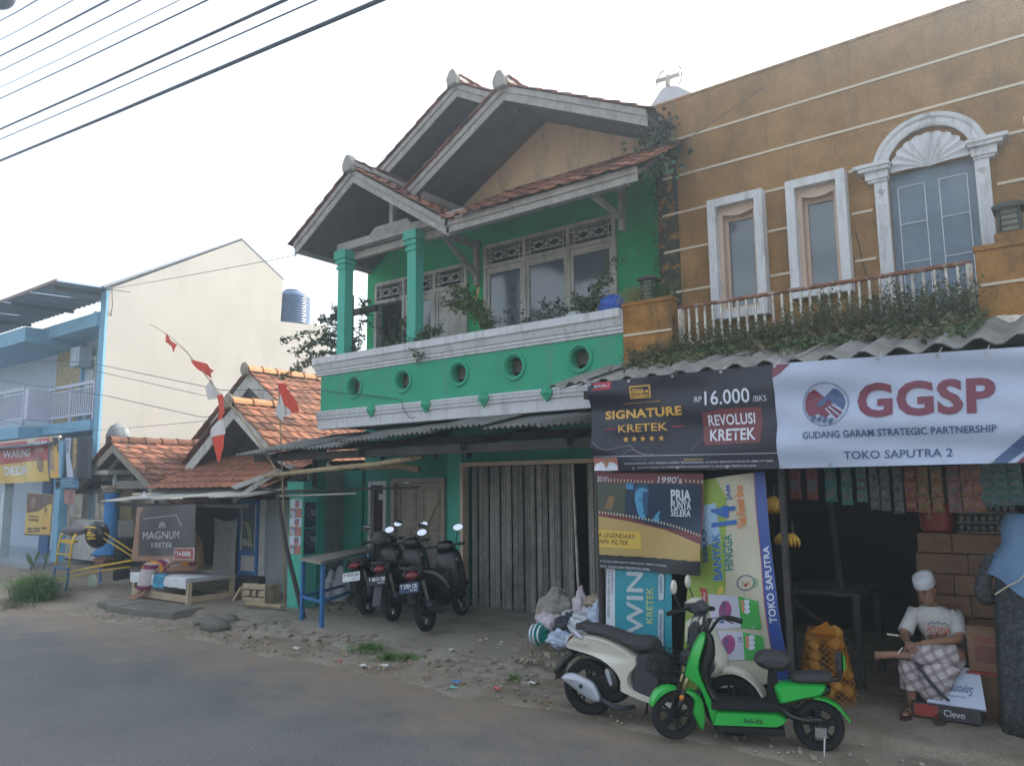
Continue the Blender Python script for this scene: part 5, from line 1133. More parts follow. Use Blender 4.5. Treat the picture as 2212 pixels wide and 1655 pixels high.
# brown cigarette banner
z8 = ZM(400, 1900, 2.765)
Bbr = vinyl('brown black', (.045, .04, .045)); B6 = PB('brown_banner', 'brown cigarette banner hanging from the kiosk awning above the bench', 7.3, [(378, 225), (1015, 185), (1010, 812), (330, 805)], Bbr, z8, lambda u, v: .018*math.sin(7*u+2*v)+.015*math.sin(13*u-5*v)*v, nu=50, nv=40)
cop = vinyl('copper print', (.26, .14, .09)); B6.S.poly('print_panel', cop, B6.root, [(0, 0), (.14, 0), (.07, .12), (.1, 1), (0, 1)], 1); B6.S.poly('print_panel', cop, B6.root, [(.1, .9), (1, .9), (1, 1), (.1, 1)], 1)
silv = vinyl('silver letters', (.5, .5, .52)); B6.text('MAGNUM', silv, (445, 568), (835, 478)); B6.text('KRETEK', silv, (530, 658), (752, 603))
B6.disc('emblem_ring', silv, (640, 440), .09, 2, r_in=.078, a0=180, a1=360); B6.text('234', silv, (610, 432), (668, 395)); B6.box('emblem', silv, (602, 444), (680, 438), 2)
B6.box('price_box', silv, (768, 785), (1010, 658), 2); B6.box('price_box', vinyl('price red', (.3, .06, .05)), (776, 778), (1002, 666), 3); B6.text('14.000', Vpal, (815, 750), (975, 697), bold=.03, lay=4); B6.text('RP', Vpal, (788, 718), (812, 695), lay=4)
B6.poly('print_outline', silv, [(455, 345), (795, 305), (865, 430), (858, 432), (792, 310), (457, 350)], 2)
# bench
bn = thing('bench', 'low timber bench with a white sheet over its top before the kiosk', 'bench', (-12.9, 7.5, .1), world=True)
bx0, bx1, by0, by1, bh = -13.95, -12.1, 7.08, 7.95, .47
MB().box(bx0-.01, bx1+.01, by0, by1, bh, bh+.05).build('bench_top', M('grey bench top', (.33, .33, .32), .8, .15, 4, .2), bn)
for x, y in ((bx0+.04, by0+.04), (bx1-.04, by0+.04), (bx0+.04, by1-.04), (bx1-.04, by1-.04)): MB().box(x-.035, x+.035, y-.035, y+.035, .1, bh).build('leg', wood_tan, bn)
MB().box(bx0, bx1-.075, by0+.0, by0+.025, .14, .26).build('rail', wood_tan, bn); MB().box(bx1-.02, bx1+.005, by0+.08, by1-.03, .14, .24).build('rail', wood_tan, bn); MB().box(bx0, bx1, by1-.03, by1, .14, .24).build('rail', wood_tan, bn)
mb = MB()
def sheetf(a, b):
    x = bx0-.03+(bx1-bx0-.02)*a; L = b*.75
    if L < .5: return (x, by0+.46-L, bh+.058+.006*vn(x, L, 6))
    return (x, by0-.02+.012*math.sin(a*40), bh+.05-(L-.5)*.6-.02*vn(a*9, 1, 1))
mb.grid(sheetf, 60, 14).build('white_sheet', cloth_w, bn, smooth=True, norm=False)
setp(MB().grid(lambda a, b: (-13.15+.33*a+.02*math.sin(7*b), by0-.03-.01*math.sin(11*a)-.012*b if b > .3 else by0+.1-.42*b, (bh+.075 if b <= .3 else bh+.075-.3*(b-.3))+.01*vn(a*6, b*5, 1)), 14, 12).build('blue_cloth', M('blue patterned cloth', (.06, .27, .42), .85, .4, 14, .1), norm=False), 'crumpled blue patterned cloth on the front edge of the bench', 'cloth')
# crate, logs
cr = thing('wooden_crate', 'small tipped wooden crate of planks by the mouldy grey wall', 'crate', (-11.35, 7.95, .1), rz=R(12))
for i, z in enumerate((.02, .13, .24)): MB().obox((0, -.16, z+.05), (.5, .015, .09), (R(-12), 0, 0)).build('plank', wood_tan, cr)
for sx in (-.24, .24): MB().obox((sx, .0, .16), (.02, .36, .3)).build('crate_side', wood_tan, cr)
for k in (-.06, .08): MB().obox((k, -.175, .2), (.04, .01, .16), (R(-12), 0, .1)).build('plank', wood_dk, cr)
MB().obox((-.33, -.08, .14), (.03, .3, .3), (0, R(35), 0)).build('plank', wood_tan, cr)
setp(MB().tube([(-11.15, 7.55, .16), (-10.3, 7.6, .17)], [.035, .03], 8).build('log', bamboo), 'short pale bamboo log on the ground under the table', 'log')
# ================================================================ WORKSHOP HOUSE
ha = thing('workshop_house', 'low open fronted workshop with a grey gable, a blue column and a mossy tiled roof', 'house', (-18, 8.5, 0), world=True)
Ax, Az, sA, Ay = -17.9, 3.02, .52, 8.5; za_ = lambda x: Az-sA*abs(x-Ax)
axl, axr = -19.95, -15.3
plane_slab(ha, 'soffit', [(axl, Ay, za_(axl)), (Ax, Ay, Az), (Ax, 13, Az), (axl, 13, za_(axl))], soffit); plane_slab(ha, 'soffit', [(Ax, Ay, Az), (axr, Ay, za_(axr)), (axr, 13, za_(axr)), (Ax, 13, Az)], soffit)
for a, b in ((axl, Ax), (Ax, axr)): MB().prism([(a, za_(a)-.17), (b, za_(b)-.17), (b, za_(b)+.02), (a, za_(a)+.02)], Ay-.03, Ay).build('gable_board', M('taupe board', (.27, .24, .2), .8, .15, 4, .2), ha)
MB().prism([(axl+.3, 2.1), (axr-.3, 2.1), (axr-.3, za_(axr-.3)-.06), (Ax, Az-.07), (axl+.3, za_(axl+.3)-.06)], 9.5, 9.6).build('gable_wall', M('taupe plaster', (.2, .185, .16), .9), ha)
MB().box(axl+.3, axr-.3, 8.72, 8.86, 2.02, 2.2).build('porch_beam', M('taupe beam', (.2, .19, .17), .9), ha)
MB().bar((Ax, 8.78, 2.9), (-19.0, 8.78, 2.2), .05, .09, (0, 1, 0)).build('truss', wood_grey, ha); MB().bar((Ax, 8.78, 2.9), (-16.7, 8.78, 2.2), .05, .09, (0, 1, 0)).build('truss', wood_grey, ha)
roof_slope(ha, (axr+.08, Ay-.1, za_(axr)+.01), (0, 1, 0), (-1, 0, sA), 11, 12, tile_m, cap=132, w=.25, h=.27)
roof_slope(ha, (axl-.05, Ay-.1, za_(axl)+.05), (0, 1, 0), (1, 0, sA), 6, 9, tile_m, cap=10)
ridge(ha, (Ax, Ay-.12, Az+.1), (Ax, 11.2, Az+.1), tile_m, .13)
MB().box(axl+.2, axr-.2, 10.5, 10.6, 0, 2.3).build('back_wall', void, ha)
MB().lathe([(.33, .5), (.36, .55), (.2, .75), (.165, .95), (.16, 1.9), (.17, 1.93)], (-18.35, 8.75, 0), 20).build('column', M('bright blue paint', (.03, .19, .45), .6, .15, 4, .1, stain=(.1, .2, .3), stain_amt=.4), ha, smooth='auto')
MB().lathe([(.17, 1.93), (.21, 1.96), (.2, 2.0), (.25, 2.04), (.26, 2.1)], (-18.35, 8.75, 0), 20).build('capital', M('sand capital', (.3, .25, .19), .9), ha, smooth='auto')
brick_m = M('red brick', (.25, .11, .07), .9, .25, 8, .4, rnd=.2)
for zz in range(6):
    for q in range(2):
        xx = -18.62+q*.27+(.13 if zz % 2 else 0); MB().box(xx, xx+.26, 8.5, 8.74, .1+zz*.066, .16+zz*.066).build('brick', brick_m, ha)
MB().box(-18.64, -18.06, 8.46, 9.0, .5, .545).build('pedestal_cap', conc_dk, ha); MB().box(-18.55, -18.12, 8.52, 9.0, .08, .5).build('pedestal', conc_dk, ha)
setp(MB().box(-18.85, -18.75, 8.9, 8.95, .7, 1.55).build('magenta_board', M('magenta board', (.3, .02, .12), .6)), 'narrow magenta board standing behind the blue column', 'board')
# clutter in the dark workshop
random.seed(8)
for i, (px, py, Y, r, lab) in enumerate([(272, 1180, 8.9, .25, 'dim round drum in the dark workshop'), (330, 1215, 8.3, .18, 'dim dark bundle under the cigarette banner'), (262, 1245, 8.2, .16, 'dim box shaped scrap in the workshop')]):
    c = P(px, py, Y); o = MB().lathe([(r*.9, 0), (r, .05), (r, r*1.6), (r*.8, r*1.8)], (c.x, c.y, max(.05, c.z-r)), 12).build('drum', black_m, smooth='auto'); setp(o, lab, 'drum')
# ================================================================ BLUE HOUSE AND ITS WHITE SIDE WALL
bh_ = thing('blue_house', 'two storey blue house with a balcony and a tall cream blank side wall', 'house', (-22, 9.1, 0), world=True)
MB().prism([(9.13, -.5), (9.13, 7.14), (12.93, 9.41), (14.45, 8.5), (14.4, 7.16), (16.3, 7.31), (16.3, -.5)], -20.2, -20, ax='x').build('side_wall', cream_wall, bh_)
plane_slab(bh_, 'roof', [(-20.0, 9.0, 7.2), (-20.0, 12.93, 9.5), (-30, 12.93, 9.5), (-30, 9.0, 7.2)], M('grey roof', (.25, .27, .3), .8), .04)
plane_slab(bh_, 'roof', [(-20.0, 12.93, 9.5), (-20.0, 14.5, 8.55), (-30, 14.5, 8.55), (-30, 12.93, 9.5)], M('grey roof', (.25, .27, .3), .8), .04)
MB().box(-20.28, -19.99, 9.08, 9.14, -.5, 7.1).build('corner_trim', bluehouse, bh_)
MB().box(-30, -20.2, 9.9, 10.0, -.5, 7.0).build('front_wall', paleblue, bh_)
for x0, x1 in ((-21.3, -20.9), (-24.6, -22.9), (-21.95, -21.75)): MB().box(x0, x1, 9.86, 9.9, 3.9, 6.2).build('stone_cladding', stone_w, bh_)
for x0, x1 in ((-22.95, -22.85), (-21.72, -21.6), (-20.85, -20.75)): MB().box(x0, x1, 9.82, 9.9, 3.9, 6.2).build('trim', bluehouse, bh_)
MB().box(-22.35, -21.98, 9.8, 9.9, 3.9, 5.7).build('door_frame', white, bh_); MB().box(-22.3, -22.03, 9.78, 9.8, 3.9, 5.6).build('pane', glass, bh_)
MB().box(-21.55, -21.35, 9.8, 9.9, 4.2, 5.8).build('window_frame', white, bh_); MB().box(-21.52, -21.38, 9.78, 9.8, 4.3, 5.7).build('pane', glass, bh_)
plane_slab(bh_, 'canopy_soffit', [(-23.1, 9.0, 6.55), (-20.3, 9.0, 6.55), (-20.3, 9.9, 6.55), (-23.1, 9.9, 6.55)], bluehouse, .35); plane_slab(bh_, 'canopy_soffit', [(-30, 8.4, 6.45), (-23.1, 8.4, 6.45), (-23.1, 9.9, 6.45), (-30, 9.9, 6.45)], bluehouse, .4)
corr_b = M('blue grey sheeting', (.17, .23, .31), .7, .15, 4, .2)
for i in range(6): corrugated(bh_, (-20.0-i*1.7-1.75, 7.9, 7.12), (1, 0, 0), (0, 1.7, .08), 1.76, 1.8, corr_b, wave=.3, amp=.05, nv=2, name='roof_sheet')
MB().box(-30, -20.0, 7.86, 7.9, 7.08, 7.15).build('roof_edge', M('rusty flashing', (.25, .17, .16), .7), bh_)
for x in (-20.4, -23.1, -26): MB().bar((x, 8.0, 7.02), (x, 9.6, 7.08), .06, .1).build('rafter', wood_dk, bh_)
# balcony
bm = flat('balcony white', (.52, .54, .66), .7)
def brail(x0, x1, y, nb):
    MB().box(x0, x1, y-.03, y+.03, 4.72, 4.8).build('hand_rail', bm, bh_); MB().box(x0, x1, y-.02, y+.02, 4.62, 4.65).build('rail', bm, bh_); MB().box(x0, x1, y-.02, y+.02, 3.92, 3.97).build('rail', bm, bh_)
    for i in range(nb): 
        x = x0+(x1-x0)*(i+.5)/nb; MB().box(x-.018, x+.018, y-.015, y+.015, 3.97, 4.62).build('baluster', bm, bh_)
    for x in (x0, (x0+x1)/2, x1): MB().box(x-.03, x+.03, y-.035, y+.035, 3.75, 4.85).build('post', bm, bh_)
brail(-23.0, -20.35, 9.1, 21); brail(-26.5, -23.25, 8.55, 26)
MB().box(-23.25, -23.0, 8.55, 9.1, 3.9, 4.75).build('rail_panel', bm, bh_)
MB().box(-23.2, -20.3, 9.0, 9.9, 3.5, 3.78).build('balcony_slab', bluehouse, bh_); MB().box(-30, -23.2, 8.45, 9.9, 3.4, 3.72).build('balcony_slab', bluehouse, bh_)
MB().box(-30, -20.3, 8.3, 8.36, 3.2, 3.34).build('awning_edge', M('warm white edge', (.6, .52, .42), .7), bh_)
corrugated(bh_, (-30, 7.9, 3.1), (1, 0, 0), (0, 1.3, .25), 9.6, 1.3, corr_b, wave=.15, amp=.02, nv=2)
MB().box(-30, -20.2, 10.6, 10.7, -.5, 3.4).build('inner_wall', void, bh_)
MB().box(-30, -19.9, 7.7, 10.6, -.3, .32).build('porch_floor', M('glossy tiles', (.3, .33, .36), .2, .1, 2, 0, spec=.6), bh_); MB().box(-30, -19.9, 7.5, 7.7, -.3, .1).build('porch_step', conc_dk, bh_)
MB().box(-23.9, -23.68, 8.4, 8.62, .3, 3.2).build('porch_post', M('pale post', (.5, .58, .62), .7), bh_); MB().box(-23.6, -23.0, 9.3, 9.35, .3, 2.4).build('blue_door', blue_p, bh_)
MB().box(-20.3, -20.05, 8.3, 8.5, -.2, 3.2).build('porch_post', bluehouse, bh_)
# AC unit and lit lamps
ac = thing('air_conditioner', 'white outdoor air conditioning unit under the blue canopy', 'air conditioner', (-22.45, 9.5, 5.5), world=True)
MB().box(-22.75, -22.2, 9.45, 9.8, 5.42, 5.95).build('casing', paleblue, ac); MB().torus((-22.5, 9.44, 5.68), .19, .012, 20, 6, 'y').build('fan_guard', bm, ac)
em = bpy.data.materials.new('lit lamp'); em.use_nodes = True; eb = em.node_tree.nodes['Principled BSDF']; eb.inputs['Emission Color'].default_value = (1, .9, .75, 1); eb.inputs['Emission Strength'].default_value = 12
for px, py, Y, lab in ((206, 683, 9.3, 'lit round lamp on the blue balcony ceiling near the cream wall'), (8, 743, 9.0, 'lit round lamp at the far left under the blue canopy')):
    c = P(px, py, Y); t = thing('ceiling_lamp', lab, 'lamp', c); MB().ell((0, 0, 0), (.055, .055, .05), 10, 8).build('lamp_globe', em, t, smooth=True); MB().cyl((0, 0, .05), (0, 0, .12), .05, n=10).build('lamp_base', white, t)
# water tank
wt = thing('water_tank', 'ribbed blue plastic water tank on the roof behind the cream wall', 'water tank', (-20.6, 15.25, 7.25))
mb = MB(); pr = []
for k in range(11):
    z = k*.085; pr += [(.56, z), (.585, z+.03), (.585, z+.05), (.56, z+.08)]
pr += [(.5, 1.0), (.35, 1.08), (.3, 1.1)]; mb.lathe(pr, n=28); mb.build('tank_body', M('tank blue', (.035, .08, .18), .3, .05, 2, 0, spec=.5), wt, smooth='auto'); MB().lathe([(.27, 1.1), (.27, 1.15), (.2, 1.18), (.02, 1.2)], n=18).build('tank_lid', M('tank blue', (.035, .08, .18), .3, .05, 2, 0, spec=.5), wt)
Surf((-.25, -.575, .8), (.1, -.585, .8), (.1, -.585, .65), (-.25, -.575, .65)).rect('tank_logo', Vpal, wt, .3, .7, 0, .6, 3)
mb = MB()
for i in range(5): mb.cyl((-20.3, 15.6+i*.1, 7.1), (-20.3, 15.6+i*.1, 7.5), .012, n=5)
setp(mb.build('rebar_stubs', rust), 'row of thin steel bars sticking up beside the water tank', 'rebar')
# chimney like cap at wall foot
setp(MB().lathe([(.28, 2.9), (.28, 3.15), (.2, 3.35), (.05, 3.45)], (-19.4, 9.3, .2), 14).build('concrete_cap', grime, smooth='auto'), 'rounded grey concrete cap between the workshop roof and the blue post', 'concrete cap')
# banners at the left
z9 = ZM(0, 1700, 4.138)
B7 = PB('food_banner', 'maroon and yellow food stall banner at the far left edge', 8.25, [(-60, 150), (805, 35), (795, 742), (-60, 785)], Vred, z9, lambda u, v: .05*math.sin(8*u+2*v)+.03*math.sin(17*u-4*v), nu=60, nv=30)
B7.S.poly('print_panel', Vyel, B7.root, [(0, .55), (.5, .5), (1, .52), (1, 1), (0, 1)], 1); B7.text('WARUNG', Vpal, (95, 380), (470, 205), bold=.03); B7.text('DEDEN', Vpal, (90, 652), (465, 480), bold=.04); B7.text('DIMSUM', Vpal, (520, 185), (780, 82), bold=.02); B7.text('CHILI OIL', Vpal, (555, 268), (765, 195)); B7.disc('print_bowl', Vbrn, (680, 455), .22, 2); B7.disc('print_bowl', cop, (690, 480), .15, 3)
B8 = PB('event_banner', 'sunlit gold and black event banner hanging vertically beside the blue post', 8.3, [(830, 35), (1470, 35), (1440, 690), (840, 690)], Vnavy, z9, lambda u, v: .05*math.sin(10*u+1)+.03*math.sin(19*u), nu=50, nv=30)
B8.S.poly('print_panel', Vgold, B8.root, [(0, 0), (.1, 0), (.22, .5), (.2, 1), (0, 1)], 1); B8.S.poly('print_panel', Vwhite, B8.root, [(.32, .02), (.5, .02), (.48, .5), (.6, 1), (.42, 1), (.34, .5)], 1)
B8.text('PENYERAHAN', Vgold, (1170, 530), (1300, 60), rot=-90, bold=.03); B8.text('BULAN', VnavyT, (1045, 280), (1120, 70), rot=-90, bold=.03); B8.text('DESA NAGARI', VnavyT, (860, 560), (915, 100), rot=-90, bold=.02); B8.text('KEL. CARINGIN', Vgold, (930, 640), (990, 130), rot=-90)
# snack stall
ss = thing('snack_stall', 'white glazed snack cart with a yellow banana poster', 'food cart', P(140, 1230, 8.7), world=True)
c = P(150, 1150, 8.7); cx0, cx1 = P(115, 1150, 8.7).x, P(240, 1150, 8.7).x
MB().box(cx0, cx1, 8.7, 9.2, .35, 1.3).build('cart_base', M('ribbed white', (.5, .5, .47), .7), ss)
for i in range(26): MB().box(cx0+(cx1-cx0)*(i+.1)/26, cx0+(cx1-cx0)*(i+.6)/26, 8.685, 8.702, .4, 1.28).build('rib', M('ribbed white', (.5, .5, .47), .7) if 'ribbed white' not in MATS else MATS['ribbed white'], ss)
for x in (cx0+.03, cx1-.03): MB().box(x-.03, x+.03, 8.7, 8.76, 1.3, 2.35).build('cart_post', M('pale metal', (.5, .54, .56), .5) if 'pale metal' not in MATS else MATS['pale metal'], ss)
MB().box(cx0-.1, cx1+.1, 8.5, 9.3, 2.35, 2.45).build('cart_roof', cream_wall, ss); MB().box(cx0+.06, cx1-.06, 9.15, 9.17, 1.3, 2.3).build('cart_back', M('warm yellow board', (.6, .5, .3), .8), ss)  # cart back in one warm yellow colour
for q in (.05,): MB().box(cx0+.06, cx1-.06, 8.72, 8.73, 1.32, 2.3).build('pane', M('clear glass', (.8, .8, .8), .05, 0, 2, 0, trans=.9), ss)
B9 = PB('banana_poster', 'yellow banana snack poster with round food photos on the cart', 8.55, [(440, 925), (852, 962), (806, 1625), (394, 1612)], Vyel, z9, None)
B9.poly('print_photo', Vbrn, [(442, 935), (845, 970), (840, 1100), (760, 1130), (620, 1230), (430, 1255)], 1); B9.disc('print_photo', cop, (540, 1080), .14, 2); B9.disc('print_photo', vinyl('berry print', (.12, .08, .1)), (735, 1010), .15, 2); B9.disc('print_badge', Vbrn, (740, 1205), .08, 2); B9.text('5K', Vyel, (715, 1235), (765, 1180), lay=3)
B9.text('Pisang', Vbrn, (463, 1335), (640, 1292), bold=.02); B9.text('gemoy', Vbrn, (460, 1400), (635, 1352), bold=.02); B9.S.poly('print_panel', Vgold, B9.root, [(.62, .5), (1, .45), (1, .95), (.7, .95)], 1)
for q in ((445, 1500), (555, 1495), (668, 1490), (445, 1545), (555, 1540)): B9.box('print_bar', Vbrn, (q[0], q[1]+22), (q[0]+95, q[1]-5), 2)
B9.S.rect('print_strip', Vbrn, B9.root, 0, 1, .965, 1, 2)
B10 = PB('welding_sign', 'small blue hand painted welding workshop board hung on the gable end', 8.3, [(858, 700), (1275, 668), (1278, 848), (870, 865)], M('chalky blue board', (.08, .2, .32), .85, .2, 5, .2), z9, None, cat='sign')
hp = flat('hand painted letters', (.35, .5, .55)); B10.text('BENGKEL', hp, (915, 750), (1190, 705)); B10.text('LASS', hp, (965, 798), (1160, 760)); B10.text('LISTRIK KENTENG', hp, (885, 845), (1225, 808))
setp(MB().grid(lambda a, b: tuple(P(138+24*a, 1058+(34-14*abs(a-.5))*b, 8.33+.03*math.sin(9*a))), 4, 4).build('sign_cloth', M('faded red cloth', (.35, .2, .18), .9), norm=False), 'faded pink rag under the blue welding board', 'cloth')
setp(MB().tube([P(147, 1088, 8.36), P(152, 1140, 8.36)], .02, 6).build('sign_stick', bamboo), 'thin stick under the welding board', 'stick')
# ---- yellow and blue coin ride frame
yf = thing('kiddie_swing_frame', 'yellow tubular seat frame on a blue steel stand in front of the workshop', 'ride', P(190, 1290, 6.9), world=True)
z10 = ZM(0, 2050, 3.95)
def q10(X, Y, d): return P(*z10(X, Y), d)
n_, f_ = 7.0, 7.0
fr = MB()
BL = q10(815, 1075, 7.0); BR = q10(1015, 1108, 6.85); TL = q10(848, 650, 7.0); TR = q10(1060, 672, 6.85); BBR = q10(1545, 1035, 7.75); TBR = q10(1545, 650, 7.75); BBL = q10(1335, 1000, 7.9); TBL = q10(1335, 760, 7.9)
for z_ in (BL, BR, BBR, BBL): z_.z = .1
for a, b in ((BL, BR), (BL, TL), (BR, TR), (TL, TR), (BR, BBR), (BL, BBL), (BBR, TBR), (BBL, TBL), (BBL, BBR)): MB().bar(a, b, .035, .035).build('stand_tube', blue_p, yf)
y0_ = q10(860, 640, 7.0); y1_ = q10(1070, 660, 6.85)
MB().tube([y0_, q10(885, 440, 7.0), q10(920, 240, 7.0), q10(950, 150, 7.05), q10(990, 95, 7.15)], .02, 7).build('frame_tube', yellow_p, yf, smooth=True)
MB().tube([y1_, q10(1085, 450, 6.85), q10(1110, 290, 6.85), q10(1135, 200, 6.9), q10(1170, 140, 6.95)], .02, 7).build('frame_tube', yellow_p, yf, smooth=True)
MB().tube([q10(885, 440, 7.0), q10(1085, 460, 6.85)], .017, 7).build('ladder_rung', yellow_p, yf, smooth=True)
MB().add([q10(920, 240, 7.0), q10(1115, 270, 6.85), q10(1215, 235, 7.3), q10(1010, 215, 7.45)], [(0, 1, 2, 3)]).build('seat_plate', yellow_p, yf).modifiers.new('s', 'SOLIDIFY').thickness = .03
MB().tube([q10(1070, 730, 6.85), q10(1500, 640, 7.0), q10(2040, 545, 7.15)], .018, 7).build('long_tube', yellow_p, yf, smooth=True); MB().tube([q10(840, 850, 7.0), q10(1400, 730, 7.3), q10(2000, 640, 7.5)], .014, 7).build('long_tube', yellow_p, yf, smooth=True)
MB().tube([q10(1600, 115, 7.4), q10(2050, 410, 7.4)], .012, 6).build('chute_tube', yellow_p, yf, smooth=True); MB().tube([q10(1600, 205, 7.3), q10(2045, 490, 7.3)], .012, 6).build('chute_tube', yellow_p, yf, smooth=True)
c = q10(1150, 80, 7.15); bb = MB().ell(c, (.3, .22, .11), 12, 7); bb.build('seat_cushion', M('dusty purple cushion', (.13, .12, .14), .8, .2, 5, .2), yf, smooth=True)
c = q10(1500, 150, 7.4); MB().ell(c, (.3, .2, .27), 14, 10).build('ride_body', black_p, yf, smooth=True)
MB().tube([q10(1300, 40, 7.15), q10(1400, 30, 7.15), q10(1480, 45, 7.15)], .016, 6).build('back_rail', yellow_p, yf); 
MB().tube(curve([q10(1400, 60, 7.14), q10(1350, 120, 7.14), q10(1420, 110, 7.14), q10(1340, 160, 7.14), q10(1470, 150, 7.14), q10(1340, 215, 7.14), q10(1470, 205, 7.14)], 5), .014, 6).build('scroll_work', yellow_p, yf)
# pot
def pot(px, py, Y, r, h, lab, mat=None):
    c = P(px, py, Y); t = thing('flower_pot', lab, 'flower pot', c); MB().lathe([(r*.7, 0), (r*.95, h*.85), (r*1.12, h*.86), (r*1.12, h), (r*.9, h), (r*.85, h*.8)], n=18, cap=True).build('pot', mat or M('terracotta', (.3, .16, .12), .85, .15, 5, .2), t, smooth='auto'); return c
pot(240, 1312, 7.3, .16, .28, 'terracotta pot standing inside the blue stand of the ride')
pot(162, 1310, 6.9, .22, .1, 'low broken terracotta bowl at the foot of the grassy bush', MATS['terracotta'])
# plants at the left
tuft('spider_plant', G(78, 1284, .1), 1300, .42, .55, 'bushy bright green grass plant at the left below the porch', 'plant')
tuft('grass_patch', G(30, 1306, .05), 260, .6, .16, 'rough low grass at the very left edge of the verge', 'grass', mat=leaf_dry)
ar = thing('broad_leaf_plant', 'two big dark upright leaves behind the grassy bush', 'plant', P(150, 1255, 7.6), world=True)
for (a, b, w) in (((505, 600), (400, 430), .1), ((520, 590), (620, 400), .07), ((690, 590), (720, 430), .11)):
    p0 = q10(*a, 7.6); p1 = q10(*b, 7.6); d = p1-p0; sdv = d.cross(Vector((0, 1, 0))).normalized()
    MB().grid(lambda u, v: p0+d*v+sdv*((u-.5)*2*w*math.sin(math.pi*min(1, v*1.05))**.7)+Vector((0, -.03*math.sin(3*v)+.04*abs(u-.5), 0)), 4, 8).build('broad_leaf', leaf_m, ar, norm=False); MB().tube([p0-d*.6, p0], .012, 5).build('stem', stem_m, ar)
setp(MB().lathe([(.01, 0), (.19, .02), (.2, .05), (.12, .06)], P(195, 1262, 7.3), 18, 'y').build('round_plate', M('pale green plate', (.35, .4, .32), .7)), 'round pale dish leaning beside the blue stand', 'dish')
# ---- hollow blue metal table next to the pillar
bt = thing('blue_table', 'long table with a worn grey top on blue steel legs beside the parked motorbikes', 'table', (-9.6, 7.6, .1), world=True)
T = [P(648, 1206, 7.5), P(692, 1212, 7.25), P(806, 1190, 8.05), P(780, 1186, 8.3)]
FLt, FRt = Vector((-9.72, 7.52, 0)), Vector((-9.31, 7.55, 0))
ZT = .98
tp = [G(648, 1205, ZT), G(693, 1213, ZT), G(808, 1186, ZT), G(790, 1180, ZT)]
MB().add([*[(p.x, p.y, ZT) for p in tp], *[(p.x, p.y, ZT-.04) for p in tp]], [(0, 1, 2, 3), (7, 6, 5, 4), (0, 4, 5, 1), (1, 5, 6, 2), (2, 6, 7, 3), (3, 7, 4, 0)]).build('table_top', M('worn table top', (.24, .22, .19), .8, .2, 4, .3, stain=(.45, .4, .33), stain_amt=.5, stain_scale=6), bt)
lg = [tp[0].lerp(tp[2], .04), tp[1].lerp(tp[3], .04), tp[2].lerp(tp[0], .05), tp[3].lerp(tp[1], .05)]
for p in lg: MB().box(p.x-.025, p.x+.025, p.y-.025, p.y+.025, .06, ZT-.04).build('leg', blue_p, bt)
for a, b in ((0, 1), (1, 2), (0, 3)):
    for z in ((.42,) if a == 0 and b == 3 else (.42,)): MB().bar((lg[a].x, lg[a].y, z), (lg[b].x, lg[b].y, z), .03, .04).build('rail', blue_p, bt)
# white sacks under the table
for px, py, Y, r, lab in ((735, 1265, 8.6, .24, 'upright white sack behind the blue table legs'), (715, 1280, 8.8, .18, 'smaller pale sack leaning under the table')):
    c = P(px, py, Y); bag((c.x, c.y, .35), r, M('white sack', (.42, .43, .46), .8, .15, 5, .2) if 'white sack' not in MATS else MATS['white sack'], lab, (.8, .6, 1.5), .15)
mb = MB()
for _ in range(260): x = random.uniform(-10.6, -9.0); y = random.uniform(7.9, 9.2); leaf(mb, (x, y, gz(x, y)+.04), random.uniform(.04, .1))
mb.build('debris', leaf_dry, kind='stuff', norm=False)
# leaning pole, bamboo, flags
def stick(name, pts, r, mat, lab, cat, n=8): return setp(MB().tube(pts, r, n).build(name, mat, smooth=True), lab, cat)
stick('leaning_post', [P(599, 1070, 7.35), P(618, 1180, 7.4), P(645, 1290, 7.42), (G(656, 1335, .08))], [.03, .032, .036, .04], wood_dk, 'dark crooked leaning post propping the bamboo in front of the mouldy wall', 'post')
bp_ = [P(573, 1028, 7.3), P(700, 1014, 7.3), P(820, 1002, 7.4), P(912, 986, 7.6)]
bo = stick('bamboo_pole', bp_, [.033, .037, .038, .034], bamboo, 'thick bamboo pole lying across under the green house awning', 'bamboo pole', 10)
for k in range(12):
    t = k/12; i = int(t*3); f = t*3-i; p = bp_[i].lerp(bp_[i+1], f); d = (bp_[i+1]-bp_[i]).normalized(); MB().cyl(p-d*.012, p+d*.012, .042, n=10).build('bamboo_node', bamboo, bo)
stick('bamboo_pole', [P(780, 1010, 8.2), P(860, 1006, 8.2), P(905, 1014, 8.25)], .05, bamboo, 'shorter curved bamboo stump under the awning behind the long one', 'bamboo pole')
stick('steel_pipe', [P(560, 1052, 7.8), P(600, 1062, 7.7), P(905, 1052, 7.9)], .02, wood_dk, 'dark steel pipe running level under the bamboo', 'pipe')
stick('steel_pipe', [P(600, 1072, 7.6), P(770, 1066, 7.8)], .018, metal_m, 'lower pale pipe under the dark one', 'pipe')
fp = thing('flag_pole', 'thin bowed pole wrapped with red and white pennants above the tiled roofs', 'flag pole', P(608, 1035, 7.4), world=True)
pl = curve([P(608, 1035, 7.4), P(570, 972, 7.35), P(534, 920, 7.3), P(498, 877, 7.25), P(460, 832, 7.2), P(430, 792, 7.15), P(395, 752, 7.1), P(360, 722, 7.05), P(322, 699, 7.0)], 5)
MB().tube(pl, [.018-.012*i/(len(pl)-1) for i in range(len(pl))], 6).build('pole', bamboo, fp, smooth=True)
fr_, fw_ = M('flag red', (.6, .07, .04), .8, .1, 5), M('flag white', (.58, .56, .55), .8, .08, 5)
for m in (fr_, fw_):
    b = m.node_tree.nodes['Principled BSDF']; b.inputs['Subsurface Weight'].default_value = 0
z1_ = ZM(0, 1000, 2.207)
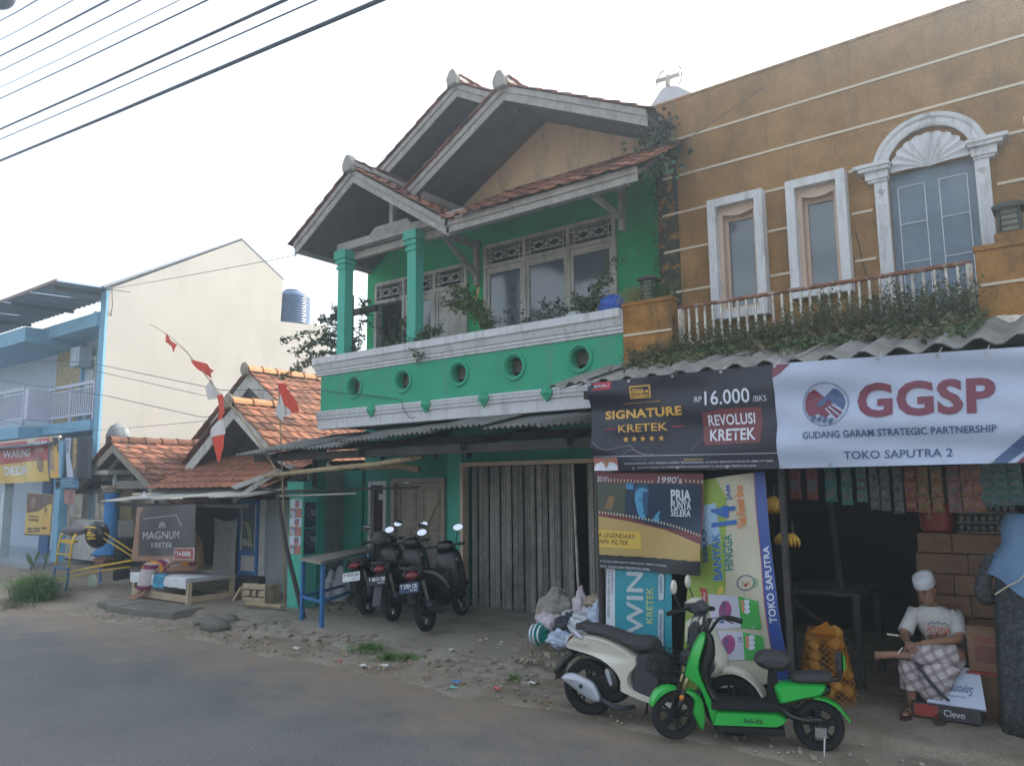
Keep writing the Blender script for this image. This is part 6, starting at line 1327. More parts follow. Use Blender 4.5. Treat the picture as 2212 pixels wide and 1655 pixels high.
def flagp(m, pts, dd=0, lab=None, par=None, Y=7.15):
    c = [P(*z1_(*q), Y) for q in pts]
    b = bmesh.new(); vs = [b.verts.new(p-off(par)) for p in c]; b.faces.new(vs); bmesh.ops.triangulate(b, faces=b.faces[:])
    for _ in range(4):
        e = [q for q in b.edges if q.calc_length() > .06]
        if not e: break
        bmesh.ops.subdivide_edges(b, edges=e, cuts=1); bmesh.ops.triangulate(b, faces=[f for f in b.faces if len(f.verts) > 3])
    for v in b.verts: v.co.y += .05*math.sin(v.co.x*13+v.co.z*7)
    me = bpy.data.meshes.new('pennant'); b.to_mesh(me); b.free(); me.materials.append(m); o = bpy.data.objects.new('pennant', me); COL.objects.link(o); o.parent = par; me.shade_smooth(); return o
for m, pts in ((fr_, [(1410, 660), (1535, 765), (1520, 840), (1480, 800), (1415, 740)]), (fw_, [(1540, 775), (1600, 820), (1690, 895), (1660, 905), (1600, 850)]), (fr_, [(1690, 900), (1780, 935), (1868, 995), (1830, 1020), (1795, 1052), (1720, 980), (1662, 905)]), (fw_, [(1795, 1052), (1850, 1110), (1925, 1190), (1870, 1215), (1800, 1240), (1770, 1130)]), (fr_, [(1870, 1210), (1930, 1192), (1945, 1270), (1958, 1360), (1900, 1400), (1865, 1412), (1860, 1300)]), (fw_, [(1870, 1412), (1915, 1395), (1920, 1530), (1840, 1570), (1820, 1560)]), (fr_, [(1845, 1560), (1912, 1535), (1922, 1655), (1920, 1760), (1865, 1810), (1868, 1650)])): flagp(m, pts, par=fp)
f2 = thing('flag', 'red and white flag drooping on a straight stick before the clay roof', 'flag', (-10.4, 7.6, .1), world=True)
a = P(602, 832, 7.6); MB().tube([(a.x+.33, 7.6, .1), (a.x+.2, 7.6, 1.9), a], .014, 6).build('stick', bamboo, f2, smooth=True)
z11 = ZM(800, 1350, 3.16)
def f2p(m, pts):
    c = [P(*z11(*q), 7.57) for q in pts]; b = bmesh.new(); vs = [b.verts.new(p-off(f2)) for p in c]; b.faces.new(vs); bmesh.ops.triangulate(b, faces=b.faces[:])
    for _ in range(4):
        e = [q for q in b.edges if q.calc_length() > .05]
        if not e: break
        bmesh.ops.subdivide_edges(b, edges=e, cuts=1); bmesh.ops.triangulate(b, faces=[f for f in b.faces if len(f.verts) > 3])
    for v in b.verts: v.co.y += .03*math.sin(v.co.x*30+v.co.z*9)
    me = bpy.data.meshes.new('flag_cloth'); b.to_mesh(me); b.free(); me.materials.append(m); o = bpy.data.objects.new('flag_cloth', me); COL.objects.link(o); o.parent = f2; me.shade_smooth()
f2p(fr_, [(925, 470), (960, 460), (990, 480), (1060, 570), (1110, 690), (1155, 800), (1080, 830), (990, 745), (985, 700), (955, 600), (895, 640), (900, 560)]); f2p(fw_, [(895, 640), (955, 600), (985, 700), (990, 745), (1078, 835), (1010, 870), (985, 890), (945, 930), (890, 850)])
# ================================================================ SCOOTERS
def inset(pts, d):
    n = len(pts); A = sum(pts[i][0]*pts[(i+1) % n][1]-pts[(i+1) % n][0]*pts[i][1] for i in range(n)); sg = 1 if A > 0 else -1; out = []
    for i in range(n):
        a, b, c = Vector(pts[i-1]), Vector(pts[i]), Vector(pts[(i+1) % n]); e = ((b-a).normalized()+(c-b).normalized())
        if e.length < 1e-6: out.append(pts[i]); continue
        e.normalize(); out.append((b.x-sg*e.y*d, b.y+sg*e.x*d))
    return out
def smooth_poly(pts, k=3):
    n = len(pts); out = []
    for i in range(n):
        p0, p1, p2, p3 = (Vector(pts[(i+j) % n]) for j in (-1, 0, 1, 2))
        for q in range(k):
            t = q/k; out.append(tuple(.5*((2*p1)+(p2-p0)*t+(2*p0-5*p1+4*p2-p3)*t*t+(3*p1-p0-3*p2+p3)*t**3)))
    return out
def pillow(name, pts, w, mat, par, y=0, d=.03, sm=3, wf=None):
    pts = smooth_poly(pts, sm) if sm else pts; rings = []
    for t in (-1, -.9, -.6, 0, .6, .9, 1):
        q = inset(pts, d*abs(t)**3.5)
        rings.append([(a, y+t*(w if wf is None else w*wf(a, b)), b) for a, b in q])
    from mathutils.geometry import tessellate_polygon
    mb = MB().loft(rings, cap=False); n = len(pts); tri = tessellate_polygon([[Vector((a, b, 0)) for a, b in inset(pts, d)]])
    k = 6*n; mb.f += [tuple(q) for q in tri]+[tuple(k+i for i in q)[::-1] for q in tri]
    return mb.build(name, mat, par, smooth='auto')
def wheel(par, x, z, r, tw=.045, rimc=None, spokes=5, rim_r=.62):
    n = 36; mb = MB(); pr = [(r-tw*1.3, -tw*.75), (r-tw*.5, -tw), (r-.006, -tw*.7), (r, 0), (r-.006, tw*.7), (r-tw*.5, tw), (r-tw*1.3, tw*.75)]
    rings = [[(x+q*math.cos(2*math.pi*k/n), yy, z+q*math.sin(2*math.pi*k/n)) for q, yy in pr] for k in range(n+1)]
    mb.loft(rings, closed=True, cap=False); t = mb.build('tyre', rubber, par, smooth='auto')
    mb = MB(); rr = r-tw*1.25
    mb.loft([[(x+q*math.cos(2*math.pi*k/n), yy, z+q*math.sin(2*math.pi*k/n)) for q, yy in ((rr, -tw*.6), (rr-.015, -tw*.6), (rr-.02, 0), (rr-.015, tw*.6), (rr, tw*.6))] for k in range(n+1)], cap=False)
    for k in range(spokes):
        a = 2*math.pi*k/spokes+.3
        for da in (-.16, .16): mb.bar((x, 0, z), (x+rr*math.cos(a+da), 0, z+rr*math.sin(a+da)), .02, .016, (0, 1, 0))
    mb.cyl((x, -tw*.9, z), (x, tw*.9, z), .045, n=14); mb.build('rim', rimc or black_m, par, smooth='auto')
    return t
gpaint = M('bright green plastic', (.02, .42, .06), .28, .04, 3, 0, spec=.6, coat=.5); cwhite = M('cream scooter paint', (.6, .58, .49), .25, .03, 3, 0, spec=.6, coat=.5)
silver = M('silver plastic', (.42, .44, .5), .35, .05, 5, 0, metal=.4); tgrey = M('dark grey plastic', (.055, .056, .065), .55, .1, 5, .05); seatm = M('seat vinyl', (.045, .042, .045), .6, .15, 6, .15); amber = flat('amber lens', (.7, .22, .02), .3); redl = M('red lens', (.16, .01, .014), .2, .1, 4, 0, spec=.7)
# ---- green electric scooter
es = thing('electric_scooter', 'bright green electric scooter with two black seats parked at the road edge in front', 'scooter', (-1.86, 6.24, 0), rz=R(-157.3))
zo = .0
wheel(es, 0, .185, .185, .042)
pillow('hub_motor', [(.07*math.cos(a), .185+.07*math.sin(a)) for a in np.linspace(0, 6.28, 9)[:-1]], .05, black_m, es)
pillow('leg_shield', [(.818, .84), (.80, .79), (.862, .573), (.80, .385), (.743, .281), (.70, .171), (.776, .155), (.815, .277), (.87, .42), (.972, .505), (.975, .56), (.935, .668), (.872, .79)], .085, gpaint, es, d=.014, wf=lambda a, b: .75+.5*sst(.3, .55, b)-.35*sst(.65, .85, b))
pillow('column_cover', [(.805, .83), (.745, .81), (.735, .66), (.775, .55), (.77, .42), (.715, .33), (.79, .33), (.85, .45), (.87, .56), (.83, .7)], .06, black_p, es)
pillow('deck_side', [(.75, .277), (.298, .286), (.25, .255), (.225, .235), (.262, .185), (.312, .165), (.78, .158)], .115, gpaint, es, sm=0, d=.02)
MB().loft([[(s_*1, y, z) for s_, z in ((.78, .285), (.78, .335), (.3, .345), (.24, .3))] for y in (-.13, .13)]).build('deck_mat', black_m, es, bevel=.008)
So = Surf((.74, .119, .27), (.28, .119, .27), (.28, .119, .17), (.74, .119, .17), nrm=(0, 1, 0))
So.text('SnS-02', black_m, es, .42, .72, .36, .66, lay=1.2, bold=.02)
MB().box(.25, .75, -.09, .09, .11, .165).build('battery_box', black_m, es, bevel=.01)
pillow('seat_tube', [(.345, .58), (.285, .58), (.26, .34), (.37, .34)], .04, black_m, es, sm=0, d=.01)
pillow('front_seat', [(.45, .655), (.4, .71), (.3, .722), (.2, .705), (.165, .655), (.2, .59), (.3, .57), (.41, .6)], .13, seatm, es, d=.05)
pillow('rear_seat', [(.19, .56), (.05, .575), (-.095, .58), (-.115, .54), (-.09, .505), (.14, .495), (.185, .52)], .11, seatm, es, d=.03)
pillow('rear_cowl', [(.312, .456), (.275, .492), (.147, .506), (-.066, .503), (-.024, .408), (.1, .375), (.249, .333), (.285, .347), (.304, .409)], .1, gpaint, es, d=.03, sm=2)
pillow('tail_box', [(-.03, .49), (-.1, .48), (-.09, .42), (-.02, .41)], .06, black_p, es)
mb = MB(); arc = [(.03, .41), (-.06, .395), (-.142, .35), (-.19, .295), (-.222, .25)]
mb.loft([[(a+.0, y, b-.012*abs(y/.055)**2) for y in (-.055, -.03, 0, .03, .055)]+[(a+.006, y, b-.012-.012*abs(y/.055)**2) for y in (.055, .03, 0, -.03, -.055)] for a, b in [tuple(v)[:2] for v in curve([(a, b, 0) for a, b in arc], 4)]]); mb.build('rear_fender', gpaint, es, smooth='auto')
MB().tube(curve([(.29, .07, .325), (.2, .085, .26), (.1, .09, .24), (0, .09, .245), (0, .08, .19)], 5), .022, 8).build('swing_arm', black_p, es, smooth=True); MB().tube(curve([(.29, -.07, .325), (.2, -.085, .26), (.1, -.09, .24), (0, -.09, .245), (0, -.08, .19)], 5), .022, 8).build('swing_arm', black_p, es, smooth=True)
mb = MB().tube(curve([(-.06, .06, .54), (-.15, .06, .53), (-.18, .06, .6)], 4), .01, 6).tube(curve([(-.06, -.06, .54), (-.15, -.06, .53), (-.18, -.06, .6)], 4), .01, 6); mb.build('backrest_frame', black_m, es)
pillow('backrest', [(-.15, .72), (-.185, .715), (-.19, .6), (-.15, .595)], .075, seatm, es); pillow('backrest_shell', [(-.19, .725), (-.212, .7), (-.213, .62), (-.188, .595)], .07, gpaint, es, d=.01, sm=0)
MB().tube([(-.03, .1, .17), (-.015, .13, .06), (-.01, .145, .005), (-.06, .15, .004)], .008, 7).build('side_stand', metal_m, es); MB().box(-.04, .04, .05, .12, .13, .2).build('axle_plate', metal_m, es)
# front wheel, steered a little to the camera
fw = thing('steering', None, None, (.95, 0, .55)); fw.parent = es; OFF[fw.name] = Vector((0, 0, 0)); fw.rotation_euler = (0, R(-15), R(20))
wheel(fw, .03, -.36, .185, .04)
for y in (-.055, .055):
    MB().cyl((.0, y, .02), (.02, y, -.2), .017, n=10).build('fork_tube', M('gold fork', (.45, .36, .2), .3, .05, 3, 0, metal=.9) if 'gold fork' not in MATS else MATS['gold fork'], fw, smooth=True); MB().cyl((.02, y, -.16), (.03, y, -.37), .022, n=10).build('fork_leg', black_p, fw, smooth=True)
MB().cyl((-.03, 0, .0), (-.09, 0, .42), .02, n=10).build('steering_stem', black_p, fw)
c = (.03, -.36); R_ = .2
for a0, a1 in ((8, 78), (98, 150)):
    mb = MB(); w_ = .06
    mb.loft([[(c[0]+(R_+.025*math.sin(math.pi*t)+.02*(1-abs(y/w_)**2))*math.cos(R(a0+(a1-a0)*t)), y*(1-.35*abs(2*t-1)**2), c[1]+(R_+.025*math.sin(math.pi*t)+.02*(1-abs(y/w_)**2))*math.sin(R(a0+(a1-a0)*t))) for y in (-w_, -.03, 0, .03, w_)]+[(c[0]+(R_-.006+.02*(1-abs(y/w_)**2))*math.cos(R(a0+(a1-a0)*t)), y*(1-.35*abs(2*t-1)**2), c[1]+(R_-.006+.02*(1-abs(y/w_)**2))*math.sin(R(a0+(a1-a0)*t))) for y in (w_, .03, 0, -.03, -w_)] for t in np.linspace(0, 1, 9)]); mb.build('front_fender', gpaint, fw, smooth='auto')
pillow('fender_flap', [(-.1, -.16), (-.16, -.2), (-.2, -.3), (-.21, -.42), (-.13, -.36), (-.09, -.28)], .055, gpaint, fw, d=.015)
MB().ell((.03, .075, -.21), (.02, .02, .02), 8, 6).build('front_reflector', amber, fw, smooth=True)
mb = MB(); 
for s_ in (-1, 1): mb.tube(curve([(-.07, 0, .3), (-.08, s_*.07, .32), (-.1, s_*.14, .43), (-.13, s_*.2, .475), (-.2, s_*.29, .48)], 4), .013, 8)
mb.build('handlebar', black_p, fw, smooth=True)
for s_ in (-1, 1):
    MB().tube([(-.14, s_*.22, .477), (-.22, s_*.31, .48)], .02, 8).build('grip', rubber, fw, smooth=True); MB().tube([(-.1, s_*.2, .46), (-.16, s_*.3, .45)], .006, 5).build('brake_lever', black_m, fw)
MB().obox((-.06, 0, .33), (.05, .08, .05)).build('display', black_p, fw, bevel=.008)
pillow('headlight', [(.08, .1), (.02, .16), (-.03, .12), (-.01, .02), (.06, .02)], .06, black_p, fw)
MB().tube(curve([(-.12, .15, .46), (-.02, .12, .4), (.03, .05, .2), (.02, .06, -.1)], 5), .004, 5).build('brake_cable', black_m, fw); MB().tube(curve([(-.12, -.15, .46), (0, -.1, .42), (.04, -.03, .2), (-.03, 0, .05)], 5), .004, 5).build('brake_cable', black_m, fw)
bk = MB(); bx_, by_, bz_ = .22, .13, -.02
for z in (-.1, -.02, .05, .1):
    bk.tube([(.07, -by_, z), (.07+bx_, -by_, z), (.07+bx_, by_, z), (.07, by_, z), (.07, -by_, z)], .005, 5)
for t in range(7):
    for s_ in (-1, 1): bk.tube([(.07+bx_*t/6, s_*by_, -.1), (.07+bx_*t/6, s_*by_, .1)], .003, 4)
    bk.tube([(.07+bx_, -by_+2*by_*t/6, .1), (.07+bx_, -by_+2*by_*t/6, -.1), (.07, -by_+2*by_*t/6, -.1)], .003, 4)
bk.build('wire_basket', black_m, fw)
# ---- cream scooter
ws = thing('cream_scooter', 'cream scooter with dark seat and silver muffler cover parked behind the green one', 'scooter', (-3.76, 6.04, 0), rz=R(8))
wheel(ws, 0, .235, .235, .055); wheel(ws, 1.25, .235, .235, .05)
body = [(-.184, .597), (-.14, .655), (-.06, .69), (.073, .7), (.227, .685), (.355, .64), (.449, .59), (.51, .55), (.515, .484), (.455, .411), (.44, .35), (.48, .305), (.6, .27), (.78, .245), (.98, .25), (1.0, .2), (.8, .17), (.6, .19), (.45, .225), (.343, .266), (.34, .353), (.285, .43), (.178, .495), (.047, .525), (-.088, .54), (-.17, .555)]
pillow('body_panel', body, .17, cwhite, ws, d=.022, sm=2, wf=lambda a, b: .62+.38*sst(-.2, .25, a))
pillow('seat', [(-.1, .775), (.053, .785), (.207, .765), (.4, .715), (.568, .715), (.64, .68), (.66, .625), (.6, .59), (.5, .575), (.4, .62), (.29, .665), (.14, .685), (.05, .685), (-.06, .74)], .15, seatm, ws, d=.05, wf=lambda a, b: .7+.3*sst(-.1, .3, a))
for s_ in (-1, 1): pillow('grab_rail', [(-.14, .77), (-.1, .76), (0, .69), (.02, .675), (-.03, .665), (-.09, .69)], .02, silver, ws, y=s_*.13, d=.008)
pillow('inner_panel', [(.5, .57), (.66, .6), (.7, .45), (.7, .3), (.95, .28), (.95, .25), (.6, .24), (.46, .28), (.47, .42)], .15, tgrey, ws, d=.01)
pillow('floor_board', [(.5, .27), (1.0, .27), (1.08, .33), (1.06, .24), (.6, .22)], .16, black_p, ws)
pillow('leg_shield', [(1.0, .3), (.98, .5), (.93, .7), (.93, .84), (.98, .93), (1.06, .93), (1.12, .75), (1.2, .55), (1.12, .42), (1.06, .3)], .17, tgrey, ws, d=.05)
pillow('front_cowl', [(1.03, .42), (1.0, .62), (1.0, .8), (1.04, .93), (1.1, .88), (1.17, .7), (1.23, .55), (1.15, .45)], .15, cwhite, ws, d=.04)
pillow('shield_trim', [(.945, .9), (1.04, .93), (1.03, .86), (.97, .84), (.96, .74), (.93, .72), (.93, .84)], .165, cwhite, ws, d=.01)
mb = MB(); mb.loft([[(1.25+(.285+.02*(1-(y/.08)**2))*math.cos(R(a)), y, .235+(.285+.02*(1-(y/.08)**2))*math.sin(R(a))) for y in (-.08, -.04, 0, .04, .08)]+[(1.25+.27*math.cos(R(a)), y, .235+.27*math.sin(R(a))) for y in (.08, .04, 0, -.04, -.08)] for a in range(0, 131, 13)]); mb.build('front_fender', cwhite, ws, smooth='auto')
mb = MB(); mb.loft([[(.0+(.3)*math.cos(R(a)), y, .235+.3*math.sin(R(a))) for y in (-.09, -.04, 0, .04, .09)]+[(.0+.285*math.cos(R(a)), y, .235+.285*math.sin(R(a))) for y in (.09, .04, 0, -.04, -.09)] for a in range(40, 175, 13)]); mb.build('rear_fender', black_p, ws, smooth='auto')
pillow('mudguard', [(-.15, .57), (-.2, .5), (-.33, .36), (-.3, .3), (-.26, .33), (-.2, .42), (-.1, .5)], .07, black_p, ws); pillow('tail_light', [(-.19, .6), (-.16, .66), (-.11, .68), (-.13, .6)], .09, redl, ws)
pillow('muffler_cover', [(-.17, .33), (-.14, .37), (-.07, .385), (.02, .365), (.12, .325), (.17, .25), (.19, .19), (.14, .17), (.02, .215), (-.1, .285)], .035, silver, ws, y=-.19, d=.02)
MB().tube([(.18, -.19, .2), (.32, -.16, .13), (.45, -.08, .14)], .02, 8).build('exhaust_pipe', tgrey, ws, smooth=True); MB().cyl((.02, -.23, .29), (.02, -.225, .29), .018, n=10).build('muffler_slot', black_m, ws)
pillow('engine_case', [(-.08, .26), (.05, .34), (.2, .38), (.34, .36), (.4, .25), (.3, .15), (.1, .14), (-.05, .18)], .1, black_m, ws, y=-.02); pillow('engine_fan_cover', [(.22, .44), (.28, .46), (.33, .38), (.34, .3), (.27, .26), (.21, .34)], .03, black_p, ws, y=-.16); pillow('vent_trim', [(.235, .43), (.265, .44), (.3, .34), (.275, .32)], .012, silver, ws, y=-.19, d=.004)
Sw = Surf((-.15, -.128, .645), (.1, -.155, .63), (.1, -.155, .585), (-.15, -.128, .6), nrm=(0, -1, 0)); Sw.text('SCOOPY', metal_m, ws, .05, .95, .1, .9, lay=3)
pillow('headlight_pod', [(.92, .95), (.9, 1.01), (.96, 1.05), (1.04, 1.04), (1.09, .98), (1.05, .92)], .085, tgrey, ws); pillow('pod_top', [(.9, 1.015), (.96, 1.058), (1.03, 1.052), (1.0, 1.02)], .08, cwhite, ws, d=.01)
mb = MB()
for s_ in (-1, 1): mb.tube(curve([(.97, 0, .97), (.94, s_*.15, .985), (.9, s_*.26, .98), (.86, s_*.34, .97)], 4), .015, 8)
mb.build('handlebar', black_p, ws, smooth=True)
for s_ in (-1, 1):
    MB().tube([(.9, s_*.26, .98), (.855, s_*.35, .968)], .021, 8).build('grip', rubber, ws, smooth=True); MB().tube([(.92, s_*.2, .985), (.88, s_*.22, 1.08), (.87, s_*.2, 1.14)], .006, 6).build('mirror_stalk', black_p, ws)
    MB().lathe([(.0, -.01), (.05, -.008), (.06, .0), (.055, .015), (.02, .028)], (.86, s_*.2, 1.16), 18, 'x').build('mirror', cwhite, ws, smooth='auto')
MB().tube([(.5, .12, .2), (.45, .2, .02), (.43, .22, .0)], .01, 6).build('side_stand', black_m, ws)
# ---- three black motor scooters
def black_bike(loc, rz, lab, plate, plate_m, letter_m, stripe=True, lean=-7, second='04-28', extra=None):
    t = thing('parked_motorbike', lab, 'motorbike', loc, rz=R(rz), group='black motorbikes parked before the green house'); t.rotation_euler = (R(lean), 0, R(rz))
    wheel(t, 0, .27, .27, .05, rimc=tgrey, spokes=5); wheel(t, 1.27, .27, .27, .042, rimc=tgrey, spokes=5)
    MB().torus((0, .052, .27), .185, .006, 28, 5, 'y').build('rim_line', silver, t); MB().torus((1.27, -.045, .27), .19, .006, 28, 5, 'y').build('rim_line', silver, t)
    pillow('body_panel', [(-.28, .78), (-.2, .8), (.05, .76), (.3, .68), (.5, .62), (.55, .5), (.6, .36), (.5, .3), (.35, .4), (.1, .54), (-.15, .64), (-.27, .72)], .13, black_p, t, d=.05, wf=lambda a, b: .65+.45*sst(-.25, .2, a))
    pillow('seat', [(-.25, .82), (-.05, .84), (.2, .79), (.4, .76), (.55, .76), (.6, .68), (.45, .67), (.1, .74), (-.2, .78)], .13, seatm, t, d=.04)
    mb = MB(); mb.tube(curve([(-.05, .12, .82), (-.3, .1, .84), (-.36, 0, .84), (-.3, -.1, .84), (-.05, -.12, .82)], 4), .013, 7); mb.build('grab_rail', tgrey, t, smooth=True)
    pillow('tail_light', [(-.33, .75), (-.29, .79), (-.22, .79), (-.24, .7), (-.31, .7)], .085, redl, t); 
    for s_ in (-1, 1): pillow('indicator', [(-.3, .76), (-.24, .8), (-.2, .76), (-.25, .72)], .018, tgrey, t, y=s_*.11, d=.006)
    pillow('rear_mudguard', [(-.24, .72), (-.33, .6), (-.39, .42), (-.36, .36), (-.31, .44), (-.2, .62)], .06, black_m, t, d=.015)
    Sp = Surf((-.385, .135, .66), (-.385, -.135, .66), (-.42, -.135, .54), (-.42, .135, .54), nrm=(-1, 0, 0))
    MB().grid(lambda a, b: Sp(a, b, 0), 2, 2).build('number_plate', plate_m, t, norm=False).modifiers.new('s', 'SOLIDIFY').thickness = -.006
    Sp.text(plate, letter_m, t, .06, .94, .12, .55, lay=1.5, bold=.02); Sp.text(second, letter_m, t, .55, .9, .64, .84, lay=1.5)
    pillow('engine', [(-.08, .3), (.1, .38), (.35, .38), (.45, .25), (.2, .16), (-.05, .2)], .09, black_m, t, y=.05); pillow('muffler', [(-.22, .34), (-.12, .4), (.15, .3), (.3, .22), (.2, .18), (-.05, .24)], .04, tgrey, t, y=-.15, d=.02)
    for s_ in (-1, 1): MB().cyl((-.02, s_*.08, .28), (-.18, s_*.1, .66), .022, n=8).build('shock_absorber', metal_m if s_ < 0 else black_m, t)
    pillow('floor_board', [(.5, .34), (.95, .32), (.98, .28), (.55, .24)], .14, black_m, t); pillow('leg_shield', [(.9, .3), (.86, .6), (.88, .85), (.96, .98), (1.06, .95), (1.14, .75), (1.18, .5), (1.05, .35)], .17, black_p, t, d=.05)
    pillow('front_fender', [(1.0, .42), (1.1, .54), (1.27, .58), (1.45, .53), (1.56, .4), (1.45, .46), (1.27, .53), (1.1, .48)], .06, M('dark red fender', (.06, .012, .015), .3) if 'dark red fender' not in MATS else MATS['dark red fender'], t, d=.01)
    for s_ in (-1, 1): MB().cyl((1.08, s_*.06, .7), (1.27, s_*.07, .27), .018, n=8).build('fork_leg', black_m, t)
    pillow('headlight_cowl', [(.86, .98), (.88, 1.08), (.98, 1.1), (1.06, 1.02), (1.04, .93), (.93, .92)], .12, black_p, t, d=.04)
    mb = MB()
    for s_ in (-1, 1): mb.tube([(.92, 0, 1.02), (.88, s_*.18, 1.03), (.8, s_*.32, 1.03)], .016, 7)
    mb.build('handlebar', black_p, t, smooth=True)
    for s_ in (-1, 1):
        MB().tube([(.83, s_*.26, 1.03), (.78, s_*.35, 1.03)], .022, 8).build('grip', rubber, t, smooth=True); MB().tube([(.86, s_*.2, 1.04), (.83, s_*.24, 1.15), (.83, s_*.28, 1.22)], .006, 6).build('mirror_stalk', black_p, t)
        md_ = Vector((-1, -.1, .38)).normalized(); cM = Vector((.82, s_*.28, 1.26)); rt_ = md_.cross(Vector((0, 0, 1))).normalized(); up_ = rt_.cross(md_)
        def el(r1, r2, d_): return [cM+md_*d_+rt_*(r1*math.cos(q))+up_*(r2*math.sin(q)) for q in np.linspace(0, 6.283, 17)[:-1]]
        MB().loft([el(.02, .02, -.03), el(.075, .05, -.012), el(.08, .054, 0)]).build('mirror_shell', black_p, t, smooth='auto'); MB().loft([el(.073, .048, .002), el(.072, .047, .003)]).build('mirror_glass', chrome, t)
    if stripe:
        for y_, k in ((-.139, 1),): MB().add([(-.2, y_*.8, .775), (.1, y_-.012, .745), (.42, y_-.018, .62), (.52, y_-.016, .5), (.4, y_-.018, .6), (.1, y_-.014, .71)], [(0, 1, 4, 5), (1, 2, 3, 4)]) and None
        pillow('side_stripe', [(-.24, .775), (.0, .76), (.25, .7), (.45, .59), (.56, .46), (.42, .55), (.2, .66), (0, .72)], .006, silver, t, y=-.142, d=.002); pillow('side_stripe', [(-.24, .775), (.0, .76), (.25, .7), (.45, .59), (.56, .46), (.42, .55), (.2, .66), (0, .72)], .006, silver, t, y=.142, d=.002)
    MB().tube([(.45, .1, .26), (.4, .2, .04), (.38, .24, .0)], .01, 6).build('side_stand', metal_m, t)
    for q, (a, b) in enumerate(((.9, .82), (1.02, .66))): MB().torus((a, -.168, b), .02, .005, 10, 5, 'y').build('badge', silver, t)
    pillow('shield_edge', [(.93, .93), (1.02, .9), (1.1, .72), (1.13, .5), (1.09, .5), (1.06, .7), (.98, .86)], .012, tgrey, t, y=-.172, d=.003)
    MB().tube(curve([(.95, -.1, 1.0), (1.04, -.12, .9), (1.08, -.08, .7), (1.2, -.06, .4)], 4), .005, 5).build('brake_cable', black_m, t); MB().tube([(.35, -.1, .5), (.2, -.14, .46), (.0, -.15, .42)], .012, 6).build('hose', black_m, t)
    return t
pbl = flat('plate blue black', (.03, .045, .1)); 
b3 = black_bike((-7.12, 7.52, .14), 110, 'nearest black motorbike with a grey side stripe and plate T 3701 CK', 'T 3701 CK', pbl, pw, True, -8)
b2 = black_bike((-8.05, 7.82, .14), 112, 'middle black motorbike of the three, dark plate and long grey mudguard', 'T 4013 CM', flat('plate black', (.015, .02, .025)), pw, False, -8)
pillow('mud_flap', [(-.33, .6), (-.4, .5), (-.5, .3), (-.47, .28), (-.36, .46)], .06, tgrey, b2, d=.01)
Sb = Surf((.0, -.152, .76), (.34, -.16, .7), (.34, -.16, .63), (.0, -.152, .69), nrm=(0, -1, 0)); Sb.text('BeatStreet', pw, b2, .0, 1, .1, .9, lay=3, shear=.3)
b1 = black_bike((-8.72, 7.95, .14), 112, 'farthest black motorbike beside the blue table, white number plate', 'T 4753 JO', pw, black_m, False, -8, '02-27')
cv = MB().ell((.9, .1, 1.08), (.12, .15, .11), 14, 9).build('grey_cover', M('grey cloth cover', (.13, .125, .11), .9, .2, 8, .3), b1, smooth=True)
# ================================================================ PEOPLE
skin_m = M('brown skin', (.31, .165, .11), .55, .08, 6, .03, spec=.35); shirt_m = M('white t-shirt', (.58, .57, .56), .85, .06, 8, .15, 30); cap_m = M('white knit cap', (.62, .63, .68), .9, .05, 10, .15, 60)
hair_m = flat('black hair', (.012, .01, .01), .6); shirt_red = flat('shirt print red', (.6, .12, .04), .8); shirt_blue = flat('shirt print blue', (.05, .1, .3), .8)
def skin_obj(name, V_, E_, Rr, mat, par, sub=2):
    me = bpy.data.meshes.new(name); o_ = off(par); me.from_pydata([Vector(v)-o_ for v in V_], E_, []); o = bpy.data.objects.new(name, me); COL.objects.link(o); o.parent = par
    bpy.context.view_layer.objects.active = o; md = o.modifiers.new('skin', 'SKIN'); md.use_smooth_shade = True
    for i, r in enumerate(Rr): me.skin_vertices[0].data[i].radius = (r, r) if not isinstance(r, tuple) else r
    me.skin_vertices[0].data[0].use_root = True
    s = o.modifiers.new('sub', 'SUBSURF'); s.levels = sub; s.render_levels = sub; me.materials.append(mat)
    dg = bpy.context.evaluated_depsgraph_get(); nm = bpy.data.meshes.new_from_object(o.evaluated_get(dg)); o.modifiers.clear(); o.data = nm; nm.shade_smooth()
    return o
def hand(par, wrist, dirv, palmn, mat, s=1., curl=.6):
    """palm and five bent fingers; dirv towards the fingertips, palmn the palm's normal"""
    w, d, n = Vector(wrist), Vector(dirv).normalized(), Vector(palmn); n = (n-d*n.dot(d)).normalized(); r = d.cross(n)
    mb = MB(); rings = []
    for t, a, b in ((-.01, .027, .02), (.03, .036, .016), (.065, .041, .014), (.09, .039, .012)): rings.append([w+d*(t*s)+r*(a*s*math.cos(q))+n*(b*s*math.sin(q)) for q in np.linspace(0, 6.283, 11)[:-1]])
    mb.loft(rings)
    for k, L in enumerate((.068, .078, .073, .056)):
        b0 = w+d*.085*s+r*((.027-.018*k)*s); pts = [b0-d*.015*s]; dd = d.copy(); p = b0; 
        for q in range(3):
            pts.append(p.copy()); dd = (dd+n*(curl*(.45+.35*q))).normalized(); p = p+dd*(L*s*(.45, .32, .25)[q])
        pts.append(p); mb.tube(pts, [.009*s, .0088*s, .0082*s, .0075*s, .005*s], 7)
    b0 = w+d*.025*s+r*.033*s; mb.tube([b0-r*.01*s, b0+(r*.6+d*.7+n*.2).normalized()*.035*s, b0+(r*.5+d+n*.5).normalized()*.06*s, b0+(r*.3+d+n*.7).normalized()*.08*s], [.013*s, .012*s, .01*s, .006*s], 7)
    return mb.build('hand', mat, par, smooth=True)
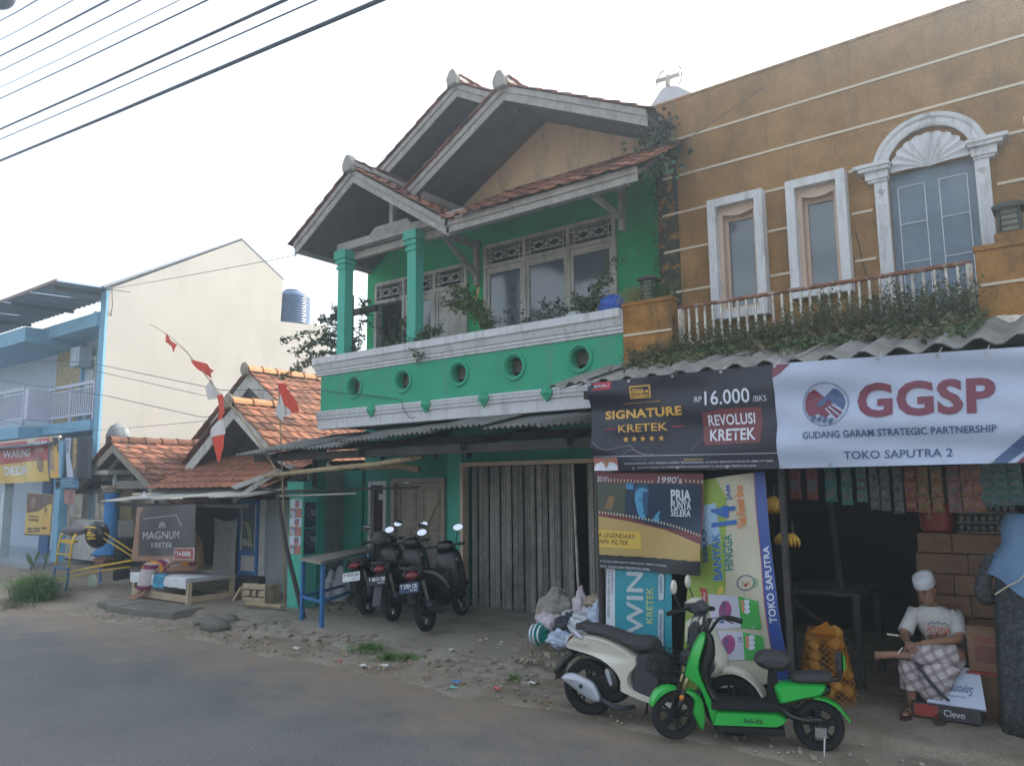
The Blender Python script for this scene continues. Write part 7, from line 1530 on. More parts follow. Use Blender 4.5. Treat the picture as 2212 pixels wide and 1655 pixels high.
def head(par, c, yaw, pitch, mat, s=1., ears=True):
    """face looks along local -y before turning"""
    t = thing('head', None, None, c); t.rotation_euler = (pitch, 0, yaw); 
    base = off(par); t.location = Vector(c)-base; t.parent = par; OFF[t.name] = Vector((0, 0, 0))
    prof = [(-.118, .03, .032, -.038), (-.112, .045, .045, -.035), (-.095, .056, .06, -.03), (-.07, .064, .073, -.018), (-.04, .07, .083, -.008), (0, .075, .09, 0), (.04, .077, .094, .003), (.075, .072, .087, .006), (.1, .057, .067, .008), (.116, .03, .036, .01)]
    mb = MB(); rings = []
    for z, a, b, dy in prof:
        rg = []
        for k in range(24):
            q = 2*math.pi*k/24; x = a*math.cos(q); y = dy+b*math.sin(q)
            if math.sin(q) < -.3:
                f = -math.sin(q)
                if -.03 < z < .03: y += .006*(1-abs(x)/.04) if abs(x) > .012 else 0
                if abs(x) < .014 and -.045 < z <= .0: y -= .014*(1-abs(x)/.014)
            rg.append((x*s, y*s, z*s))
        rings.append(rg)
    mb.loft(rings)
    mb.loft([[(math.cos(q)*.012*k, -.086*1-.004-.016*(1-(k-1)**2)+.004*math.sin(q), .012-.05*v+.003*math.sin(q)) for q in np.linspace(0, 6.283, 9)[:-1]] for v, k in ((0, .5), (.35, .7), (.7, 1.05), (.9, 1.1), (1, .6))])
    for sx in (-1, 1): mb.ell((sx*.077, .005, -.005), (.009, .02, .032), 8, 6, (0, sx*.2, 0)) if ears else None
    for dz in (0, -.012): mb.ell((0, -.088+.004, -.06+dz), (.024, .008, .006), 10, 5)
    mb.ell((-.03, -.08, .03), (.022, .009, .006), 8, 5).ell((.03, -.08, .03), (.022, .009, .006), 8, 5)
    o = mb.build('face', mat, t, smooth=True)
    for sx in (-1, 1):
        MB().ell((sx*.028, -.083, .012), (.014, .007, .004), 8, 6).build('eye', hair_m, t, smooth=True); MB().ell((sx*.03, -.087, .036), (.02, .005, .003), 8, 5).build('eyebrow', hair_m, t)
    MB().ell((0, -.093, -.066), (.02, .004, .0016), 8, 5).build('mouth', hair_m, t)
    return t
# ---- seated man in the shop entrance
mn = thing('person', 'man in a white cap and printed t-shirt sitting cross-legged in the shop entrance', 'person', (-1.3, 7.7, .08), world=True)
hip = Vector((-1.14, 7.92, .47)); chest = Vector((-1.25, 7.78, .74)); neck = Vector((-1.27, 7.7, .93))
shR, shL = Vector((-1.42, 7.74, .87)), Vector((-1.1, 7.78, .87)); elR, elL = Vector((-1.49, 7.58, .67)), Vector((-1.06, 7.6, .68)); wrR, wrL = Vector((-1.42, 7.35, .66)), Vector((-1.33, 7.36, .655))
kR, anR, ftR = Vector((-1.42, 7.36, .5)), Vector((-1.43, 7.4, .15)), Vector((-1.45, 7.26, .1)); kL, anL, ftL = Vector((-1.1, 7.4, .58)), Vector((-1.47, 7.3, .56)), Vector((-1.62, 7.27, .56))
Vb = [hip, chest, neck, Vector((-1.29, 7.66, .98)), shR, elR, wrR, shL, elL, wrL, hip+Vector((-.1, -.03, 0)), kR, anR, hip+Vector((.08, -.03, .0)), kL, anL, Vector((-1.42, 7.38, .3)), Vector((-1.3, 7.33, .565)), anR+Vector((0, .02, -.05)), ftR+Vector((0, .04, 0)), ftR+Vector((-.01, -.05, -.015)), anL+Vector((-.06, 0, .0)), ftL+Vector((.03, 0, -.01)), ftL+Vector((-.05, -.0, -.02))]
Eb = [(0, 1), (1, 2), (2, 3), (1, 4), (4, 5), (5, 6), (1, 7), (7, 8), (8, 9), (0, 10), (10, 11), (11, 16), (16, 12), (0, 13), (13, 14), (14, 17), (17, 15), (12, 18), (18, 19), (19, 20), (15, 21), (21, 22), (22, 23)]
Rb = [.13, .12, .05, .048, .062, .04, .026, .062, .042, .027, .1, .068, .034, .1, .068, .034, .055, .05, .034, .036, .026, .03, .034, .026]
skin_obj('body', Vb, Eb, Rb, skin_m, mn)
for (c, d) in ((ftL+Vector((-.015, 0, -.012)), Vector((-.8, 0, -.25))), (ftR+Vector((-.01, -.03, -.015)), Vector((-.1, -1, -.1)))):
    sdv = d.normalized().cross(Vector((0, 0, 1)) if abs(d.x) < .5 else Vector((0, 1, 0))).normalized(); mb = MB()
    for k in range(5): mb.tube([c+sdv*(.026-.013*k), c+sdv*(.028-.0135*k)+d.normalized()*.03, c+sdv*(.028-.0135*k)+d.normalized()*(.045-.004*k)], [.0105-.0008*k, .0095-.0008*k, .005], 7)
    mb.build('toes', skin_m, mn, smooth=True)
def ring(c, a, b, ax1, ax2, n=20, w=None): return [Vector(c)+Vector(ax1)*(a*math.cos(2*math.pi*k/n)*(1 if w is None else w(k/n)))+Vector(ax2)*(b*math.sin(2*math.pi*k/n)*(1 if w is None else w(k/n))) for k in range(n)]
X_, Y_ = Vector((1, .12, 0)), Vector((-.1, 1, .1))
mb = MB().loft([ring(hip+Vector((-.02, -.03, .0)), .17, .13, X_, Y_), ring((-1.17, 7.87, .58), .175, .125, X_, Y_), ring((-1.22, 7.8, .7), .18, .12, X_, Y_), ring((-1.25, 7.76, .8), .185, .11, X_, Y_), ring((-1.26, 7.73, .87), .165, .09, X_, Y_), ring((-1.27, 7.71, .915), .1, .065, X_, Y_), ring((-1.275, 7.7, .93), .06, .055, X_, Y_)]); shirt = mb.build('t_shirt', shirt_m, mn, smooth=True)
for sh, el in ((shR, elR), (shL, elL)):
    d = (el-sh); m_ = sh+d*.85; r_ = d.normalized().cross(Vector((0, 1, 0))).normalized(); u_ = r_.cross(d).normalized(); inn = (Vector((-1.26, 7.74, .84))-sh).normalized()
    MB().loft([ring(sh+inn*.07, .052, .05, r_, u_), ring(sh+Vector((0, 0, .0)), .058, .058, r_, u_), ring(sh+d*.3, .057, .058, r_, u_), ring(sh+d*.55, .06, .062, r_, u_), ring(m_, .063, .066, r_, u_), ring(m_, .052, .052, r_, u_)]).build('sleeve', shirt_m, mn, smooth=True)
Sh = Surf((-1.34, 7.63, .83), (-1.14, 7.65, .83), (-1.13, 7.665, .69), (-1.34, 7.645, .69), folds=lambda u, v: .012*math.sin(3.14*u), nrm=(0, -1, 0))
Sh.text('ACUVNA', shirt_red, mn, .12, .98, .42, .85, lay=3, bold=.01)
mb = MB().tube([Sh(u, v, .012) for u, v in ((.2, .36), (.35, .16), (.48, .28), (.6, .12), (.72, .3), (.82, .16), (.95, .36))], .004, 5); mb.build('shirt_print', shirt_blue, mn)
hd = head(mn, (-1.295, 7.63, 1.065), R(-18), R(24), skin_m, .95)
mb = MB().loft([[(a*math.cos(q), .006+b*math.sin(q), z+(.01 if z > .1 else 0)*math.sin(q)) for q in np.linspace(0, 6.283, 25)[:-1]] for a, b, z in ((.08, .096, .045), (.084, .1, .05), (.084, .099, .1), (.079, .092, .135), (.05, .06, .15), (.01, .012, .153))]); mb.build('cap', cap_m, hd, smooth=True)
mb = MB().loft([[(a*math.cos(q), .012+b*math.sin(q), z) for q in np.linspace(.05, 3.09, 16)] for a, b, z in ((.07, .086, -.04), (.079, .095, 0), (.08, .097, .05))], closed=False); mb.build('hair', hair_m, hd, norm=False)
hand(mn, wrR, (.35, -.6, -.2), (.2, .2, -1), skin_m, .95, .5); hand(mn, wrL, (-.8, -.35, -.25), (0, .3, -1), skin_m, .95, .5)
setp(MB().cyl((-1.475, 7.23, .585), (-1.44, 7.24, .635), .004, n=6).build('cigarette', flat('cigarette paper', (.75, .75, .7))), 'thin white cigarette between the seated man\'s fingers', 'cigarette')
setp(MB().obox((-1.52, 7.3, .72), (.09, .05, .008), (0, .1, .3)).build('phone', flat('phone edge', (.6, .6, .45))), 'slim phone held up by the seated man at the left', 'phone')
# sarong: draped over both thighs with a fall to the ankle
def sarong_mat():
    m = M('checked sarong', (.5, .46, .47), .85, .05, 6, .15, 40); t = m.node_tree; n = t.nodes; L = t.links; b = n['Principled BSDF']; src = b.inputs['Base Color'].links[0].from_socket
    g = n.new('ShaderNodeNewGeometry'); mp = n.new('ShaderNodeMapping'); mp.inputs['Rotation'].default_value = (0, .5, .3); L.new(g.outputs['Position'], mp.inputs[0]); out = src
    for d, s_ in (('X', 9), ('Z', 8)):
        w = n.new('ShaderNodeTexWave'); w.bands_direction = d; w.inputs['Scale'].default_value = s_/2; w.inputs['Distortion'].default_value = .8; L.new(mp.outputs[0], w.inputs[0]); r = n.new('ShaderNodeValToRGB'); r.color_ramp.elements[0].position = .62; r.color_ramp.elements[1].position = .72; r.color_ramp.elements[0].color = (0, 0, 0, 1); r.color_ramp.elements[1].color = (.6, .6, .6, 1); L.new(w.outputs['Fac'], r.inputs[0])
        mx = n.new('ShaderNodeMix'); mx.data_type = 'RGBA'; L.new(r.outputs[0], mx.inputs[0]); L.new(out, mx.inputs['A']); mx.inputs['B'].default_value = (.2, .14, .15, 1); out = mx.outputs['Result']
    L.new(out, b.inputs['Base Color']); return m
sar = sarong_mat()
fo = lambda k0, am: (lambda t: 1+am*math.sin(2*math.pi*t*k0))
D3_ = Vector((0, 0, 1))
mb = MB().loft([ring(hip+Vector((.02, .03, .02)), .2, .15, X_, Y_, 32), ring(hip+Vector((-.01, -.08, .03)), .2, .13, X_, D3_, 32), ring((-1.22, 7.65, .52), .21, .12, X_, D3_, 32), ring((-1.25, 7.48, .51), .225, .115, X_, D3_, 32, fo(6, .03)), ring((-1.25, 7.37, .49), .22, .11, X_, D3_, 32, fo(6, .05)), ring((-1.25, 7.33, .47), .17, .08, X_, D3_, 32)])
mb.build('sarong', sar, mn, smooth=True)
mb = MB().loft([ring((-1.42, 7.37, .52), .075, .085, (1, 0, 0), (0, 1, 0), 32), ring((-1.415, 7.345, .45), .085, .085, (1, 0, 0), (0, 1, 0), 32, fo(6, .06)), ring((-1.41, 7.37, .36), .085, .08, (1, 0, 0), (0, 1, 0), 32, fo(6, .1)), ring((-1.41, 7.38, .28), .088, .08, (1, 0, 0), (0, 1, 0), 32, fo(6, .13))], cap=False); mb.build('sarong_fall', sar, mn, smooth=True)
mb = MB().loft([ring((-1.2, 7.37, .55), .12, .07, (1, .05, 0), (0, 1, .4), 32), ring((-1.21, 7.33, .46), .13, .06, (1, .05, 0), (0, 1, .2), 32, fo(5, .08)), ring((-1.24, 7.34, .36), .12, .055, (1, 0, 0), (0, 1, 0), 32, fo(6, .14)), ring((-1.27, 7.35, .25), .09, .045, (1, 0, -.3), (0, 1, 0), 32, fo(6, .2)), ring((-1.29, 7.36, .19), .05, .03, (1, 0, -.5), (0, 1, 0), 32, fo(5, .2))]); mb.build('sarong_fall', sar, mn, smooth=True)
MB().tube([(-1.08, 7.42, .57), (-1.2, 7.37, .575), (-1.32, 7.335, .57), (-1.4, 7.32, .565)], [.098, .09, .082, .076], 14).build('sarong_fall', sar, mn, smooth=True)
MB().tube(curve([(-1.36, 7.265, .53), (-1.29, 7.262, .43), (-1.2, 7.26, .32), (-1.13, 7.27, .25)], 5), [.014]*16, 5).build('sarong_border', flat('dark sarong border', (.06, .055, .07), .9), mn, smooth=True)
for fx, fy in ((-1.45, 7.25), (-1.2, 7.28)):
    MB().prism([(fx+.045*math.cos(q)*(1 if math.sin(q) < 0 else .85), fy+.125*math.sin(q)) for q in np.linspace(0, 6.283, 15)[:-1]], .075, .095, 'z').build('sandal', M('brown sandal', (.06, .035, .03), .7) if 'brown sandal' not in MATS else MATS['brown sandal'], mn)
    MB().torus((fx, fy-.03, .098), .042, .008, 12, 5, 'y').build('sandal_strap', MATS['brown sandal'], mn)
setp(MB().box(-1.3, -.96, 7.75, 8.05, .085, .38).build('seat_box', cardb, bevel=.004), 'low brown box the man in the cap sits on', 'box')
# ---- woman at the right edge, seen from behind
wm = thing('person', 'woman in a light blue headscarf and long black dress at the right edge, back turned', 'person', (-.62, 7.35, .05), world=True)
hij = M('blue headscarf', (.13, .23, .38), .8, .06, 5, .1, 40); abaya = M('black patterned dress', (.035, .04, .045), .85, .35, 30, .4, 70, col2=(.075, .085, .09), mixs=(.45, .6))
c0 = Vector((-.57, 7.4, 0))
def rr(z, a, b, dx=0, dy=0, f=0, k0=7): return [c0+Vector((dx, dy, z))+Vector((a*math.cos(q)*(1+f*math.sin(k0*q)), b*math.sin(q)*(1+f*math.sin(k0*q+1)), 0)) for q in np.linspace(0, 6.283, 41)[:-1]]
skin_obj('body', [c0+Vector(v) for v in ((0, 0, .95), (0, 0, 1.3), (0, -.01, 1.47), (0, 0, 1.6), (-.17, 0, 1.36), (-.25, -.03, 1.1), (-.17, .17, 1.05), (.17, 0, 1.36), (.25, -.03, 1.1), (.17, .17, 1.05), (-.09, 0, .85), (-.1, 0, .45), (-.1, 0, .1), (.09, 0, .85), (.1, 0, .45), (.1, 0, .1), (-.1, .12, .07), (.1, .12, .07))], [(0, 1), (1, 2), (2, 3), (1, 4), (4, 5), (5, 6), (1, 7), (7, 8), (8, 9), (0, 10), (10, 11), (11, 12), (0, 13), (13, 14), (14, 15), (12, 16), (15, 17)], [.14, .13, .05, .08, .06, .045, .03, .06, .045, .03, .09, .06, .04, .09, .06, .04, .035, .035], skin_m, wm)
MB().loft([rr(.07, .27, .24, f=.06, dx=.03), rr(.3, .25, .21, f=.06, dx=.03), rr(.6, .235, .19, f=.05, dx=.02), rr(.9, .22, .17, f=.035, dx=.01), rr(1.1, .2, .15, f=.015), rr(1.28, .19, .13), rr(1.4, .2, .12), rr(1.45, .1, .09)]).build('dress', abaya, wm, smooth=True)
for s_ in (-1, 1): MB().tube(curve([c0+Vector((s_*.17, 0, 1.4)), c0+Vector((s_*.245, -.03, 1.22)), c0+Vector((s_*.26, -.03, 1.08)), c0+Vector((s_*.18, .16, 1.05))], 5), [.062]*6+[.064]*6+[.05]*4, 12).build('dress_sleeve', abaya, wm, smooth=True)
def hj(u, v):
    q = 6.283*u; pr = [(0, .004, 1.748), (.08, .06, 1.738), (.2, .098, 1.69), (.35, .112, 1.61), (.47, .108, 1.54), (.58, .125, 1.48), (.72, .185, 1.41), (1, .24, 1.3)]
    k = max(i for i in range(len(pr)) if pr[i][0] <= v); k = min(k, len(pr)-2); t = (v-pr[k][0])/(pr[k+1][0]-pr[k][0]); w = pr[k][1]+(pr[k+1][1]-pr[k][1])*t; z = pr[k][2]+(pr[k+1][2]-pr[k][2])*t
    low = max(0, (v-.5)/.5); z -= low*(.2*max(0, math.cos(q+.9))**2+.06*max(0, -math.sin(q))); w *= 1+.035*math.sin(8*q+3*v)*low+.012*math.sin(5*q+9*v)
    return c0+Vector((w*math.cos(q), w*(1.12-.32*low)*math.sin(q), z))
MB().grid(hj, 60, 34).build('headscarf', hij, wm, smooth=True, norm=False)
MB().tube([c0+Vector((-.17, -.2, 1.12)), c0+Vector((-.08, -.23, 1.19)), c0+Vector((.0, -.22, 1.24)), c0+Vector((.05, -.2, 1.3))], .006, 6).build('bag_cord', flat('cream cord', (.5, .46, .36)), wm)
# ---- person sitting on the bench behind the brown banner
pb = thing('person', 'person on the bench, striped crochet cloth over the legs, torso behind the brown banner', 'person', (-13.4, 7.5, .5), world=True)
hp_ = Vector((-12.95, 7.68, .66)); Vp = [hp_, Vector((-13.0, 7.7, .95)), Vector((-13.02, 7.66, 1.2)), Vector((-13.02, 7.64, 1.27)), Vector((-13.18, 7.66, 1.12)), Vector((-13.22, 7.5, .88)), Vector((-13.3, 7.28, .76)), Vector((-12.84, 7.66, 1.12)), Vector((-12.8, 7.5, .88)), Vector((-13.05, 7.3, .72)), hp_+Vector((-.1, -.05, -.03)), Vector((-13.42, 7.15, .62)), Vector((-13.5, 7.0, .2)), hp_+Vector((.08, -.05, -.03)), Vector((-13.28, 7.12, .62)), Vector((-13.34, 6.98, .2)), Vector((-13.52, 6.86, .15)), Vector((-13.36, 6.85, .15)), Vector((-13.55, 6.78, .14)), Vector((-13.39, 6.77, .14))]
skin_obj('body', Vp, [(0, 1), (1, 2), (2, 3), (1, 4), (4, 5), (5, 6), (1, 7), (7, 8), (8, 9), (0, 10), (10, 11), (11, 12), (0, 13), (13, 14), (14, 15), (12, 16), (15, 17), (16, 18), (17, 19)], [.13, .13, .05, .048, .06, .042, .028, .06, .042, .028, .09, .065, .038, .09, .065, .038, .038, .038, .028, .028], skin_m, pb)
head(pb, (-13.04, 7.6, 1.4), R(-20), R(15), skin_m, 1.0)
tan = M('tan blouse', (.3, .17, .09), .85, .1, 5, .1)
MB().loft([ring(hp_, .19, .15, (1, 0, 0), (0, 1, 0)), ring((-12.98, 7.7, .85), .18, .13, (1, 0, 0), (0, 1, 0)), ring((-13.0, 7.68, 1.08), .19, .11, (1, 0, 0), (0, 1, 0)), ring((-13.02, 7.66, 1.2), .08, .07, (1, 0, 0), (0, 1, 0))]).build('blouse', tan, pb, smooth=True)
for q in (((-13.18, 7.66, 1.12), (-13.22, 7.5, .88), (-13.28, 7.33, .79)), ((-12.84, 7.66, 1.12), (-12.8, 7.5, .88), (-12.98, 7.34, .76))): MB().tube(q, [.065, .056, .045], 12).build('sleeve', tan, pb, smooth=True)
hand(pb, (-13.3, 7.28, .76), (-.3, -.7, -.5), (0, .3, -1), skin_m, .95, .5); hand(pb, (-13.05, 7.3, .72), (-.6, -.5, -.3), (0, .3, -1), skin_m, .95, .5)
MB().ell((-13.04, 7.63, 1.42), (.095, .11, .12), 14, 10).build('hair', hair_m, pb, smooth=True)
# crochet cloth in its bands
bands = [(0, .1, 'maroon'), (.1, .18, 'orange'), (.18, .3, 'grey'), (.3, .38, 'maroon'), (.38, .46, 'orange'), (.46, .52, 'grey'), (.52, .62, 'maroon'), (.62, .9, 'grey'), (.9, 1, 'maroon')]
bc = {'maroon': M('crochet maroon', (.17, .02, .07), .95, .15, 20, .8, 70), 'orange': M('crochet orange', (.6, .27, .04), .95, .15, 20, .8, 70), 'grey': M('crochet grey', (.48, .43, .42), .95, .15, 20, .8, 70)}
path = curve([(-12.95, 7.55, .83), (-13.15, 7.35, .78), (-13.32, 7.12, .74), (-13.4, 7.0, .64), (-13.44, 6.96, .45), (-13.47, 6.94, .27)], 6); LP = len(path)-1
def band(t, e):
    f = t*LP; i = min(int(f), LP-1); p = path[i].lerp(path[i+1], f-i); s0 = path[i+1]-path[i]
    W_ = .17+.035*t; a = (e-.5)*3.6; sd_ = Vector((.93, .37, 0)) if t < .5 else Vector((.97, -.2, 0)); dn = Vector((0, 0, -1)) if t < .45 else Vector((0, 1, 0))
    return p+sd_*(W_*math.sin(a))+dn*(.13*(1-math.cos(a)))
for a, b, cname in bands:
    MB().grid(lambda u, v: band(a+(b-a)*v+(.012*(1 if int(u*40) % 2 else -1) if 0 < v < 1 else .012*(1 if int(u*40) % 2 else -1))*(0 if (a == 0 and v == 0) else 1) if a+(b-a)*v < .985 else a+(b-a)*v-.02, u), 40, 4).build('crochet_band', bc[cname], pb, smooth=False, norm=False).modifiers.new('s', 'SOLIDIFY').thickness = .012
for fx, fy in ((-13.53, 6.83), (-13.37, 6.82)): MB().prism([(fx+.05*math.cos(q), fy+.13*math.sin(q)) for q in np.linspace(0, 6.283, 13)[:-1]], .105, .125, 'z').build('sandal', M('dark sandal', (.05, .045, .04), .8) if 'dark sandal' not in MATS else MATS['dark sandal'], pb)
# ================================================================ PLANTS ON THE BUILDINGS
random.seed(21)
def weeds(name, x0, x1, y, z, h, n, lab, dens=None, mats=(weed_m, leaf_m, leaf_dry, weed_m), droop=.5, size=.028):
    t = thing(name, lab, 'weeds', ((x0+x1)/2, y, z), world=True); mbs = [MB() for _ in mats]; st = MB()
    for _ in range(n):
        x = random.uniform(x0, x1); hh = h*(.35+.65*(.5+.5*vn(x, 4, 1.7)))*random.uniform(.5, 1.1)
        p = Vector((x, y+random.gauss(0, .1), z+random.uniform(-.05, .05))); d = Vector((random.gauss(0, .35), random.gauss(-.1, .35), 1)).normalized(); k = max(3, int(hh/.045)); mi = min(len(mats)-1, int(abs(vn(x, p.y*3, 1.1, 9))*2.2*len(mats)*random.uniform(.5, 1.4)))
        q = p.copy(); pts = [p.copy()]
        for i in range(k):
            d = (d+Vector((random.gauss(0, .2), random.gauss(0, .2), random.gauss(-.03, .12)))).normalized(); q = q+d*(hh/k); pts.append(q.copy())
            for _2 in range(2): leaf(mbs[mi], q, size*random.uniform(.6, 1.5))
        st.tube([pts[0], pts[len(pts)//2], pts[-1]], [.003, .002, .001], 3, cap=False)
    for b, m in zip(mbs, mats):
        if b.v: b.build('leaves', m, t, norm=False)
    st.build('stems', stem_m, t, norm=False)
    return t
weeds('balcony_weeds', -3.7, -2.75, 8.0, 3.48, .42, 170, 'sparse dry weeds at the left end of the rusty balcony rail')
weeds('balcony_weeds', -2.8, -1.75, 8.0, 3.48, .52, 260, 'dense green weeds at the middle of the rusty balcony rail')
weeds('balcony_weeds', -1.8, -.72, 8.0, 3.48, .62, 280, 'tallest dense weeds at the right end of the rusty balcony rail')
weeds('hanging_weeds', -4.25, -3.5, 7.9, 3.42, .22, 160, 'dry creeper hanging on the left orange pier')
# creeping weeds lying over the awning
t = thing('awning_weeds', 'mat of dead grass and creepers lying over the grey shop awning', 'weeds', (-2.3, 7.6, 3.4), world=True); A_, B_, C_ = MB(), MB(), MB()
for _ in range(7000):
    x = random.uniform(-4.0, -.7); s0 = abs(random.gauss(0, .42))*(.75+.5*vn(x, 2, 1.6)); y = 7.98-min(s0, 1.1); z = 3.0+.42*(y-6.52)/1.5+.03
    if random.random() < .25*sst(-3.2, -4, x): continue
    p = Vector((x, y, z+abs(random.gauss(0, .03)))); d = Vector((random.gauss(0, 1), random.gauss(-.5, .6), random.gauss(.1, .3))).normalized()
    m_ = (C_ if vn(x, y, 2.1, 3) > .15 else (A_ if vn(x, y, 1.3) > -.12 else B_)); leaf(m_, p, random.uniform(.03, .09), d)
for b, m in ((A_, leaf_dry), (B_, weed_m), (C_, leaf_m)):
    if b.v: b.build('leaves', m, t, norm=False)
tuft('pier_grass', (-4.22, 8.05, 4.14), 260, .13, .24, 'pale dry grass tuft left of the lantern on the orange pier', 'grass', mat=M('straw grass', (.22, .22, .1), .8, .2, 5, 0), base=1)
tuft('pier_grass', (-3.9, 8.08, 4.14), 220, .12, .26, 'greener grass tuft right of the lantern on the orange pier', 'grass', mat=leaf_m, base=1)
# fern mass where the roofs meet
t = thing('roof_creeper', 'dark creeper mass in the corner between the green gable and the orange wall', 'creeper', (-4.3, 8.9, 6.0), world=True); A_, B_ = MB(), MB()
for _ in range(500):
    p = Vector((-4.22+random.gauss(0, .14), 8.72+random.gauss(0, .12), 6.35+random.gauss(0, .2))); leaf(A_, p, random.uniform(.04, .12))
for _ in range(110):
    p = Vector((-4.2+random.gauss(0, .14), 8.6+random.gauss(0, .1), 6.0+random.gauss(0, .07))); leaf(B_, p, random.uniform(.05, .1))
for _ in range(260):
    p = Vector((-4.36+random.gauss(0, .03), 8.93+random.gauss(0, .03), random.uniform(4.2, 6.3))); leaf(A_, p, random.uniform(.02, .05))
A_.build('leaves', leaf_d, t, norm=False); B_.build('leaves', M('pale fern', (.14, .3, .18), .7), t, norm=False)
# bougainvillea trailers on the green balcony
def shrub(lab, base, tips, Y0, lm, nl=16, ls=.055, cat='creeper', tw=6):
    t = thing('trailing_shrub', lab, cat, base, world=True); st = MB(); lv = MB(); b = Vector(base)
    for tp in tips:
        tp = Vector(tp); mid = b.lerp(tp, .5)+Vector((0, 0, .12*(tp-b).length)); c = curve([b+Vector((random.gauss(0, .04), 0, -.1)), mid, tp], 6); st.tube(c, [.007-.0045*i/(len(c)-1) for i in range(len(c))], 5)
        for i, p in enumerate(c[2:]):
            for _ in range(int(nl/6)):
                d = Vector((random.gauss(0, 1), random.gauss(0, 1), random.gauss(0, .8))).normalized(); q = p+d*random.uniform(.03, .17); st.tube([p, q], .0022, 3, cap=False)
                for _3 in range(3): leaf(lv, p.lerp(q, random.uniform(.3, 1)), ls*random.uniform(.6, 1.3))
    st.build('stems', stem_m, t, norm=False); lv.build('leaves', lm, t, norm=False); return t
shrub('long leafy trailers reaching left from the corner of the green balcony', P(770, 765, 8.3), [P(605, 737, 8.2), P(640, 760, 8.2), P(690, 690, 8.3), P(722, 668, 8.4), P(745, 715, 8.3), P(640, 800, 8.1), P(610, 815, 8.1), P(790, 650, 8.5), P(700, 720, 8.2), P(665, 745, 8.2)], 8, leaf_m, 42, .06)
shrub('leafy shrub sprawling at the foot of the second green column', P(880, 752, 8.3), [P(905, 745, 8.0), P(868, 690, 8.3), P(925, 720, 8.2), P(905, 770, 7.85), P(835, 740, 8.3), P(950, 715, 8.3), P(890, 730, 8.2)], 8, leaf_m, 30, .055)
shrub('thin dark twigs in front of the open green doorway', P(850, 752, 8.6), [P(830, 680, 8.6), P(860, 640, 8.6), P(880, 700, 8.6), P(815, 710, 8.6)], 8, leaf_d, 14, .04)
shrub('arching yellow green branch against the peeled green wall', P(1070, 725, 8.3), [P(985, 620, 8.4), P(970, 650, 8.4), P(1000, 665, 8.4), P(995, 630, 8.3), P(1010, 650, 8.35), P(975, 635, 8.45), P(965, 660, 8.4), P(1040, 690, 8.4)], 8, M('yellow green leaves', (.09, .14, .03), .7, .3, 5, 0), 34, .055)
shrub('sparse twigs growing before the wide window, left group', P(1120, 715, 8.3), [P(1095, 670, 8.4), P(1110, 640, 8.4), P(1060, 690, 8.3), P(1140, 690, 8.4)], 8, leaf_d, 10, .045)
shrub('dark twiggy shrub before the middle of the wide window', P(1200, 705, 8.3), [P(1175, 655, 8.4), P(1205, 650, 8.4), P(1160, 680, 8.3), P(1225, 665, 8.4)], 8, leaf_d, 22, .045)
shrub('green twigs before the right pane beside the blue sheet', P(1265, 700, 8.3), [P(1260, 650, 8.3), P(1290, 620, 8.4), P(1320, 600, 8.5), P(1325, 560, 8.6), P(1240, 670, 8.2), P(1300, 650, 8.3), P(1245, 640, 8.3)], 8, leaf_m, 26, .055)
tarp = flat('blue tarp', (.03, .09, .38), .5); s1 = MB().ell((0, 0, 0), (1, 1, 1), 16, 10); c = P(1322, 662, 8.35)
setp(MB().add([(c.x+v[0]*.2*(1+.3*vn(v[0], v[1], 1.5)), c.y+v[1]*.12, c.z+v[2]*.17*(1+.25*vn(v[2], v[0], 1.7))) for v in s1.v], s1.f).build('blue_tarp_bundle', tarp), 'bundled blue tarp on the parapet beside the orange pier', 'tarp')
c = P(1245, 690, 8.25); setp(MB().lathe([(.2, 0), (.17, .08), (.1, .17), (.02, .18)], (c.x, c.y, c.z-.08), 12).build('white_tub', M('pale tub', (.4, .45, .45), .6), smooth=True), 'upturned pale tub among the twigs on the parapet', 'tub')
# ================================================================ WIRES
def wire(name, pts, r, lab, group=None, sag=0, cat='cable'):
    pts = [Vector(p) for p in pts]
    if sag and len(pts) == 2: a, b = pts; pts = [a.lerp(b, t)-Vector((0, 0, sag*4*t*(1-t))) for t in np.linspace(0, 1, 15)]
    return setp(MB().tube(pts, r, 6).build(name, cable_m, smooth=True), lab, cat, group)
PWR = [((0, 870), (2060, 0), 0.02, 'lowest and thickest of the overhead cables crossing the sky'), ((0, 755), (1715, 0), 0.008, 'thin cable just above the thickest overhead cable'), ((0, 700), (1545, 0), 0.016, 'second thick cable counted from below in the sky'), ((0, 535), (1125, 0), 0.009, 'medium overhead cable below the two thin middle ones'), ((0, 475), (975, 0), 0.005, 'thinnest overhead cable in the middle of the sky bundle'), ((0, 385), (765, 0), 0.008, 'medium thin overhead cable under the upper thick one'), ((0, 305), (590, 0), 0.013, 'upper thick cable in the sky bundle'), ((0, 218), (400, 0), 0.006, 'thin cable second from the top left corner'), ((0, 115), (205, 0), 0.009, 'topmost cable cutting the left corner of the sky')]
k = 2212/4000*4000/2212
for i, ((x0, y0), (x1, y1), r, lab) in enumerate(PWR):
    s_ = .4
    a = P(x0*s_, y0*s_, 5.2); b = P(x1*s_, y1*s_, 4.0); d = b-a
    wire('overhead_cable', [a-d*1.5+Vector((0, 0, .25)), a-d*.5+Vector((0, 0, .02)), a, a+d*.5-Vector((0, 0, .012)), b, b+d*.7+Vector((0, 0, .04)), b+d*2+Vector((0, 0, .4))], r, lab, 'power cables crossing the sky')
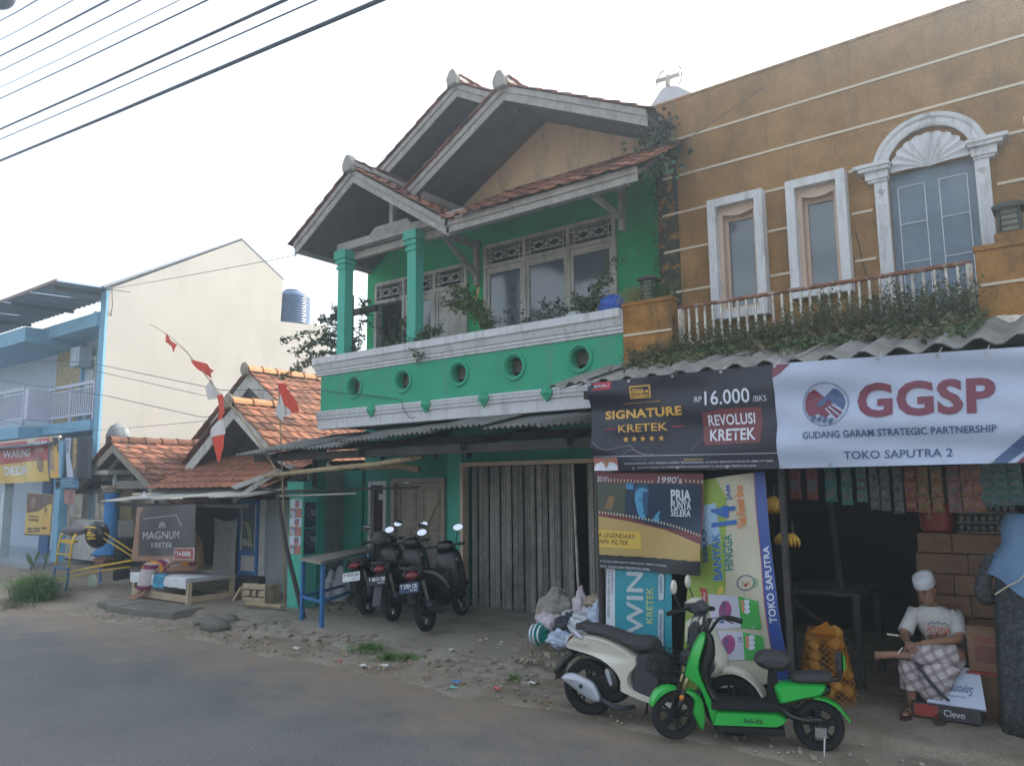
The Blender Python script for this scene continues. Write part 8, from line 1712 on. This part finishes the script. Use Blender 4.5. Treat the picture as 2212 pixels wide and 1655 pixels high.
lp = P(8, 2, 5.0); lt = thing('corner_fitting', 'rounded dark fitting poking in at the top left corner of the sky', 'street lamp', lp); MB().ell((-.14, 0, .1), (.36, .22, .16), 16, 10).build('fitting_head', cable_m, lt, smooth=True); MB().tube([(-.4, 0, .15), (-2.2, .2, .3), (-2.6, .3, -.2)], .04, 8).build('fitting_arm', cable_m, lt, smooth=True); MB().cyl((-2.6, .3, .4), (-2.6, .3, -lp.z), .12, n=12).build('pole', conc_dk, lt)  # rounded dark shape of unidentified kind, on an arm and pole
wire('service_wire', [P(-40, 648+130, 6.6), P(190, 648+160-25, 7.0), P(480, 843, 7.5), P(690, 843, 7.95), P(860, 862, 7.96)], .007, 'dark service wire running from the left to the second porthole ring')
wire('service_wire', [P(-40, 762, 6.5), P(200, 800, 7.0), P(420, 850, 7.4), P(560, 880, 9.9)], .006, 'service wire below the first one across the cream wall')
wire('service_wire', [P(-20, 820, 6.5), P(230, 855, 7.2), P(430, 900, 8.0), P(470, 902, 8.8)], .007, 'lower service wire ending at the white gable board')
wire('service_wire', [P(-20, 905, 7.0), P(100, 925, 8.0), P(195, 929, 9.0), P(235, 928, 9.2), P(330, 920, 9.0), P(458, 908, 8.8)], .006, 'sagging wire looping past the concrete cap to the gable')
wire('service_wire', [P(225, 627, 9.2), P(400, 597, 9.0), P(640, 552, 8.6)], .006, 'wire rising from the cream wall corner to the green eave')
wire('wall_cable', [P(242, 622, 9.2), P(243, 660, 9.2), P(237, 700, 9.25), P(234, 730, 9.25), P(228, 770, 9.25), P(230, 820, 9.25), P(226, 870, 9.25), P(222, 915, 9.2), P(210, 930, 9.1)], .012, 'wavy dark cable running down the corner of the cream wall')
wire('service_wire', [P(1650, 190, 7.9), P(1560, 250, 8.3), P(1470, 312, 8.8)], .004, 'thin wire crossing the upper orange wall')
wire('wall_cable', [P(866, 862, 7.96), P(872, 885, 7.94), P(885, 903, 7.93), P(897, 902, 7.93)], .006, 'short dark cable hanging from the second porthole ring')
# antenna on the roof behind
an = thing('roof_antenna', 'small broken dish antenna frame on a white roof peak behind the gable', 'antenna', (-4.6, 10.2, 7.7), world=True)
rp = thing('rear_roof', 'white roof peak rising behind the corner of the orange wall', 'roof', (-4.5, 10.2, 7), world=True)
MB().add([P(1395, 245, 10), P(1428, 195, 10), P(1440, 186, 10), P(1462, 186, 10), P(1503, 205, 10), P(1500, 300, 10), P(1395, 300, 10)]+[P(1395, 245, 10)+Vector((0, 2, 0)), P(1428, 195, 10)+Vector((0, 2, 0)), P(1440, 186, 10)+Vector((0, 2, 0)), P(1462, 186, 10)+Vector((0, 2, 0)), P(1503, 205, 10)+Vector((0, 2, 0)), P(1500, 300, 10)+Vector((0, 2, 0)), P(1395, 300, 10)+Vector((0, 2, 0))], [tuple(range(7)), tuple(range(13, 6, -1))]+[(i, i+7, (i+1) % 7+7, (i+1) % 7) for i in range(7)]).build('roof_peak', M('pale roof', (.5, .55, .6), .8), rp)
za = lambda X, Y: P((1800+X/2.207)*.553, (200+Y/2.207)*.55315, 10.0)
MB().tube([za(1785, 300), za(1790, 215)], .04, 8).build('mast', white_old, an); MB().tube([za(1685, 265), za(1890, 200)], .035, 8).build('cross_bar', white_old, an)
MB().tube(curve([za(1700, 335), za(1690, 280), za(1715, 205), za(1760, 160)], 4), .015, 6).build('dish_rib', metal_m, an); MB().tube(curve([za(1885, 290), za(1905, 215), za(1900, 160), za(1880, 128)], 4), .015, 6).build('dish_rib', metal_m, an); MB().tube([za(1845, 180), za(1875, 140)], .008, 5).build('dish_rib', metal_m, an)
# street continues behind the camera: plain row to reflect in panes and mirrors
# ================================================================ HAZE
hz = bpy.data.materials.new('haze'); hz.use_nodes = True; t = hz.node_tree; t.nodes.clear()
o_ = t.nodes.new('ShaderNodeOutputMaterial'); v_ = t.nodes.new('ShaderNodeVolumePrincipled'); v_.inputs['Color'].default_value = (.74, .89, 1, 1); v_.inputs['Density'].default_value = .0056; v_.inputs['Anisotropy'].default_value = .76
t.links.new(v_.outputs[0], o_.inputs['Volume'])
MB().box(-310, 310, -310, 310, -2.3, 13).build('haze', hz, kind='stuff')
SC.cycles.volume_bounces = 1
